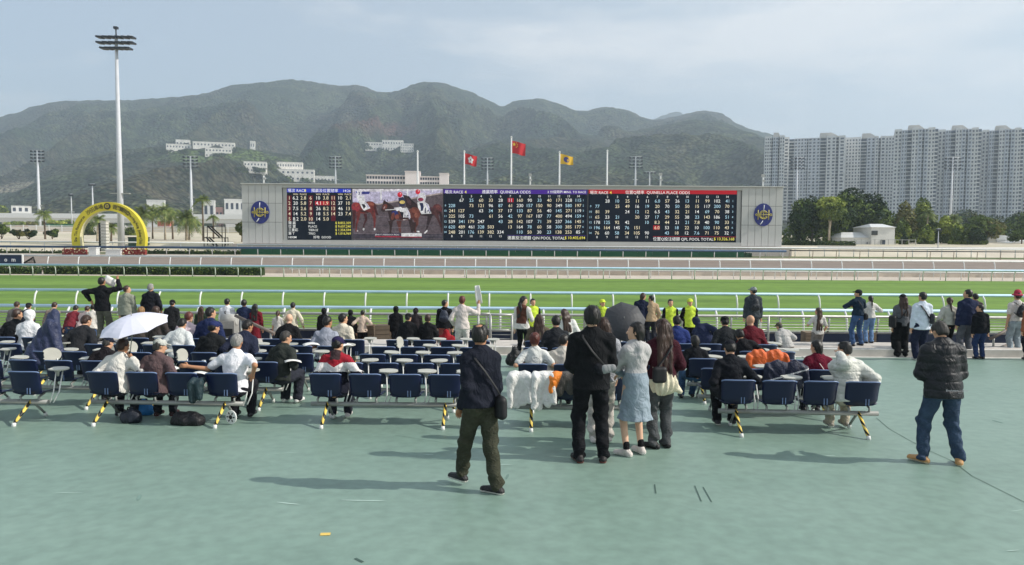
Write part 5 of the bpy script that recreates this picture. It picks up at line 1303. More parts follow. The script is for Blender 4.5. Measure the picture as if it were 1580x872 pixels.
bench('A1', -147, 10.75, 38, 10.65, 'blue bench in the front row, cut by the left edge of the view', notab=(2,))
bench('A2', -18, 12.0, 146, 11.9, 'blue bench under the man in a black cap, second row at left', stow=(1,)); bench('A3', 66, 13.2, 215, 13.1, 'blue bench behind the navy draped coat, third row of the left block', stow=(2,))
bench('A4', 149, 14.45, 284, 14.35, 'blue bench of the left block whose right seat holds the white sweater wearer'); bench('A5', 214, 15.75, 339, 15.65, 'blue bench of the left block in its last row, behind the white umbrella')
bench('B1', 158, 10.68, 342, 10.6, 'blue front row bench with three men, the cap wearer between two men in white', notab=(1, 2))
bench('B2', 243, 11.95, 407, 11.9, 'blue bench carrying a steel flask on its tablet, second row', stow=(0,)); bench('B3', 315, 13.15, 464, 13.1, 'blue bench directly behind the dark green jacket wearer, third row', stow=())
bench('B4', 374, 14.4, 509, 14.35, 'blue bench with the wearer of the grey T-shirt at its right end'); bench('B5', 422, 15.7, 546, 15.65, 'blue bench with the cream jacket wearer at its right end, last row')
bench('M1', 502, 10.62, 686, 10.6, 'blue front row bench with the striped red hoodie at its left end'); bench('M2', 538, 11.87, 702, 11.85, 'empty blue bench of the middle block, second row')
bench('M3', 575, 13.05, 724, 13.0, 'empty blue bench of the middle block, third row'); bench('M4', 592, 14.3, 729, 14.25, 'empty blue bench of the middle block, fourth row', stow=(0,)); bench('M5', 613, 15.65, 739, 15.6, 'empty blue bench of the middle block, last row under the pair in black')
bench('C1', 820, 10.5, 1003, 10.45, 'blue front row bench with white jackets hung over its left seat'); bench('C2', 822, 11.85, 987, 11.8, 'blue bench under the auburn-haired person in white'); bench('C3', 824, 13.05, 974, 13.0, 'blue bench behind the standing trio, third row'); bench('C4', 826, 14.3, 962, 14.25, 'blue bench behind the standing trio, fourth row'); bench('C5', 827, 15.6, 952, 15.55, 'blue bench behind the standing trio, last row with the long-haired person in olive')
bench('D1', 1139, 10.25, 1331, 10.15, 'blue front row bench at right with the black cap wearer and the white puffer jacket', notab=(3,)); bench('D2', 1105, 11.45, 1270, 11.35, 'blue bench at right with the maroon sweater wearer at its end', notab=(3,))
bench('D3', 1084, 12.7, 1237, 12.6, 'blue bench at right with an orange jacket on one seat'); bench('D4', 1068, 13.95, 1207, 13.85, 'blue bench at right behind the orange jacket, fourth row'); bench('D5', 1053, 15.25, 1181, 15.15, 'blue bench at right with the blue blazer wearer, last row')
print('benches', round(time.time() - T0, 1))
# ================================================================== people
SKIN = {'a': mat('skin', 'c99a7c', .55, .06, 6, spec=.35), 'b': mat('skin pale', 'd9ae92', .55, .06, 6, spec=.35), 'c': mat('skin tan', 'b07f60', .55, .06, 6, spec=.35)}
def cloth(c, kind='w'):
    key = 'cloth ' + kind + c
    if key in MATS: return MATS[key]
    m = bpy.data.materials.new(key); MATS[key] = m; m.use_nodes = True; nt = m.node_tree; L = nt.links.new; b = nt.nodes['Principled BSDF']
    b.inputs['Roughness'].default_value = .5 if kind == 'p' else .9; b.inputs['Specular IOR Level'].default_value = .35 if kind == 'p' else .15
    tc = nn(nt, 'ShaderNodeTexCoord'); col = lin(c)
    n1 = nn(nt, 'ShaderNodeTexNoise'); n1.inputs['Scale'].default_value = 7; n1.inputs['Detail'].default_value = 6; n1.inputs['Roughness'].default_value = .65; L(tc.outputs['Object'], n1.inputs['Vector'])
    n2 = nn(nt, 'ShaderNodeTexNoise'); n2.inputs['Scale'].default_value = 11 if kind != 'd' else 15; n2.inputs['Detail'].default_value = 4; n2.inputs['Distortion'].default_value = 1.6
    mp = nn(nt, 'ShaderNodeMapping'); mp.inputs['Scale'].default_value = (1, 1, .75 if kind != 'd' else 1.5); L(tc.outputs['Object'], mp.inputs[0]); L(mp.outputs[0], n2.inputs['Vector'])
    n3 = nn(nt, 'ShaderNodeTexNoise'); n3.inputs['Scale'].default_value = 160; n3.inputs['Detail'].default_value = 2; L(tc.outputs['Object'], n3.inputs['Vector'])
    mr = nn(nt, 'ShaderNodeMapRange'); mr.inputs['From Min'].default_value = .3; mr.inputs['From Max'].default_value = .7; L(n1.outputs[0], mr.inputs['Value'])
    mx = nn(nt, 'ShaderNodeMix', data_type='RGBA'); vv = .3 if kind == 'd' else .16
    mx.inputs['A'].default_value = tuple(v * (1 - vv) for v in col[:3]) + (1,); mx.inputs['B'].default_value = tuple(min(1, v * (1 + vv) + .004) for v in col[:3]) + (1,)
    L(mr.outputs[0], mx.inputs['Factor']); L(mx.outputs['Result'], b.inputs['Base Color'])
    b1 = nn(nt, 'ShaderNodeBump'); b1.inputs['Strength'].default_value = .75; b1.inputs['Distance'].default_value = .035; L(n2.outputs[0], b1.inputs['Height'])
    b2 = nn(nt, 'ShaderNodeBump'); b2.inputs['Strength'].default_value = .3; b2.inputs['Distance'].default_value = .004; L(n3.outputs[0], b2.inputs['Height']); L(b1.outputs[0], b2.inputs['Normal']); L(b2.outputs[0], b.inputs['Normal'])
    return m
HAIRM = {'k': mat('hair black', '15120f', .5, .3, 40, stretch=(1, 1, .1), spec=.5), 'b': mat('hair brown', '38241a', .5, .35, 40, stretch=(1, 1, .1), spec=.5), 'r': mat('hair auburn', '5a2a20', .5, .35, 40, stretch=(1, 1, .1), spec=.5),
         'g': mat('hair grey', '8b8884', .6, .35, 60, stretch=(1, 1, .1), spec=.4), 'd': mat('hair dark grey', '3b3835', .6, .35, 60, stretch=(1, 1, .1)), 'y': mat('hair light brown', '8a6a48', .6, .3, 40, stretch=(1, 1, .1))}
M_eye = mat('eye white', 'd8d4ce', .3); M_lip = mat('lips', '9c5048', .5)
def unit(v): v = np.array(v, float); return v / (np.linalg.norm(v) + 1e-9)
def ik(a, c, l1, l2, pole):
    a, c = np.array(a, float), np.array(c, float); d = c - a; L_ = np.linalg.norm(d); m_ = (l1 + l2) * .998
    if L_ > m_: c = a + d / L_ * m_; d = c - a; L_ = m_
    L_ = max(L_, abs(l1 - l2) + .02); x = (l1 * l1 - l2 * l2 + L_ * L_) / (2 * L_); h = math.sqrt(max(l1 * l1 - x * x, 0)); u = d / max(np.linalg.norm(d), 1e-6)
    p = np.array(pole, float); p = p - (p @ u) * u; p = unit(p)
    return a + u * x + p * h, c
def waves(amp, fz=55.0, ph=0.0, low=None):
    def f(D, X, Y, Z):
        amp_ = amp if low is None else amp * (1 + 2.0 * np.exp(-((Z - .13) / .09) ** 2) + .7 * np.exp(-((Z - .5) / .08) ** 2))
        wv = np.sin(Z * fz + 2.2 * np.sin(X * 17 + ph) + 1.8 * np.sin(Y * 15 + ph * 2) + ph) * np.sin(X * 9 + Z * 7 + ph) + .6 * np.sin(Z * fz * .45 + X * 26 + Y * 18 + ph)
        return D + amp_ * wv
    return f
def puffs(amp, step, z0=0):
    return lambda D, X, Y, Z: D + amp * (1 - np.abs(np.sin(math.pi * (Z - z0) / step))) ** 3 * 1.6 - amp * .3
NP_ = [0]
def person(label, x, y, z, H=1.70, face=0, sit=False, lean=0, side=0, head=(0, 0), arms=None, feet=None, top=None, pants=None, hair='k', style='short', hat=None, hatc='2a2c34', skin='a', shoes='26262a', vox=None, bulk=1.0, sw=1.0, hipz=None, group='spectators in the forecourt', stripes=None, skirt=None, hood=None, legs_kind=None, elbows=(None, None), cat='person', twist=0, knee=(None, None), name='person', toes=(0, 0), scarf=None):
    """top=(hexcolour, kind) kind: shirt tee sweater jacket puffer ; pants=(hexcolour, fit)"""
    NP_[0] += 1; ph = NP_[0] * 1.7
    d_ = math.hypot(x, y); s = H / 1.75
    if vox is None: vox = .0085 if d_ < 9.8 else .0115 if d_ < 12.5 else .015 if d_ < 17 else .02
    o = empty(name, (x, y, z), R(face), label, cat, group); o.scale = (s, s, s)
    tk = {'tee': .014, 'shirt': .02, 'sweater': .024, 'jacket': .027, 'puffer': .04}[top[1]]; bulk = 1 + (bulk - 1) * .62
    up0 = np.array([math.sin(R(side)), math.sin(R(lean)), math.cos(R(lean)) * math.cos(R(side))]); up0 = unit(up0)
    fw = unit(np.array([0, 1, 0]) - up0 * up0[1]); rt = np.cross(fw, up0)
    tw = R(twist); rt2 = rt * math.cos(tw) + fw * math.sin(tw); fw2 = np.cross(up0, rt2)
    hz_ = hipz if hipz is not None else (.515 if sit else .93)
    pel = np.array([0, 0, hz_]) if not sit else np.array([0, .185, hz_])
    wa, ch, sh, nk = pel + up0 * .15, pel + up0 * .34, pel + up0 * .485, pel + up0 * .535
    hy, hp = R(head[0]), R(head[1])   # yaw + = left, pitch + = down
    hf = fw2 * math.cos(hy) - rt2 * math.sin(hy); hu = unit(up0 * .5 + np.array([0, 0, .5])); hf = unit(hf - hu * (hf @ hu))
    hr = np.cross(hf, hu); hf, hu = hf * math.cos(hp) - hu * math.sin(hp), hu * math.cos(hp) + hf * math.sin(hp)
    hc = nk + unit(up0 * .7 + hu * .3) * .155 + hf * (.012 + .03 * max(0, math.sin(hp)))
    HM = [hr, hf, hu]
    Hh = lambda a, b_, c: hc + hr * a + hf * b_ + hu * c
    S = [sh + rt2 * (-.168 * sw) + up0 * -.042, sh + rt2 * (.168 * sw) + up0 * -.042]
    if arms is None: arms = ((-.12, .40, .70), (.12, .40, .70)) if sit else ((-.25, .03, .80), (.25, .03, .80))
    E, Wr = [], []
    for i in (0, 1):
        if arms[i] is None: tgt = np.array(((-.25, .25)[i], .02, hz_ - .12))
        else: tgt = np.array(arms[i])
        pole = elbows[i] if elbows[i] is not None else ((-.55, .55)[i], -.6, -.45)
        e, w_ = ik(S[i], tgt, .285, .255, pole); E.append(e); Wr.append(w_)
    hipj = [pel + np.array([-.09, 0, -.02]), pel + np.array([.09, 0, -.02])]
    if feet is None: feet = ((-.12, .52, 0), (.12, .55, 0)) if sit else ((-.11, .0, 0), (.11, .04, 0))
    K, An = [], []
    for i in (0, 1):
        a_ = np.array(feet[i], float) + np.array([0, 0, .085])
        k_, a_ = ik(hipj[i], a_, .43 if not sit else .42, .425, knee[i] if knee[i] is not None else ((-.1, .1)[i], 1, .35)); K.append(k_); An.append(a_)
    # --- body
    f = Field(.035)
    ax = fw2
    f.cap(pel, wa, .135, .115 * bulk, .75, fw); f.cap(wa, ch, .115 * bulk, .135 * bulk, .72, fw2); f.cap(ch, sh - up0 * .03, .135 * bulk, .12, .66, fw2); f.cap(S[0], S[1], .05, .05, .9, fw2)
    f.cap(sh, nk + hu * .06, .055, .05, k=.03)
    for i in (0, 1): f.cap(nk - up0 * .03, S[i] * .7 + nk * .3 - up0 * .02, .045, .04, k=.04)
    for i in (0, 1):
        f.cap(S[i], E[i], .048, .038, k=.03); f.cap(E[i], Wr[i], .039, .026, k=.012)
        f.cap(hipj[i], K[i], .085, .055, k=.04); f.cap(K[i], An[i], .054, .036, k=.015)
        ft = R(toes[i]); fd = np.array([-math.sin(ft), math.cos(ft), 0]); f.cap(An[i] - [0, 0, .04], An[i] + fd * .13 - [0, 0, .05], .032, .026, k=.02)
        # hand: palm, four fingers of different lengths, thumb from the side of the palm
        fd_ = unit(Wr[i] - E[i]); sg = (-1, 1)[i]
        nrm = unit(np.cross(fd_, rt2 * -1 if abs(fd_ @ rt2) < .9 else up0)); sd_ = np.cross(nrm, fd_); sd_ = unit(sd_)
        pm = Wr[i] + fd_ * .055
        f.cap(Wr[i] + fd_ * .01, pm + fd_ * .02, .028, .036, .5, nrm, k=.012)
        q = pm + fd_ * .035; inward = -nrm if (nrm @ np.array([0, 0, 1])) > 0 else nrm
        for j, (off, ln) in enumerate(((-.027, .060), (-.009, .072), (.009, .068), (.027, .052))):
            b0 = q + sd_ * off; b1 = b0 + unit(fd_ + inward * .35) * ln * .55; b2 = b1 + unit(fd_ * .6 + inward) * ln * .5
            f.cap(b0, b1, .0095, .0085, k=.004); f.cap(b1, b2, .0085, .0072, k=.004)
        th = Wr[i] + fd_ * .03 - sd_ * sg * .026 * (1 if (sd_ @ rt2) > 0 else -1)
        t1 = th + unit(fd_ * .7 - sd_ * sg * (1 if (sd_ @ rt2) > 0 else -1) + inward * .4) * .034; f.cap(th, t1, .012, .0105, k=.006); f.cap(t1, t1 + unit(fd_ + inward * .5) * .026, .0105, .0085, k=.006)
    # head
    f.ell(Hh(0, -.008, .03), (.076, .094, .088), HM, .02); f.ell(Hh(0, .022, -.035), (.060, .072, .078), HM, .03); f.cap(Hh(0, .06, -.09), Hh(0, .064, -.085), .024, .024, k=.03)
    f.cap(Hh(0, .086, .012), Hh(0, .108, -.026), .009, .015, k=.012); f.cap(Hh(-.03, .075, .022), Hh(.03, .075, .022), .014, .014, k=.02)
    f.ell(Hh(0, .086, -.056), (.022, .012, .009), HM, .01)
    for sg in (-1, 1): f.ell(Hh(sg * .077, -.006, -.008), (.009, .022, .032), HM, .008); f.ell(Hh(sg * .03, .094, .004), (.016, .012, .009), HM, .01, sub=True)
    body = fobj('body', f, vox if d_ < 13 else max(vox * .8, .011), SKIN[skin], o)
    if vox < .012:
        for sg in (-1, 1): MB().tube([Hh(sg * .03, .078, .004), Hh(sg * .03, .083, .004)], .009, 6).build('eye', M_eye, body)
    # --- top
    jk = top[1] in ('jacket', 'puffer'); t_ = Field(.045)
    hem = {'tee': -.06, 'shirt': -.09, 'sweater': -.06, 'jacket': -.10, 'puffer': -.12}[top[1]] if len(top) < 3 else top[2]
    if sit: hem = max(hem, -.07)
    t_.cap(pel + up0 * (hem + .02), wa, .142 * min(1, .3 + .7 * bulk) + tk * .9, .122 * bulk + tk, .9, fw); t_.cap(wa, ch, .122 * bulk + tk, .14 * bulk + tk, .74, fw2); t_.cap(ch, sh - up0 * .035, .14 * bulk + tk, .125 + tk, .7, fw2)
    for i in (0, 1): t_.cap(nk - up0 * .035, S[i] * .72 + nk * .28 - up0 * .02, .042 + tk * .8, .04 + tk * .8, k=.05)
    t_.cap(S[0] - up0 * .01, S[1] - up0 * .01, .048 + tk, None, .9, fw2); t_.cap(sh - up0 * .02, nk + up0 * .0, .075 + tk * .5, .058 + tk * .4, k=.04)
    if not skirt:
        for i in (0, 1): t_.cap(hipj[i] + up0 * .07, hipj[i] + up0 * (hem + .03), .092 + tk, .098 + tk, .88, fw, k=.05)
    for i in (0, 1):
        if top[1] == 'tee':
            m_ = S[i] + (E[i] - S[i]) * .72; t_.cap(S[i], m_, .06 + tk * .7, .064, k=.04)
        else:
            t_.cap(S[i], E[i], .056 + tk * .9, .047 + tk * .9, k=.045); t_.cap(E[i], Wr[i] - unit(Wr[i] - E[i]) * .015, .046 + tk * .85, .033 + tk * .75, k=.02)
    if hood == 'up': t_.ell(Hh(0, -.02, .02), (.105, .125, .125), HM, .04); t_.ell(Hh(0, .10, -.02), (.072, .075, .095), HM, .01, sub=True)
    if hood == 'down' or hood is True:
        t_.cap(nk - fw2 * .05 + rt2 * -.065 - up0 * .02, nk - fw2 * .08 - up0 * .06, .026, .036, k=.03); t_.cap(nk - fw2 * .05 + rt2 * .065 - up0 * .02, nk - fw2 * .08 - up0 * .06, .026, .036, k=.03)
        t_.cap(nk - fw2 * .085 - up0 * .04, nk - fw2 * .11 - up0 * .13, .046, .03, .7, fw2, k=.03)
    if jk and hood is None: t_.cap(nk - fw2 * .03 + rt2 * -.03 + up0 * .01, nk - fw2 * .03 + rt2 * .03 + up0 * .01, .06, None, .8, fw2, k=.03)
    t_.post.append(waves({'tee': .0045, 'shirt': .006, 'sweater': .0045, 'jacket': .006, 'puffer': .003}[top[1]], 48, ph))
    if top[1] == 'puffer': t_.post.append(puffs(.0065, .105, ph * .01))
    hp0 = pel + up0 * hem
    def cuth(D, X, Y, Z): return np.maximum(D, -((X - hp0[0]) * up0[0] + (Y - hp0[1]) * up0[1] + (Z - hp0[2]) * up0[2]))
    def arm_keep(D, X, Y, Z):   # hem plane cuts only the torso, not the sleeves
        c = cuth(D, X, Y, Z); A_ = np.full(D.shape, 1.0, dtype=np.float32)
        for i in (0, 1):
            for a, b_, r0 in ((S[i], E[i], .09), (E[i], Wr[i], .085)):
                ba = b_ - a; tt = np.clip(((X - a[0]) * ba[0] + (Y - a[1]) * ba[1] + (Z - a[2]) * ba[2]) / (ba @ ba), 0, 1)
                A_ = np.minimum(A_, np.sqrt((X - a[0] - tt * ba[0]) ** 2 + (Y - a[1] - tt * ba[1]) ** 2 + (Z - a[2] - tt * ba[2]) ** 2) - r0)
        return np.where(A_ < 0, D, c)
    if not skirt: t_.post.append(arm_keep)
    cols = [cloth(top[0], 'p' if top[1] == 'puffer' else 'w')]; mfn = None
    if stripes:
        cols = [cloth(c) for c in stripes[0]]
        mfn = lambda C: stripes[1](C, pel, up0, rt2, E, Wr)
    if skirt:
        z1 = skirt[1]; L1 = np.array([0, 0, z1]); t_.cap(pel + np.array([0, 0, .05]), pel * .35 + L1 * .65, .165, .19, .92, fw); t_.cap(pel * .35 + L1 * .65, L1, .18, .235, .95, fw)
        t_.post.append(lambda D, X, Y, Z: D + np.clip((pel[2] - .22 - Z) / .25, 0, 1) * .010 * np.sin(9 * np.arctan2(Y, X) + 1.5 * np.sin(Z * 9)))
        t_.post.append(lambda D, X, Y, Z: np.maximum(D, z1 + .02 - Z))
        cols = [cloth(top[0]), cloth(skirt[0])]; zc = pel[2] + .22
        mfn = lambda C: ((C[:, 2] < zc) & (np.abs(C[:, 0]) < .2 + (zc - C[:, 2]) * .2)).astype(int)
        if len(skirt) > 2: zb_ = skirt[2]; mfn = lambda C: ((C[:, 2] < zb_) & (np.hypot(C[:, 0], C[:, 1]) < .26)).astype(int)
    fobj({'tee': 't_shirt', 'shirt': 'shirt', 'sweater': 'sweater', 'jacket': 'jacket', 'puffer': 'puffer_jacket'}[top[1]] if not skirt else 'dress', t_, vox, cols, o, mfn)
    # --- trousers
    if pants:
        fit = pants[1]; t_ = Field(.04); w_ = {'slim': .012, 'reg': .024, 'loose': .040, 'wide': .07}[fit]
        t_.cap(pel + up0 * .04, pel, .132, .136, .78, fw)
        for i in (0, 1):
            t_.cap(pel + np.array([(-.06, .06)[i], 0, -.01]), hipj[i], .10, .10, .84, fw, k=.03)
            end = An[i] + np.array([0, 0, .0 if fit != 'slim' else .02])
            t_.cap(hipj[i], K[i], .088 + w_ * .7, .058 + w_, k=.04); t_.cap(K[i], end, .057 + w_, .042 + w_ * 1.0, k=.02)
        t_.post.append(waves(.0055 if fit != 'slim' else .004, 46, ph + 1, low=not sit or None))
        zc_ = [a[2] - .045 for a in An]
        t_.post.append(lambda D, X, Y, Z: np.maximum(D, np.where(X < (An[0][0] + An[1][0]) / 2, zc_[0], zc_[1]) + .0 - Z) if not sit else np.maximum(D, .03 - Z))
        fobj('trousers', t_, vox, cloth(pants[0], 'd'), o)
    # --- shoes
    if shoes:
        for i in (0, 1):
            t_ = Field(.02); ft = R(toes[i]); fd = np.array([-math.sin(ft), math.cos(ft), 0]); a = An[i]; lift = a[2] - .085
            h0 = np.array([a[0], a[1], lift]) - fd * .045; t0 = h0 + fd * .20
            t_.cap(h0 + [0, 0, .035], t0 + [0, 0, .03], .040, .038, .9, np.array([0, 0, 1])); t_.cap(a + [0, 0, -.005], h0 + [0, 0, .035], .046, .040); t_.cap(a - [0, 0, .02], t0 + [0, 0, .028], .042, .03)
            t_.post.append(lambda D, X, Y, Z, l=lift: np.maximum(D, l + .004 - Z))
            sc2 = shoes if isinstance(shoes, tuple) else (shoes, 'd0ccc4' if shoes != '26262a' else '1c1c1e')
            fobj('shoe', t_, min(vox, .012), [cloth(sc2[0], 'p'), cloth(sc2[1], 'p')], o, lambda C, l=lift: (C[:, 2] < l + .026).astype(int))
    # --- hair
    hm = HAIRM[hair]
    if style not in ('none', 'bald') and hood != 'up':
        t_ = Field(.02)
        t_.ell(Hh(0, -.014, .036), (.086, .100, .094), HM, .02)
        if style in ('short', 'crop', 'bob', 'long', 'tail', 'verylong', 'thin'): t_.ell(Hh(0, -.045, -.015), (.074, .062, .075), HM, .03)
        if style == 'full': t_.ell(Hh(0, -.03, .04), (.090, .102, .102), HM, .02); t_.ell(Hh(0, -.045, -.02), (.082, .066, .075), HM, .03)
        bk = -fw2
        if style == 'bob': t_.cap(Hh(-.055, -.035, 0), Hh(-.05, -.045, -.10), .036, .02, k=.03); t_.cap(Hh(.055, -.035, 0), Hh(.05, -.045, -.10), .036, .02, k=.03); t_.cap(Hh(0, -.065, 0), Hh(0, -.075, -.13), .05, .025, k=.03)
        if style in ('long', 'verylong'):
            ll = .30 if style == 'long' else .44
            for sx2 in (-.05, 0, .05): t_.cap(Hh(sx2, -.06, .02), Hh(sx2 * 1.3, -.07, -.12), .05, .05, k=.03); t_.cap(Hh(sx2 * 1.3, -.07, -.12), nk + rt2 * sx2 * 1.5 - fw2 * .115 - up0 * ll, .05, .03, k=.03)
        if style == 'tail': t_.cap(Hh(0, -.09, .05), Hh(0, -.125, -.05), .028, .032, k=.02); t_.cap(Hh(0, -.125, -.05), nk - fw2 * .13 - up0 * .15, .032, .014, k=.02)
        def facecut(D, X, Y, Z):
            px, py, pz = X - hc[0], Y - hc[1], Z - hc[2]
            a = px * hf[0] + py * hf[1] + pz * hf[2]; c = px * hu[0] + py * hu[1] + pz * hu[2]; l = np.abs(px * hr[0] + py * hr[1] + pz * hr[2])
            f1 = np.minimum(a - .030, .062 - c)         # remove in front of ears below hairline
            f1 = np.minimum(f1, 1.0)
            f2 = np.minimum(-.068 - c, 1.0) if style in ('short', 'crop', 'thin', 'full') else -1.0
            f3 = np.minimum(np.minimum(a + .03, -.0 - c), l - .055) if style in ('short', 'crop', 'thin') else -1.0
            D = np.maximum(D, f1); D = np.maximum(D, f2); D = np.maximum(D, f3)
            if style == 'thin': D = np.maximum(D, -(np.sqrt((a + .045) ** 2 + l ** 2 + (c - .11) ** 2) - .045))
            return D
        t_.post.append(lambda D, X, Y, Z: D + .003 * np.sin(X * 90 + Z * 25 + ph) * np.sin(Y * 80 - Z * 18) + .0012 * np.sin(X * 210 + ph + Z * 9) + .0035 * np.sin(X * 34 + Z * 30 + ph) * np.sin(Y * 36 + ph) )
        t_.post.append(facecut)
        ho = fobj('hair', t_, min(vox, .014), hm, o)
        if ho is not None and d_ < 17 and style != 'thin_':
            me = ho.data; nf = len(me.polygons); C = np.zeros(nf * 3); me.polygons.foreach_get('center', C); C = C.reshape(-1, 3); Nn = np.zeros(nf * 3); me.polygons.foreach_get('normal', Nn); Nn = Nn.reshape(-1, 3)
            rs = np.random.RandomState(NP_[0]); ns = int((900 if style in ('long', 'verylong') else 420) * (1 if d_ < 11 else .5)); q = rs.randint(0, nf, ns); C = C[q]; Nn = Nn[q]
            dwn = -hu if style in ('long', 'verylong', 'bob', 'tail') else -hu * .6 - hf * .5
            dv = dwn[None, :] - Nn * (Nn @ dwn)[:, None]; dv /= np.linalg.norm(dv, axis=1, keepdims=True) + 1e-6; dv += Nn * rs.uniform(.05, .4, ns)[:, None] + rs.normal(size=(ns, 3)) * .18
            ln = rs.uniform(.5, 1.3, ns)[:, None] * (.075 if style in ('long', 'verylong') else .04 if style in ('bob', 'full') else .024); sd2 = np.cross(dv, Nn); sd2 /= np.linalg.norm(sd2, axis=1, keepdims=True) + 1e-6
            wv_ = .0032 if d_ < 11 else .005
            P = np.stack([C - sd2 * wv_ + Nn * .001, C + sd2 * wv_ + Nn * .001, C + dv * ln], 1).reshape(-1, 3)
            so_ = link('loose_strands', npmesh('loose_strands', P, np.arange(3 * ns).reshape(ns, 3), [hm]), ho); so_['kind'] = 'stuff'
    if hat:
        t_ = Field(.015); cm = cloth(hatc)
        if hat in ('cap', 'flat'):
            t_.ell(Hh(0, -.012, .045), (.092, .106, .085), HM); t_.cap(Hh(-.03, .085, .052), Hh(-.03, .135, .044), .03, .03, .35, hu, k=.01); t_.cap(Hh(.03, .085, .052), Hh(.03, .135, .044), .03, .03, .35, hu, k=.01)
            t_.cap(Hh(-.03, .13, .045), Hh(.03, .13, .045), .03, .03, .35, hu, k=.01)
        elif hat == 'bucket':
            t_.cap(Hh(0, -.01, .04), Hh(0, -.01, .095), .098, .088, k=.02); t_.cap(Hh(0, -.01, .02), Hh(0, -.01, .03), .135, .12, .25, hu, k=.02)
        elif hat == 'beanie': t_.ell(Hh(0, -.012, .045), (.094, .106, .10), HM)
        if hat == 'bucket': t_.cap(Hh(0, -.01, .03), Hh(0, -.01, .031), .14, .14, .22, hu, k=.01)
        cz = .012
        t_.post.append(lambda D, X, Y, Z: np.maximum(D, cz - ((X - hc[0]) * hu[0] + (Y - hc[1]) * hu[1] + (Z - hc[2]) * hu[2])))
        fobj('hat', t_, min(vox, .013), cm, o)
    J = dict(o=o, pel=pel, wa=wa, ch=ch, sh=sh, nk=nk, S=S, E=E, W=Wr, K=K, A=An, up=up0, fw=fw2, rt=rt2, hc=hc, Hh=Hh, s=s)
    J['world'] = lambda p: Matrix.Translation((x, y, z)) @ Matrix.Rotation(R(face), 4, 'Z') @ Matrix.Scale(s, 4) @ Vector(tuple(p))
    return J
def held(J, name, cat, label, pts=None, field=None, vox=.01, m=None, group=None, mb=None):
    """a thing carried by a person: top-level, standing at the person's own frame"""
    o = J['o']; e = empty(name, o.location, o.rotation_euler.z, label, cat, group); e.scale = o.scale; return e
def strap(e, pts, m, w_=.016):
    MB().tube([tuple(p) for p in pts], w_, 6, flat=.35).build('strap', m, e)
def crossbag(J, label, m, side=1, bagpos=None, size=(.16, .07, .2), from_side=None, w_=.016, name='shoulder_bag', cat='bag'):
    """strap from the opposite shoulder across the back to a bag at the hip"""
    e = held(J, name, cat, label); P = J; rt, fw, up = P['rt'], P['fw'], P['up']; t = .155
    s0 = P['nk'] - rt * side * .07 + fw * .02 - up * .02; hip = bagpos if bagpos is not None else P['pel'] + rt * side * .20 - fw * .05 - up * .02
    b1 = P['sh'] - rt * side * .09 - fw * (t - .03) - up * .02; b2 = P['ch'] + rt * side * .0 - fw * (t + .0); b3 = P['wa'] + rt * side * .13 - fw * (t - .03)
    strap(e, [s0 + fw * .06 - up * .03, s0, b1, b2, b3, np.array(hip) + up * (size[2] / 2)], m, w_)
    f = Field(.02); hx_ = size[0] / 2 - size[1] / 2; hz2 = size[2] / 2 - size[1] / 2
    n_ = max(3, int(size[0] / .035))
    for i_ in range(n_):
        a = -1 + 2 * i_ / (n_ - 1); dd = (fw if abs(np.array(hip) @ rt) > .15 else rt) * a * hx_; f.cap(np.array(hip) + dd + up * hz2, np.array(hip) + dd - up * hz2, size[1] / 2, k=.02)
    fobj('bag_body', f, .009, m, e); return e
def backpack(J, label, m, m2=None, w_=.28, h=.40):
    e = held(J, 'backpack', 'backpack', label); fw, up, rt = J['fw'], J['up'], J['rt']; c = (J['ch'] + J['wa']) / 2 - fw * .21 + up * .06
    f = Field(.04); M_ = [rt, fw, up]
    f.ell(c, (w_ / 2, .085, h / 2), M_, .03); f.cap(c - up * h * .22 - rt * w_ * .25, c - up * h * .22 + rt * w_ * .25, .09, None, .8, fw, k=.04); f.cap(c - fw * .07 - up * h * .14 - rt * .05, c - fw * .07 - up * h * .14 + rt * .05, .07, None, .6, fw, k=.02)
    fobj('pack_body', f, .014, m, e)
    for sg in (-1, 1): strap(e, [c + up * h * .42 + rt * sg * .06 + fw * .04, J['sh'] + rt * sg * .10 + up * .035 - fw * .04, J['sh'] + rt * sg * .11 + fw * .09 - up * .03, J['ch'] + rt * sg * .13 + fw * .12, c + rt * sg * w_ * .48 - up * h * .3 + fw * .06], m2 or m, .02)
    return e
def headz(px, py, Y): return at_depth(px, py, Y).z
def seat(key, px, hy, label, sink=0.0, **k):
    """sit on bench row key at pixel column px; hy = pixel row of the head top"""
    p = row_pos(key, px); lean = k.get('lean', 12); Y = p.y + .2
    z = floor_z(p.y); zt = headz(px, hy, Y + .15); Hn = (zt - z) / (.515 + (.535 * math.cos(R(lean)) + .155 + .118)) * 1.75
    H = min(1.88, max(1.50, Hn)); k.setdefault('sit', True)
    return person(label, p.x + k.pop('dx', 0), p.y, z, H, **k)
def stand(px, hy, base, label, Y=None, fy=None, **k):
    if base == 'floor':
        p = on_floor(px, fy) if fy else Vector((x_at(px, Y, floor_z(Y) + .9), Y, floor_z(Y)))
        x, y, z = p
    else:
        y = Y or {'kerb': 20.15, 'apron': 23.6}[base]; z = {'kerb': KZ, 'apron': AZ}[base]; x = x_at(px, y, z + 1)
    zt = headz(px, hy, y); sit_ = k.get('sit'); lean = k.get('lean', 0)
    den = 1.738 if not sit_ else (.515 + .7)
    Hn = (zt - z) / (.93 + .535 * math.cos(R(lean)) + .273) * 1.75
    if not (1.45 < Hn < 1.95): print('height', label[:40], round(Hn, 2))
    return person(label, x, y, z, min(1.93, max(1.35, Hn)), **k)
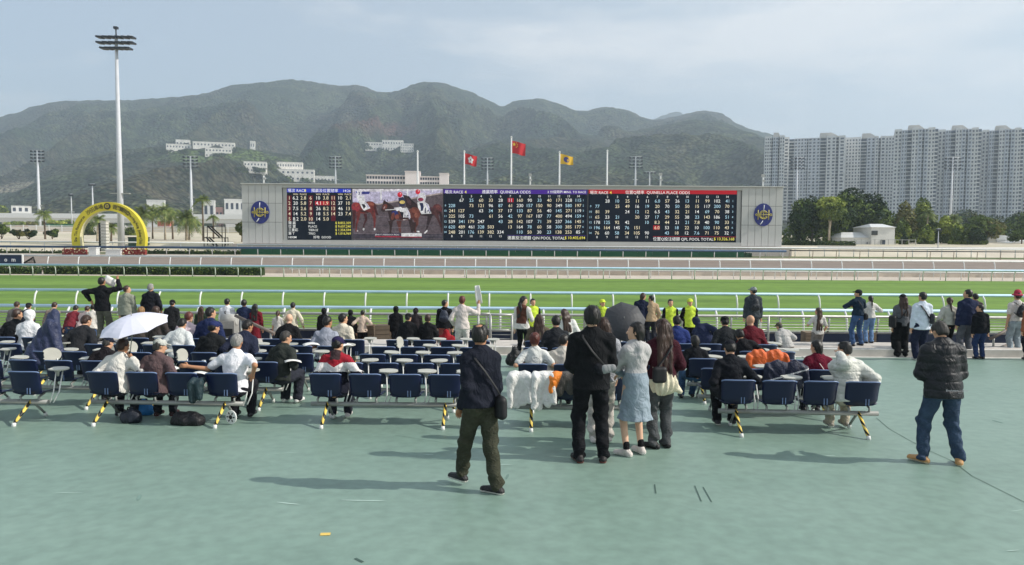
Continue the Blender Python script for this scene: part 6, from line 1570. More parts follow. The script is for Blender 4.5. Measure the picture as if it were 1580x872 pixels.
def kerbsit(px, hy, label, **k):
    y = 19.62; lean = k.get('lean', 15); zt = headz(px, hy, y + .3); z = KZ - .43 + .02
    Hn = (zt - z) / (.515 + .535 * math.cos(R(lean)) + .273) * 1.75; k.setdefault('sit', True)
    k.setdefault('feet', ((-.12, .62, .12), (.12, .66, .12))) 
    return person(label, x_at(px, y, KZ + .4), y, z, min(1.9, max(1.45, Hn)), **k)

WR = ((-.10, .38, .76), (.16, .38, .76))     # writing on the tablet
# ---------- the people standing in front
p = on_floor(745, 757)
walker = person('man walking left in a black sweater and olive cargo trousers with a strap bag', p.x - .02, p.y + .02, p.z, 1.73, face=36, lean=3, side=0, twist=-16, head=(-30, 8), arms=((-.165, .13, .89), (.165, -.0, .84)), elbows=((-.3, -1, -.3), (.3, -1, -.3)),
    feet=((-.06, .30, 0), (.06, -.20, .0)), toes=(12, 26), top=('1b1e29', 'jacket', -.04), pants=('3b3c30', 'reg'), hair='k', style='thin', shoes='1d1c1e', skin='c', hood=False, bulk=.86, sw=.8, vox=.0085)
crossbag(walker, 'black shoulder bag with a pinkish strap hanging on the walking man', mat('bag black nylon', '18181b', .6, .1, 20), 1, bagpos=walker['pel'] + walker['rt'] * .17 - walker['fw'] * .12 - walker['up'] * .05, size=(.2, .1, .24))
p = on_floor(911, 712)
tall = person('tall man all in black with bushy black hair and a grey forearm pouch', p.x, p.y, p.z, 1.86, face=2, lean=0, head=(4, 2), arms=((-.17, .24, 1.0), (.17, .28, 1.0)), elbows=((-.35, -.6, -.6), (.35, -.6, -.6)),
    feet=((-.135, -.02, 0), (.14, -.02, 0)), toes=(14, -14), top=('17181b', 'sweater', -.10), pants=('15161a', 'reg'), hair='k', style='full', shoes=('1e1b1c', '6e3a34'), skin='b', bulk=1.18, sw=1.10, hood=False)
e = held(tall, 'waist_pouch', 'pouch', 'grey and black pouch worn at the back of the tall man in black')
c = tall['wa'] + tall['rt'] * .13 - tall['fw'] * .15
f = Field(.02); f.cap(c - tall['rt'] * .01 - tall['up'] * .01, c + tall['rt'] * .08 + tall['up'] * .005, .052, .042, .5, tall['fw']); fobj('pouch_body', f, .009, cloth('8c8d8e'), e)
f = Field(.02); f.cap(c - tall['rt'] * .075 + tall['up'] * .01, c - tall['rt'] * .055 - tall['up'] * .03, .05, .046, .5, tall['fw']); fobj('pouch_flap', f, .009, cloth('202126'), e)
strap(e, [tall['nk'] - tall['rt'] * .1, tall['sh'] - tall['rt'] * .12 - tall['fw'] * .12, tall['ch'] - tall['rt'] * .02 - tall['fw'] * .165, c - tall['rt'] * .02 + tall['up'] * .04], mat('bag black nylon', ''), .015)
p = on_floor(979, 703)
girl = person('woman in a pale blue hooded dress with a frilled hem looking left, black ankle socks', p.x, p.y, p.z, 1.66, face=20, head=(58, -2), arms=((-.06, .30, 1.03), (-.02, .30, 1.02)), elbows=((-1, -.1, -.4), (1, -.5, -.6)),
    feet=((-.12, .0, 0), (.12, .05, 0)), toes=(30, 5), top=('b4b2b1', 'sweater'), skirt=('8c99a3', .47, 1.10), hair='k', style='bob', shoes=('cfc6bf', 'e2ded8'), skin='b', hood='down', sw=.76, bulk=.8, pants=None, vox=.0085)
for i in (0, 1):
    f = Field(.01); f.cap(girl['A'][i] + [0, 0, -.01], girl['A'][i] + [0, 0, .075], .043, .042); fobj('sock', f, .009, cloth('17171a'), girl['o'])
p = on_floor(1019, 692)
lh = person('woman with very long straight dark hair, cropped maroon top and grey trousers', p.x, p.y, p.z, 1.68, face=8, head=(14, 3), arms=((-.18, .26, 1.02), (.20, .24, 1.02)), feet=((-.09, .0, 0), (.10, .05, 0)), toes=(40, 5),
    top=('3a1620', 'sweater', .02), pants=('4c4e50', 'reg'), hair='b', style='verylong', shoes=('121214', '121214'), skin='b', hood=False, sw=.92)
e = held(lh, 'jacket', 'jacket', 'cream jacket tied round the waist of the long-haired woman')
f = Field(.04); q = lh['pel']; f.cap(q + [0, 0, .12], q + [0, -.02, -.02], .15, .19, .85, lh['fw']); f.cap(q + [.1, -.05, .0], q + [.24, -.05, -.16], .07, .03)
f.post.append(waves(.008, 20, 1)); f.post.append(lambda D, X, Y, Z: D + .010 * np.sin(14 * np.arctan2(Y, X))); fobj('jacket_body', f, .009, cloth('d6cdb4'), e)
crossbag(lh, 'small black square bag with a grey strap on the long-haired woman', mat('bag black nylon', ''), -1, bagpos=lh['wa'] - lh['rt'] * .10 - lh['fw'] * .20 - lh['up'] * .05, size=(.19, .08, .21))
p = on_floor(1451, 716)
rman = person('man in a black hooded puffer jacket and blue jeans with tan shoes, head bowed', p.x, p.y, p.z, 1.72, face=0, lean=6, head=(0, 34), arms=((-.13, .30, 1.08), (.13, .30, 1.08)), elbows=((-.45, -.5, -.8), (.45, -.5, -.8)),
    feet=((-.19, .05, 0), (.20, -.04, 0)), toes=(30, -28), top=('12151b', 'puffer', -.12), pants=('37475c', 'reg'), hair='d', style='short', shoes=('b98d5c', 'd2c3a8'), skin='a', hood='down', bulk=1.12, sw=1.04)
T = Text(); T.put('Evolution / Gear', 0, 0, .022, width=.26, bold=.01); T.put('winter', 0.03, -.03, .012, bold=.0)
o_ = T.build('lettering', [mat('print grey', 'a9abb0', .6)], rman['o'], 'stuff'); q = rman['pel'] + rman['up'] * .02; o_.location = (q[0] + .02, q[1] - .245, q[2]); o_.rotation_euler = (R(-6), 0, 0)
# person half hidden behind the tall man
p = on_floor(925, 690)
person('person in a grey sweater and pale trousers half hidden by the tall man in black', p.x + .05, p.y + .25, p.z, 1.66, face=0, arms=((-.2, .1, .9), (.22, .1, .9)), top=('9b9da2', 'sweater'), pants=('b9b2aa', 'reg'), hair='b', style='long', shoes=('d6cec8', 'e2ded8'), skin='b')
# ---------- left block
um = seat('B1', 172, 522, 'man in a white long-sleeved top with short dark hair holding the white umbrella', top=('dcd8d0', 'sweater'), pants=('2a2c33', 'reg'), hair='b', style='short', lean=14, side=4, head=(-25, 8), arms=((-.14, .36, .74), (.27, .24, 1.0)), elbows=(None, (.8, -.2, -.8)), skin='c', bulk=1.1)
seat('B1', 234, 522, 'man in a grey flat cap and brown tracksuit top with white side stripes', top=('5b4a4b', 'jacket'), pants=('24262c', 'reg'), hair='d', style='short', hat='flat', hatc='b9bab4', lean=14, head=(-45, 10), arms=WR, skin='a', hood=False, shoes=('3a2326', '5c1a20'))
seat('B1', 358, 515, 'grey-haired man in a white T-shirt reaching his bare left arm over the next seat', top=('e4e2e6', 'tee'), pants=('1d1e24', 'reg'), hair='g', style='short', lean=10, head=(0, 10), arms=((-.66, .16, .84), (.27, .22, .72)), elbows=((-.3, .2, -1), None), skin='c', bulk=1.28, sw=1.12)
seat('B2', 424, 510, 'grey-haired man in a dark green hooded jacket seated sideways with white trainers', top=('2f3330', 'jacket'), pants=('2b2d36', 'loose'), hair='d', style='crop', lean=14, head=(-30, 12), face=-18, arms=WR, hood='down', shoes=('d8d6d2', 'e2e0dc'), bulk=1.12, skin='a')
seat('A2', 151, 519, 'man in a dark jacket and navy cap seated under the edge of the white umbrella', top=('201c1f', 'jacket'), pants=('24242a', 'reg'), hair='d', style='short', hat='cap', hatc='1d2230', lean=22, head=(-20, 10), skin='a')
seat('B3', 322, 495, 'man in a black jacket and navy blue cap seated in the third row', top=('1c1e20', 'jacket'), pants=('20222a', 'reg'), hair='k', style='short', hat='cap', hatc='27305c', lean=12, head=(-35, 6), bulk=1.25, hood=False)
seat('B3', 364, 493, 'dark-haired man in a navy jacket with a pale collar leaning over his tablet', top=('23283a', 'jacket'), pants=('20222a', 'reg'), hair='k', style='short', lean=22, side=6, head=(-30, 14), hood=False, bulk=1.2, skin='c')
seat('A4', 268, 491, 'person in a pale grey-white sweater with short black hair, right of the white umbrella', top=('c9ccca', 'sweater'), pants=('30323a', 'reg'), hair='k', style='short', lean=24, head=(-5, 16), bulk=1.15)
seat('A5', 319, 474, 'man in a navy jacket with a white collar, taller than the cap wearer before him', top=('202a4c', 'jacket'), pants=('22242c', 'reg'), hair='k', style='short', lean=8, head=(-40, 2), hood=False, bulk=1.2)
seat('A5', 283, 481, 'person with short reddish-brown hair in a pale pink shirt', top=('d0bcc2', 'shirt'), pants=('30323a', 'reg'), hair='r', style='short', lean=16, head=(-10, 10))
seat('A4', 60, 486, 'person in a charcoal jacket with brown hair bent forward at the left', top=('26272a', 'jacket'), pants=('22242c', 'reg'), hair='b', style='short', lean=30, head=(-20, 10), hood=False, bulk=1.2)
seat('Z5', 36, 479, 'person in a white hooded top with the hood up', top=('d6d6d8', 'jacket'), pants=('30323a', 'reg'), hair='k', style='none', hood='up', lean=12, head=(-15, 5), bulk=1.15)
seat('Z5', 14, 477, 'man in a black jacket with a pale collar at the far left edge', top=('1b1c20', 'jacket'), pants=('22242c', 'reg'), hair='b', style='short', lean=14, head=(-30, 6), hood=False, bulk=1.15)
seat('B4', 499, 488, 'man in a blue-grey T-shirt with short black hair, left of the cream jacket', top=('9296a2', 'tee'), pants=('22242c', 'reg'), hair='k', style='short', lean=16, head=(-30, 8), bulk=1.2, skin='c')
cj = seat('B5', 522, 483, 'man in a cream quilted jacket with short black hair', top=('cfc6b4', 'jacket'), pants=('b9b4aa', 'reg'), hair='k', style='short', lean=6, head=(-30, 0), hood=False, bulk=1.15, face=-15, shoes='3a3c4c')
seat('B5', 441, 484, 'bald man in a black jacket seated in the last row of the second block', top=('17181a', 'jacket'), pants=('22242c', 'reg'), hair='k', style='bald', lean=12, head=(0, 6), hood=False, bulk=1.25, skin='b')
def rw(C, pel, up, rt, E, W):
    h = (C - pel) @ up; xx = np.abs((C - pel) @ rt); zz = .40 - .08 * np.clip(1 - xx / .12, 0, 1)
    return np.where(h < .26, 2, np.where(h < zz, 1, np.where((np.abs((C - pel) @ rt) < .08) & (h > .44), 3, 0)))
seat('M1', 514, 519, 'man in a red, white and navy block-striped hoodie and purple cap', top=('9a1f2e', 'jacket'), pants=('2a2c36', 'reg'), hair='k', style='short', hat='cap', hatc='2b2547', lean=14, head=(-25, 10), hood='down', stripes=(['8e1f2c', 'd6d3d0', '181a26', '3a2c2e'], rw), arms=((-.12, .38, .74), (.34, .34, .74)), bulk=1.2, skin='a', shoes=('d8d0cc', 'e2ded8'))
# under a coat
cv = row_pos('A3', 72)
e = empty('draped_coat', (cv.x, cv.y + .1, floor_z(cv.y)), 0, 'navy quilted coat draped high over someone or something on a left block seat', 'coat')
f = Field(.06); f.cap((0, .25, 1.38), (-.02, .1, 1.0), .10, .17, .8, (0, 1, 0)); f.cap((-.02, .1, 1.0), (-.2, 0, .62), .2, .22, .8, (0, 1, 0)); f.cap((.08, .0, 1.2), (.2, -.02, .72), .13, .12, .7, (0, 1, 0)); f.cap((.0, -.05, .95), (.08, -.1, .66), .07, .05)
f.post.append(waves(.008, 16, 2)); f.post.append(lambda D, X, Y, Z: D + .008 * np.sin(X * 44 + Z * 16)); fobj('coat_body', f, .012, cloth('2b3350', 'p'), e)
# kerb and apron, left
stand(158, 428, 'kerb', 'man in a black jacket shading his eyes with a raised white paper, arm on hip', top=('14151a', 'jacket'), pants=('5c5c54', 'reg'), hair='k', style='short', arms=((-.34, .02, 1.12), (.34, .18, 1.66)), elbows=((-1, -.2, .1), (1, .1, -.3)), hood=False, bulk=1.2, skin='c', head=(-10, -4))
stand(196, 441, 'kerb', 'man in a grey-green hoodie looking right, between two men in black', top=('8d8f82', 'jacket'), pants=('3c3c3a', 'reg'), hair='b', style='short', head=(-60, 0), hood='down', bulk=1.1)
stand(233, 438, 'kerb', 'grey-haired man in a black hooded jacket standing on the kerb', top=('1b1d24', 'jacket'), pants=('22242c', 'reg'), hair='g', style='short', hood='down', bulk=1.1, arms=((-.18, .2, .95), (.2, .2, .95)))
kerbsit(213, 474, 'person with light brown hair just above the white umbrella, left one', top=('4c4440', 'jacket'), hair='y', style='short', pants=('22242c', 'reg'), hood=False)
kerbsit(236, 474, 'person with brown hair just above the white umbrella, right one', top=('3a3433', 'jacket'), hair='b', style='full', pants=('22242c', 'reg'), hood=False)
AP = [
 (20, 466, 'man in a grey jacket at the far left barrier', dict(top=('6f6b68', 'jacket'), hair='b', lean=20, hood=False)),
 (40, 468, 'man in a navy jacket and dark cap at the far left barrier', dict(top=('272b38', 'jacket'), hair='k', hat='cap', hatc='1c1e24', lean=15, hood=False)),
 (76, 467, 'man in a taupe shirt leaning on the left barrier', dict(top=('8a7d72', 'shirt'), hair='b', lean=28)),
 (108, 472, 'person in a maroon top bending over the barrier in blue jeans', dict(top=('6e2730', 'shirt'), pants=('3c5070', 'reg'), hair='k', lean=34)),
 (126, 473, 'person in a pale pink top bending beside the maroon one', dict(top=('c8b2ac', 'shirt'), pants=('4a5f85', 'reg'), hair='b', lean=34)),
 (141, 470, 'person in an off-white jacket standing before the black-jacketed man', dict(top=('d2cdc4', 'jacket'), pants=('4a5f85', 'reg'), hair='k', lean=12, hood=False)),
 (264, 463, 'man in a black top and black cap at the barrier right of the grey-haired man', dict(top=('1d1e21', 'jacket'), hair='k', hat='cap', hatc='141417', lean=8, head=(0, 15), hood=False)),
 (311, 473, 'woman with long dark hair in dark green at the barrier', dict(top=('2c3a2e', 'jacket'), hair='b', style='long', hood=False)),
 (350, 461, 'person in a white shirt with a dark strap across the back and black hair', dict(top=('d6d8dc', 'shirt'), hair='k', lean=4)),
 (377, 463, 'person in a navy jacket and dark hair beside the one in white', dict(top=('222c48', 'jacket'), hair='k', style='full', hood=False)),
 (394, 469, 'woman in a dark red dress with long black hair', dict(top=('6a1a26', 'sweater'), skirt=('6a1a26', .35), hair='k', style='long', pants=None)),
 (429, 481, 'girl in a pale top with a long dark ponytail', dict(top=('c9c6c0', 'tee'), pants=('a9a6a0', 'reg'), hair='b', style='tail')),
 (451, 467, 'person in a cream shirt with a thin strap leaning by a rail post', dict(top=('cfc8b2', 'shirt'), pants=('50504c', 'reg'), hair='k', lean=8, arms=((-.3, .2, .95), (.34, .1, .95)))),
 (500, 476, 'woman in a black headscarf and coat, left of the grey T-shirt man', dict(top=('17171a', 'jacket'), hood='up', style='none', hair='k')),
 (540, 479, 'woman in a black headscarf and coat, right of the cream jacket man', dict(top=('17171a', 'jacket'), hood='up', style='none', hair='k', lean=10)),
 (559, 479, 'person in a beige-pink shirt and dark trousers with elbows on the rail', dict(top=('cdb8a6', 'shirt'), pants=('17181c', 'reg'), hair='k', arms=((-.38, .16, 1.12), (.38, .16, 1.12)), lean=6)),
 (611, 473, 'person in a black headscarf, left of the pair near the middle', dict(top=('141417', 'jacket'), hood='up', style='none', hair='k')),
 (641, 476, 'person in a black headscarf with grey trim, right of the pair near the middle', dict(top=('2a2528', 'jacket'), hood='up', style='none', hair='k', lean=8)),
]
JA = {}
for px, hy, lb, k in AP:
    k.setdefault('pants', ('25272e', 'reg')); JA[px] = stand(px, hy, 'apron', lb, **k)
strap(held(JA[350], 'bag_strap', 'strap', 'dark strap across the back of the white shirt wearer at the barrier'), [JA[350]['nk'] - JA[350]['rt'] * .05, JA[350]['ch'] - JA[350]['fw'] * .17, JA[350]['wa'] + JA[350]['rt'] * .16 - JA[350]['fw'] * .08], mat('bag black nylon', ''), .02)
j = stand(686, 463, 'apron', 'youth in black with a dark backpack looking right', top=('17181c', 'jacket'), pants=('8a5048', 'reg'), hair='k', head=(-60, 0), hood=False)
backpack(j, 'dark grey-blue backpack on the youth in black', cloth('2a3140', 'p'))
# middle
vest = stand(713, 457, 'floor', 'man in a white sweater vest and trousers holding a folded paper up high', Y=18.3, top=('d3c8c2', 'shirt'), pants=('d0c8c4', 'reg'), hair='r', style='short', arms=((-.24, .1, .95), (.44, .16, 1.50)), elbows=(None, (1, 0, -1)), skin='c', head=(0, 0))
kerbsit(628, 484, 'person in black with cap and scarf, left one of the kerb pair', top=('15161a', 'jacket'), hair='k', style='short', hat='cap', hatc='17171a', pants=('17181c', 'reg'), hood=False, bulk=1.2, head=(-30, 10))
kerbsit(659, 486, 'person in a black coat with bushy brown hair, right one of the kerb pair', top=('141418', 'jacket'), hair='b', style='full', pants=('17181c', 'reg'), hood=False, bulk=1.3)
brown = stand(806, 457, 'floor', 'woman in a brown waistcoat over a white blouse looking down right', Y=18.6, top=('d8d2cc', 'shirt'), pants=('17181c', 'slim'), hair='k', style='long', head=(-70, 16), face=-25, arms=((-.24, .02, .80), (.16, .28, 1.05)), skin='b', stripes=(['5c3a30', 'd8d2cc'], lambda C, pel, up, rt, E, W: ((np.abs((C - pel) @ rt) > .15) | ((C - pel) @ up < .06)).astype(int)))
seat('C2', 825, 513, 'person with short auburn hair in a white top, leaning back against the seat', top=('cfd0cc', 'tee'), pants=('30323a', 'reg'), hair='r', style='full', lean=4, head=(-5, 4), bulk=1.15, arms=((-.22, .30, .76), (.22, .30, .76)))
seat('C2', 870, 515, 'person in a cream fleece with short black hair next to the auburn-haired one', top=('c4bdb2', 'jacket'), pants=('30323a', 'reg'), hair='k', style='short', lean=10, head=(-40, 10), hood='down', bulk=1.15)
seat('C5', 832, 485, 'woman with long brown hair in an olive jacket seated in the last row', top=('5a5244', 'jacket'), pants=('30323a', 'reg'), hair='b', style='long', lean=8, hood=False)
cm = seat('C4', 859, 487, 'man in a charcoal top with a back strap, seated beside the woman in olive', top=('25272b', 'shirt'), pants=('22242c', 'reg'), hair='k', style='short', lean=12, head=(10, 8), bulk=1.25)
kerbsit(879, 477, 'woman with long brown hair in a white shirt leaning right on the kerb', top=('dcdad6', 'shirt'), hair='b', style='long', pants=('30323a', 'reg'), side=-10, head=(30, 10))
seat('C5', 937, 490, 'dark-haired woman partly hidden between the tall man and the dark umbrella', top=('3b3c40', 'jacket'), pants=('22242c', 'reg'), hair='b', style='long', lean=8, hood=False)
stand(988, 452, 'kerb', 'woman in a navy coat with dark hair leaning toward the beige hoodie', top=('1c2238', 'jacket'), pants=('22242c', 'reg'), hair='b', style='bob', head=(-60, 10), side=6, hood=False)
stand(1005, 456, 'kerb', 'person in a beige hoodie facing the woman in the navy coat', top=('b49a7c', 'jacket'), pants=('22242c', 'reg'), hair='k', style='short', head=(50, 4), hood='down', arms=((-.15, .3, 1.3), (.24, .1, .9)))
VEST = ['c8e04a', '17191f']; vf = lambda C, pel, up, rt, E, W: ((np.abs((C - pel) @ rt) > .17)).astype(int)
for px, hy, hat, hd, fc, lb in ((822, 461, None, 0, 200, 'steward in a black jacket and yellow vest behind the woman in the brown waistcoat'), (929, 462, 'cap', 30, 170, 'steward with a yellow cap and vest seen past the tall man'), (1034, 462, None, 0, 185, 'bareheaded steward in a yellow vest facing the crowd'), (1064, 461, 'cap', 0, 180, 'steward with a yellow cap and vest standing facing the crowd')):
    stand(px, hy, 'apron', lb, Y=24.0, top=('c8e04a', 'jacket'), pants=('17191f', 'reg'), hair='k', style='short', hat=hat, hatc='cfe04a', head=(hd, 0), face=fc, hood=False, stripes=(VEST, vf), group='stewards in yellow vests', arms=((-.06, -.14, .95), (.06, -.14, .95)) if px == 1064 else None)
# ---------- right block
seat('D1', 1134, 524, 'man in a black long-sleeved top and black baseball cap in the front row at right', top=('181a20', 'shirt'), pants=('15161a', 'reg'), hair='k', style='short', hat='cap', hatc='1b1d24', lean=12, head=(0, 26), arms=((-.12, .36, .70), (.20, .36, .70)), bulk=1.15, skin='a', shoes=('26262a', 'd8d4ce'))
seat('D1', 1322, 527, 'man in a white hooded puffer jacket raising a hand to his face', top=('c9c9c0', 'puffer'), pants=('b5aa98', 'reg'), hair='k', style='short', lean=14, head=(30, 6), hood='down', arms=((-.13, .25, 1.13), (.24, .34, .72)), elbows=((-.2, .1, -1), None), bulk=1.2, skin='a', shoes=('9a9286', 'd8d4ce'), dx=-.06)
mw = seat('D2', 1268, 524, 'woman in a maroon sweater with a thin pale strap and black hair tied low', top=('64152a', 'sweater'), pants=('22242c', 'reg'), hair='k', style='bob', lean=10, head=(35, 6), bulk=1.1)
strap(held(mw, 'bag_strap', 'strap', 'thin pale strap across the back of the maroon sweater'), [mw['nk'] - mw['rt'] * .06, mw['ch'] - mw['fw'] * .17, mw['wa'] + mw['rt'] * .15 - mw['fw'] * .1], mat('pale strap', 'c9b9b4', .6), .010)
seat('D3', 1076, 517, 'woman in a black top with shoulder-length black hair, third row at right', top=('15171c', 'sweater'), pants=('35506e', 'reg'), hair='k', style='bob', lean=12, head=(10, 8), bulk=1.1, feet=((-.25, .4, 0), (.0, .5, 0)))
seat('D4', 1162, 507, 'person in a black hooded top leaning over to the left with the hood bunched', top=('18181b', 'jacket'), pants=('22242c', 'reg'), hair='k', style='full', lean=26, side=-14, head=(10, 20), hood='down', bulk=1.2)
seat('D5', 1163, 486, 'bald man in a dark red jacket at the right block', top=('5a1a24', 'jacket'), pants=('22242c', 'reg'), hair='k', style='bald', lean=10, head=(15, 8), hood=False, bulk=1.3, skin='a')
seat('D5', 1124, 488, 'man in a dark grey-green top with a black cap in front of the camera crew', top=('26292c', 'sweater'), pants=('22242c', 'reg'), hair='k', style='short', hat='cap', hatc='1c1e20', lean=16, head=(0, 10), bulk=1.25)
seat('D5', 1047, 487, 'man in a bright navy blazer with short black hair', top=('27356a', 'jacket'), pants=('22242c', 'reg'), hair='k', style='short', lean=10, head=(0, 4), hood=False, bulk=1.25)
kerbsit(1098, 486, 'person in a navy hoodie with the hood up bending left', top=('232a44', 'jacket'), pants=('22242c', 'reg'), hair='k', style='none', hood='up', lean=34, side=-24, head=(10, 20))
kerbsit(1222, 497, 'man in a pale grey puffer jacket and olive cap sitting on the kerb', top=('aaa7a4', 'puffer'), pants=('15161a', 'reg'), hair='d', style='short', hat='cap', hatc='5c5548', lean=24, side=-10, head=(20, 10), face=18, bulk=1.3)
pj = stand(1162, 443, 'kerb', 'man in a dark grey jacket and grey cap with a sling bag, looking left', top=('3c4248', 'jacket'), pants=('3a3c40', 'reg'), hair='k', style='short', hat='cap', hatc='8b9090', head=(35, 2), hood=False, bulk=1.15)
backpack(pj, 'dark sling backpack on the man with the grey cap', cloth('20242b', 'p'), w_=.22, h=.4)
stand(1262, 475, 'apron', 'girl with long dark hair and a black printed bag, grey trousers', Y=22.6, top=('c9c6c0', 'tee'), pants=('7c7874', 'reg'), hair='b', style='verylong', head=(40, 0), arms=((-.2, .1, 1.3), (.2, .1, .9)))
jm = stand(1324, 447, 'kerb', 'man in a dark teal jacket, black cap and blue jeans with folded arms', top=('1c2c3c', 'jacket', .02), pants=('3f587e', 'reg'), hair='k', style='short', hat='flat', hatc='22262c', head=(50, 0), face=15, arms=((-.1, .26, 1.22), (.1, .24, 1.2)), elbows=((-1, -.2, -.2), (1, -.2, -.2)), hood=False, feet=((-.15, 0, 0), (.2, .05, 0)))
crossbag(jm, 'black waist bag on the man in the dark teal jacket', mat('bag black nylon', ''), 1, size=(.26, .12, .2))
stand(1343, 471, 'kerb', 'girl in a white top and light jeans behind the man in the teal jacket', Y=20.7, top=('d6d3cc', 'sweater', .0), pants=('6f8db4', 'reg'), hair='k', style='tail', arms=((-.2, .1, .9), (.30, .22, 1.25)))
gs = stand(1390, 455, 'floor', 'person in a grey sweater and long black skirt-like trousers with a dark bag', fy=551, top=('5b5c60', 'sweater'), pants=('111216', 'wide'), hair='b', style='long', hat='beanie', hatc='17171a', bulk=1.15, head=(-10, 4))
crossbag(gs, 'black tote hanging at the left side of the person in the grey sweater', mat('bag black nylon', ''), -1, bagpos=gs['pel'] - gs['rt'] * .27 + gs['up'] * .06, size=(.28, .12, .34))
ws = stand(1420, 451, 'floor', 'man in a loose white shirt with a black sling bag and navy trousers', fy=556, top=('d3dae6', 'shirt', -.14), pants=('1c2238', 'loose'), hair='k', style='short', head=(20, 0), bulk=1.2, shoes=('c9c6c2', 'dedbd6'))
crossbag(ws, 'black sling bag across the white shirt', cloth('1d1f27', 'p'), 1, bagpos=ws['wa'] + ws['rt'] * .17 - ws['fw'] * .16, size=(.14, .1, .26), w_=.03)
stand(1462, 459, 'floor', 'woman in a pale beige knit top and black trousers with a low ponytail', fy=549, top=('b4b2a8', 'sweater', .0), pants=('15161a', 'slim'), hair='b', style='tail', head=(-20, 0), bulk=1.1, arms=((-.26, .16, 1.0), (.26, .12, 1.0)))
stand(1490, 447, 'floor', 'tall man in a navy jacket and grey trousers looking left', fy=551, top=('222a44', 'jacket'), pants=('5c5e66', 'reg'), hair='k', style='short', head=(45, 0), hood=False, bulk=1.15)
stand(1504, 453, 'kerb', 'dark-haired person mostly hidden behind the tall man in navy', top=('3b3038', 'jacket'), pants=('22242c', 'reg'), hair='k', style='short', hood=False)
stand(1514, 470, 'floor', 'youth in a black jacket and blue jeans leaning on the dark handrail', Y=19.2, top=('12141a', 'jacket'), pants=('27375c', 'reg'), hair='k', style='short', head=(60, 0), hood=False, side=-4)
rh = stand(1566, 450, 'floor', 'person in a pink-red bucket hat, white top and pale jeans wearing a black backpack', fy=549, top=('d8cfc8', 'tee', .02), pants=('8f9ba2', 'reg'), hair='b', style='short', hat='bucket', hatc='b23c50', shoes=('b9b2aa', 'd6d2cc'))
backpack(rh, 'small black backpack on the person in the pink-red hat', cloth('17181e', 'p'), w_=.24, h=.34)
stand(1590, 462, 'floor', 'person in a rust-coloured coat cut by the right edge of the view', fy=556, top=('9c5f45', 'jacket', -.25), pants=('22242c', 'reg'), hair='b', style='bob', hood=False)
print('people', NP_[0], round(time.time() - T0, 1))
# ================================================================== things they brought
def umbrella(top, tip_dir, rad, depth, m, label, handle_to, nrib=8, name='umbrella'):
    top = Vector(top); ax = Vector(tip_dir).normalized(); o = empty(name, top, 0, label, 'umbrella')
    q = Vector((0, 0, 1)).rotation_difference(ax); b = MB(); ns = 6; nper = 2; N = nrib * nper; rings = []
    for i in range(ns + 1):
        u = i / ns; ring = []
        for k in range(N):
            an = 2 * math.pi * k / N; w_ = (k % nper) / nper; scal = 1 - .09 * math.sin(math.pi * w_) * u ** 1.5 * 1.0
            r_ = rad * u * scal; zz = -depth * (u ** 2.0) * (1 - .06 * math.sin(math.pi * w_))
            ring.append(q @ Vector((r_ * math.cos(an), r_ * math.sin(an), zz)))
        rings.append(ring)
    vs = [v for r_ in rings for v in r_]; fs = []
    for i in range(ns):
        for k in range(N): fs.append((i * N + k, (i + 1) * N + k, (i + 1) * N + (k + 1) % N, i * N + (k + 1) % N))
    b.add(vs, fs, 0, False); b.build('canopy', m, o)
    rb = MB()
    for k in range(nrib):
        an = 2 * math.pi * k / nrib
        MB().tube([q @ Vector((rad * u * math.cos(an), rad * u * math.sin(an), -depth * u ** 2 - .006)) for u in (0, .3, .6, .85, 1.0)], .004, 4).build('rib', M_steel, o)
    MB().tube([q @ Vector((0, 0, .06)), q @ Vector((0, 0, -.1)), Vector(handle_to) - top], .008, 8).build('shaft', M_steel, o)
    hv = Vector(handle_to) - top; dn = (hv).normalized()
    MB().tube([hv - dn * .06, hv + dn * .06], .014, 8).build('handle', M_black, o)
    return o
hand = um['world'](um['W'][1] + unit(um['W'][1] - um['E'][1]) * .07)
tp = at_depth(203, 487, hand.y + .05)
umbrella(tp, (-.14, -.26, 1), .50, .17, mat('umbrella lilac white', 'd6d6e4', .6, .04, 2), 'white umbrella with a faint lilac tint held over the left block', hand)
c = at_depth(966, 500, 14.9)
umbrella(at_depth(963, 491, 14.6), (-.10, -.86, .50), .44, .17, mat('umbrella charcoal', '3c3d40', .55, .08, 2), 'dark grey open umbrella tilted toward the viewer behind the woman in the blue dress', (c.x - .02, 15.6, c.z - .55))
def paper(px, py, Y, sz, rot, label, name='paper', m=None, bend=.03):
    p = at_depth(px, py, Y); b = MB(); b.shell(lambda u, v: ((u - .5) * sz[0], (v - .5) * sz[1], bend * math.sin(u * 3.1)), 6, 3, .003)
    return b.build(name, m or mat('white paper', 'e6e4de', .7, .04, 9), label=label, cat='paper', loc=p, rot=rot, group='papers and race cards')
pw = vest['world'](vest['W'][1] + unit(vest['W'][1] - vest['E'][1]) * .10)
b = MB(); b.shell(lambda u, v: ((u - .5) * .15 * (1 - .55 * max(0, v - .5)), .02 * math.sin(u * 3.1), (v - .15) * .46), 5, 6, .012); b.build('folded_paper', mat('white paper', 'e6e4de', .7, .04, 9), label='tall folded white paper held up by the man in the white sweater vest', cat='paper', loc=pw, rot=(0, R(-8), 0), group='papers and race cards')
p = on_floor(0, 700)
sp = at_depth(171, 434, 20.3)
paper(170, 434, 20.38, (.34, .22), (R(80), R(30), R(5)), 'white paper shading the eyes of the man in black on the kerb')
paper(184, 562, 10.95, (.16, .30), (R(75), R(-18), R(10)), 'white newspaper sheet before the man under the umbrella', name='newspaper')
paper(452, 558, 11.9, (.26, .2), (0, R(4), R(20)), 'white race card on the tablet of the grey-haired man in the dark green jacket')
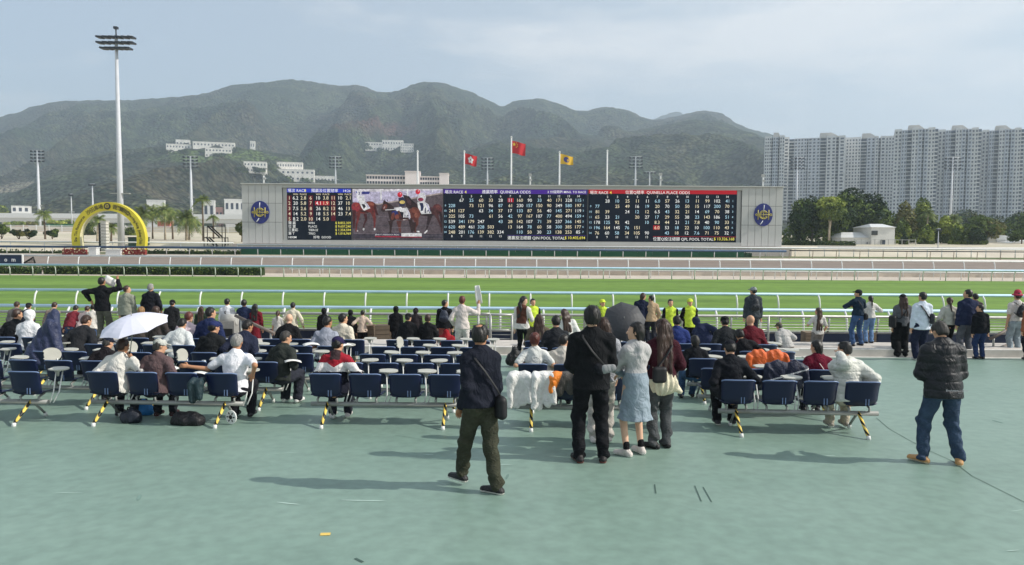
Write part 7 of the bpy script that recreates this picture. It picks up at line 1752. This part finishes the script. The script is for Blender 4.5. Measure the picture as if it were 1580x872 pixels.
paper(356 - 50, 577, 11.3, (.24, .17), (R(0), 0, R(12)), 'white race card on the tablet left of the white T-shirt')
paper(262, 570, 11.1, (.22, .16), (R(10), 0, R(-20)), 'small white booklet in front of the flat cap wearer')
paper(480, 532, 14.0, (.3, .2), (R(4), 0, R(25)), 'white paper on the tablet left of the grey T-shirt wearer')
paper(533, 533, 12.4, (.22, .16), (R(8), 0, R(40)), 'white paper right of the purple cap')
paper(1226, 565, 11.9, (.26, .18), (R(6), 0, R(-10)), 'white paper lying by the orange jacket'); paper(1200, 531, 19.2, (.2, .15), (R(10), 0, R(10)), 'white paper in the hands of the grey puffer wearer')
paper(1302, 531, 20.3, (.34, .2), (0, 0, 0), 'white paper lying on the kerb left of the jeans-wearing man')
p = on_floor(520, 585); 
pp = paper(548, 573, 11.0, (.22, .17), (R(0), 0, R(30)), 'white race card before the striped hoodie wearer')
# flask
t = row_pos('B2', 300); q = at_depth(315, 575, 12.25)
fl = empty('flask', q, 0, 'steel and blue drinking flask standing on a tablet by the white T-shirt', 'flask')
MB().tube([(0, 0, -.02), (0, 0, .15)], .036, 14).build('body', mat('flask blue', '3a4a78', .35, metal=.4), fl); MB().tube([(0, 0, .15), (0, 0, .21)], [.034, .033], 14).build('cap', mat('flask steel', 'b4b8b8', .3, metal=.6), fl)
# coats on benches
def drape(key, px, c, label, cols=None, w_=.62, h=.42, z=.80, seed=1, rz=0, name='jacket', fn=None):
    p = row_pos(key, px); o = empty(name, (p.x, p.y - .05, p.z), R(rz), label, 'jacket')
    r = random.Random(seed); f = Field(.04)
    f.cap((-w_ * .36, 0, z - .03), (w_ * .36, .02, z - .03), .07, .065, .8, (0, 1, 0)); f.cap((-w_ * .3, -.05, z - .08), (w_ * .3, -.05, z - .08), .075, None, .5, (0, 1, 0)); f.cap((-w_ * .2, -.05, z - .08), (-w_ * .22, -.06, z - h), w_ * .24, w_ * .2, .4, (0, 1, 0)); f.cap((w_ * .2, -.05, z - .08), (w_ * .2, -.06, z - h * .9), w_ * .24, w_ * .2, .4, (0, 1, 0))
    f.cap((-w_ * .42, -.06, z - .05), (-w_ * .46, -.08, z - h * 1.02), .06, .04); f.cap((w_ * .42, -.06, z - .05), (w_ * .47, -.08, z - h * .85), .06, .045)
    f.post.append(lambda D, X, Y, Z: D + .006 * np.sin(X * 46 + 2.5 * np.sin(Z * 9 + seed)) + .003 * np.sin(Z * 38 + X * 50)); fobj('jacket_body', f, .010, [cloth(q_, 'p') for q_ in (cols or [c])], o, fn); return o
drape('C1', 802, 'd8d6d2', 'white jacket hung over the left seat of the front bench, left one of two', w_=.30, h=.44, seed=1); drape('C1', 838, 'e0deda', 'white jacket hung over the left seat of the front bench, right one of two', w_=.30, h=.46, seed=4)
drape('C1', 872, '3a3836', 'grey and orange jacket hung over the seat left of the tall man', cols=['4a4642', 'e8842c'], w_=.44, h=.22, seed=3, fn=lambda C: (C[:, 0] < -.06 - .4 * (.8 - C[:, 2])).astype(int))
drape('D3', 1178, 'd8642c', 'bright orange jacket lying over a bench seat at right', w_=.72, h=.2, z=.86, seed=6); drape('D2', 1206, '1c2238', 'navy jacket with a white stripe over a bench seat at right', cols=['1a2038', 'c9c9cc'], w_=.66, h=.3, z=.84, seed=8, fn=lambda C: (np.abs(C[:, 2] - .72 - .3 * (C[:, 0] - .1)) < .012).astype(int))
drape('B1', 311, '1e3238', 'dark green jacket hanging between the last two seats of the front bench', w_=.12, h=.28, z=.66, seed=9)
# bags on the floor
def bag(px, py, size, c, label, name='bag', cat='bag', seed=1, logo=None, dy=0, shape=1.0):
    p = on_floor(px, py); o = empty(name, p + Vector((0, dy, 0)), R(seed * 7 % 30 - 15), label, cat); f = Field(.04); a, b_, h = size[0] / 2, size[1] / 2, size[2]
    f.cap((-a * .6, 0, h * .3), (a * .6, 0, h * .3), b_, None); f.cap((-a * .45, 0, h * .45), (a * .4, 0, h * .6), b_ * .9, b_ * .8, k=.05); f.cap((0, 0, h * .5), (0, 0, h * .75 * shape), b_ * .8, b_ * .6); f.cap((0, -b_ * .6, h * .3), (0, -b_ * .5, h * .4), b_ * .6, None)
    f.post.append(waves(.008, 22, seed)); f.post.append(lambda D, X, Y, Z: np.maximum(D, .004 - Z)); fobj('bag_body', f, .011, cloth(c, 'p'), o)
    MB().tube([(-.06, 0, h * .85), (-.05, 0, h * 1.02), (.05, 0, h * 1.02), (.06, 0, h * .85)], .011, 6).build('handle', mat('bag black nylon', ''), o)
    if logo: MB().prism([(-.03, .0), (.03, 0), (0, .05)], -b_ - .012, -b_).build('logo', mat('logo green', '35c46a', .5), o, loc=(0.02, -.01, h * .38))
    return o
bag(290, 655, (.5, .22, .17), '101014', 'flat black holdall under the front bench of the left block'); bag(203, 652, (.22, .18, .22), '141a26', 'dark navy backpack under the man with the umbrella', 'backpack', 'backpack', 2); bag(222, 640, (.2, .2, .24), '2a78b8', 'bright blue bag beside the dark navy backpack', seed=3)
bag(794, 566, (.34, .24, .48), '17181a', 'black backpack with a green triangle logo standing on the floor by the kerb', 'backpack', 'backpack', 4, logo=True, shape=1.15); 
kb = at_depth(688, 528, 19.7); o = empty('bag', (kb.x, 19.8, KZ), 0, 'small red bag on the kerb beside the man in the white sweater vest', 'bag'); f = Field(.04); f.cap((-.12, 0, .14), (.12, 0, .14), .14, None, .8, (0, 1, 0)); f.cap((0, 0, .2), (0, 0, .36), .13, .08); fobj('bag_body', f, .014, cloth('8e1f26'), o); MB().tube([(-.08, 0, .38), (0, 0, .48), (.08, 0, .38)], .012, 5).build('handle', M_black, o)
# white wheel-like disc by the bench foot
p = on_floor(357, 655); o = empty('round_fan', (p.x, p.y, p.z + .11), R(-25), 'white round patterned hand fan leaning at the foot of the white T-shirt man', 'hand fan')
MB().tube([(0, -.01, 0), (0, .01, 0)], .1, 20).build('disc', M_white, o); MB().tube([(0, -.018, 0), (0, .016, 0)], .03, 10).build('hub', M_black, o)
for i in range(6): MB().box((.06 * math.cos(i * 1.047), -.014, .06 * math.sin(i * 1.047)), (.03, .008, .014), rot=(0, -i * 1.047, 0)).build('spoke_mark', M_black, o)
print('things', round(time.time() - T0, 1))
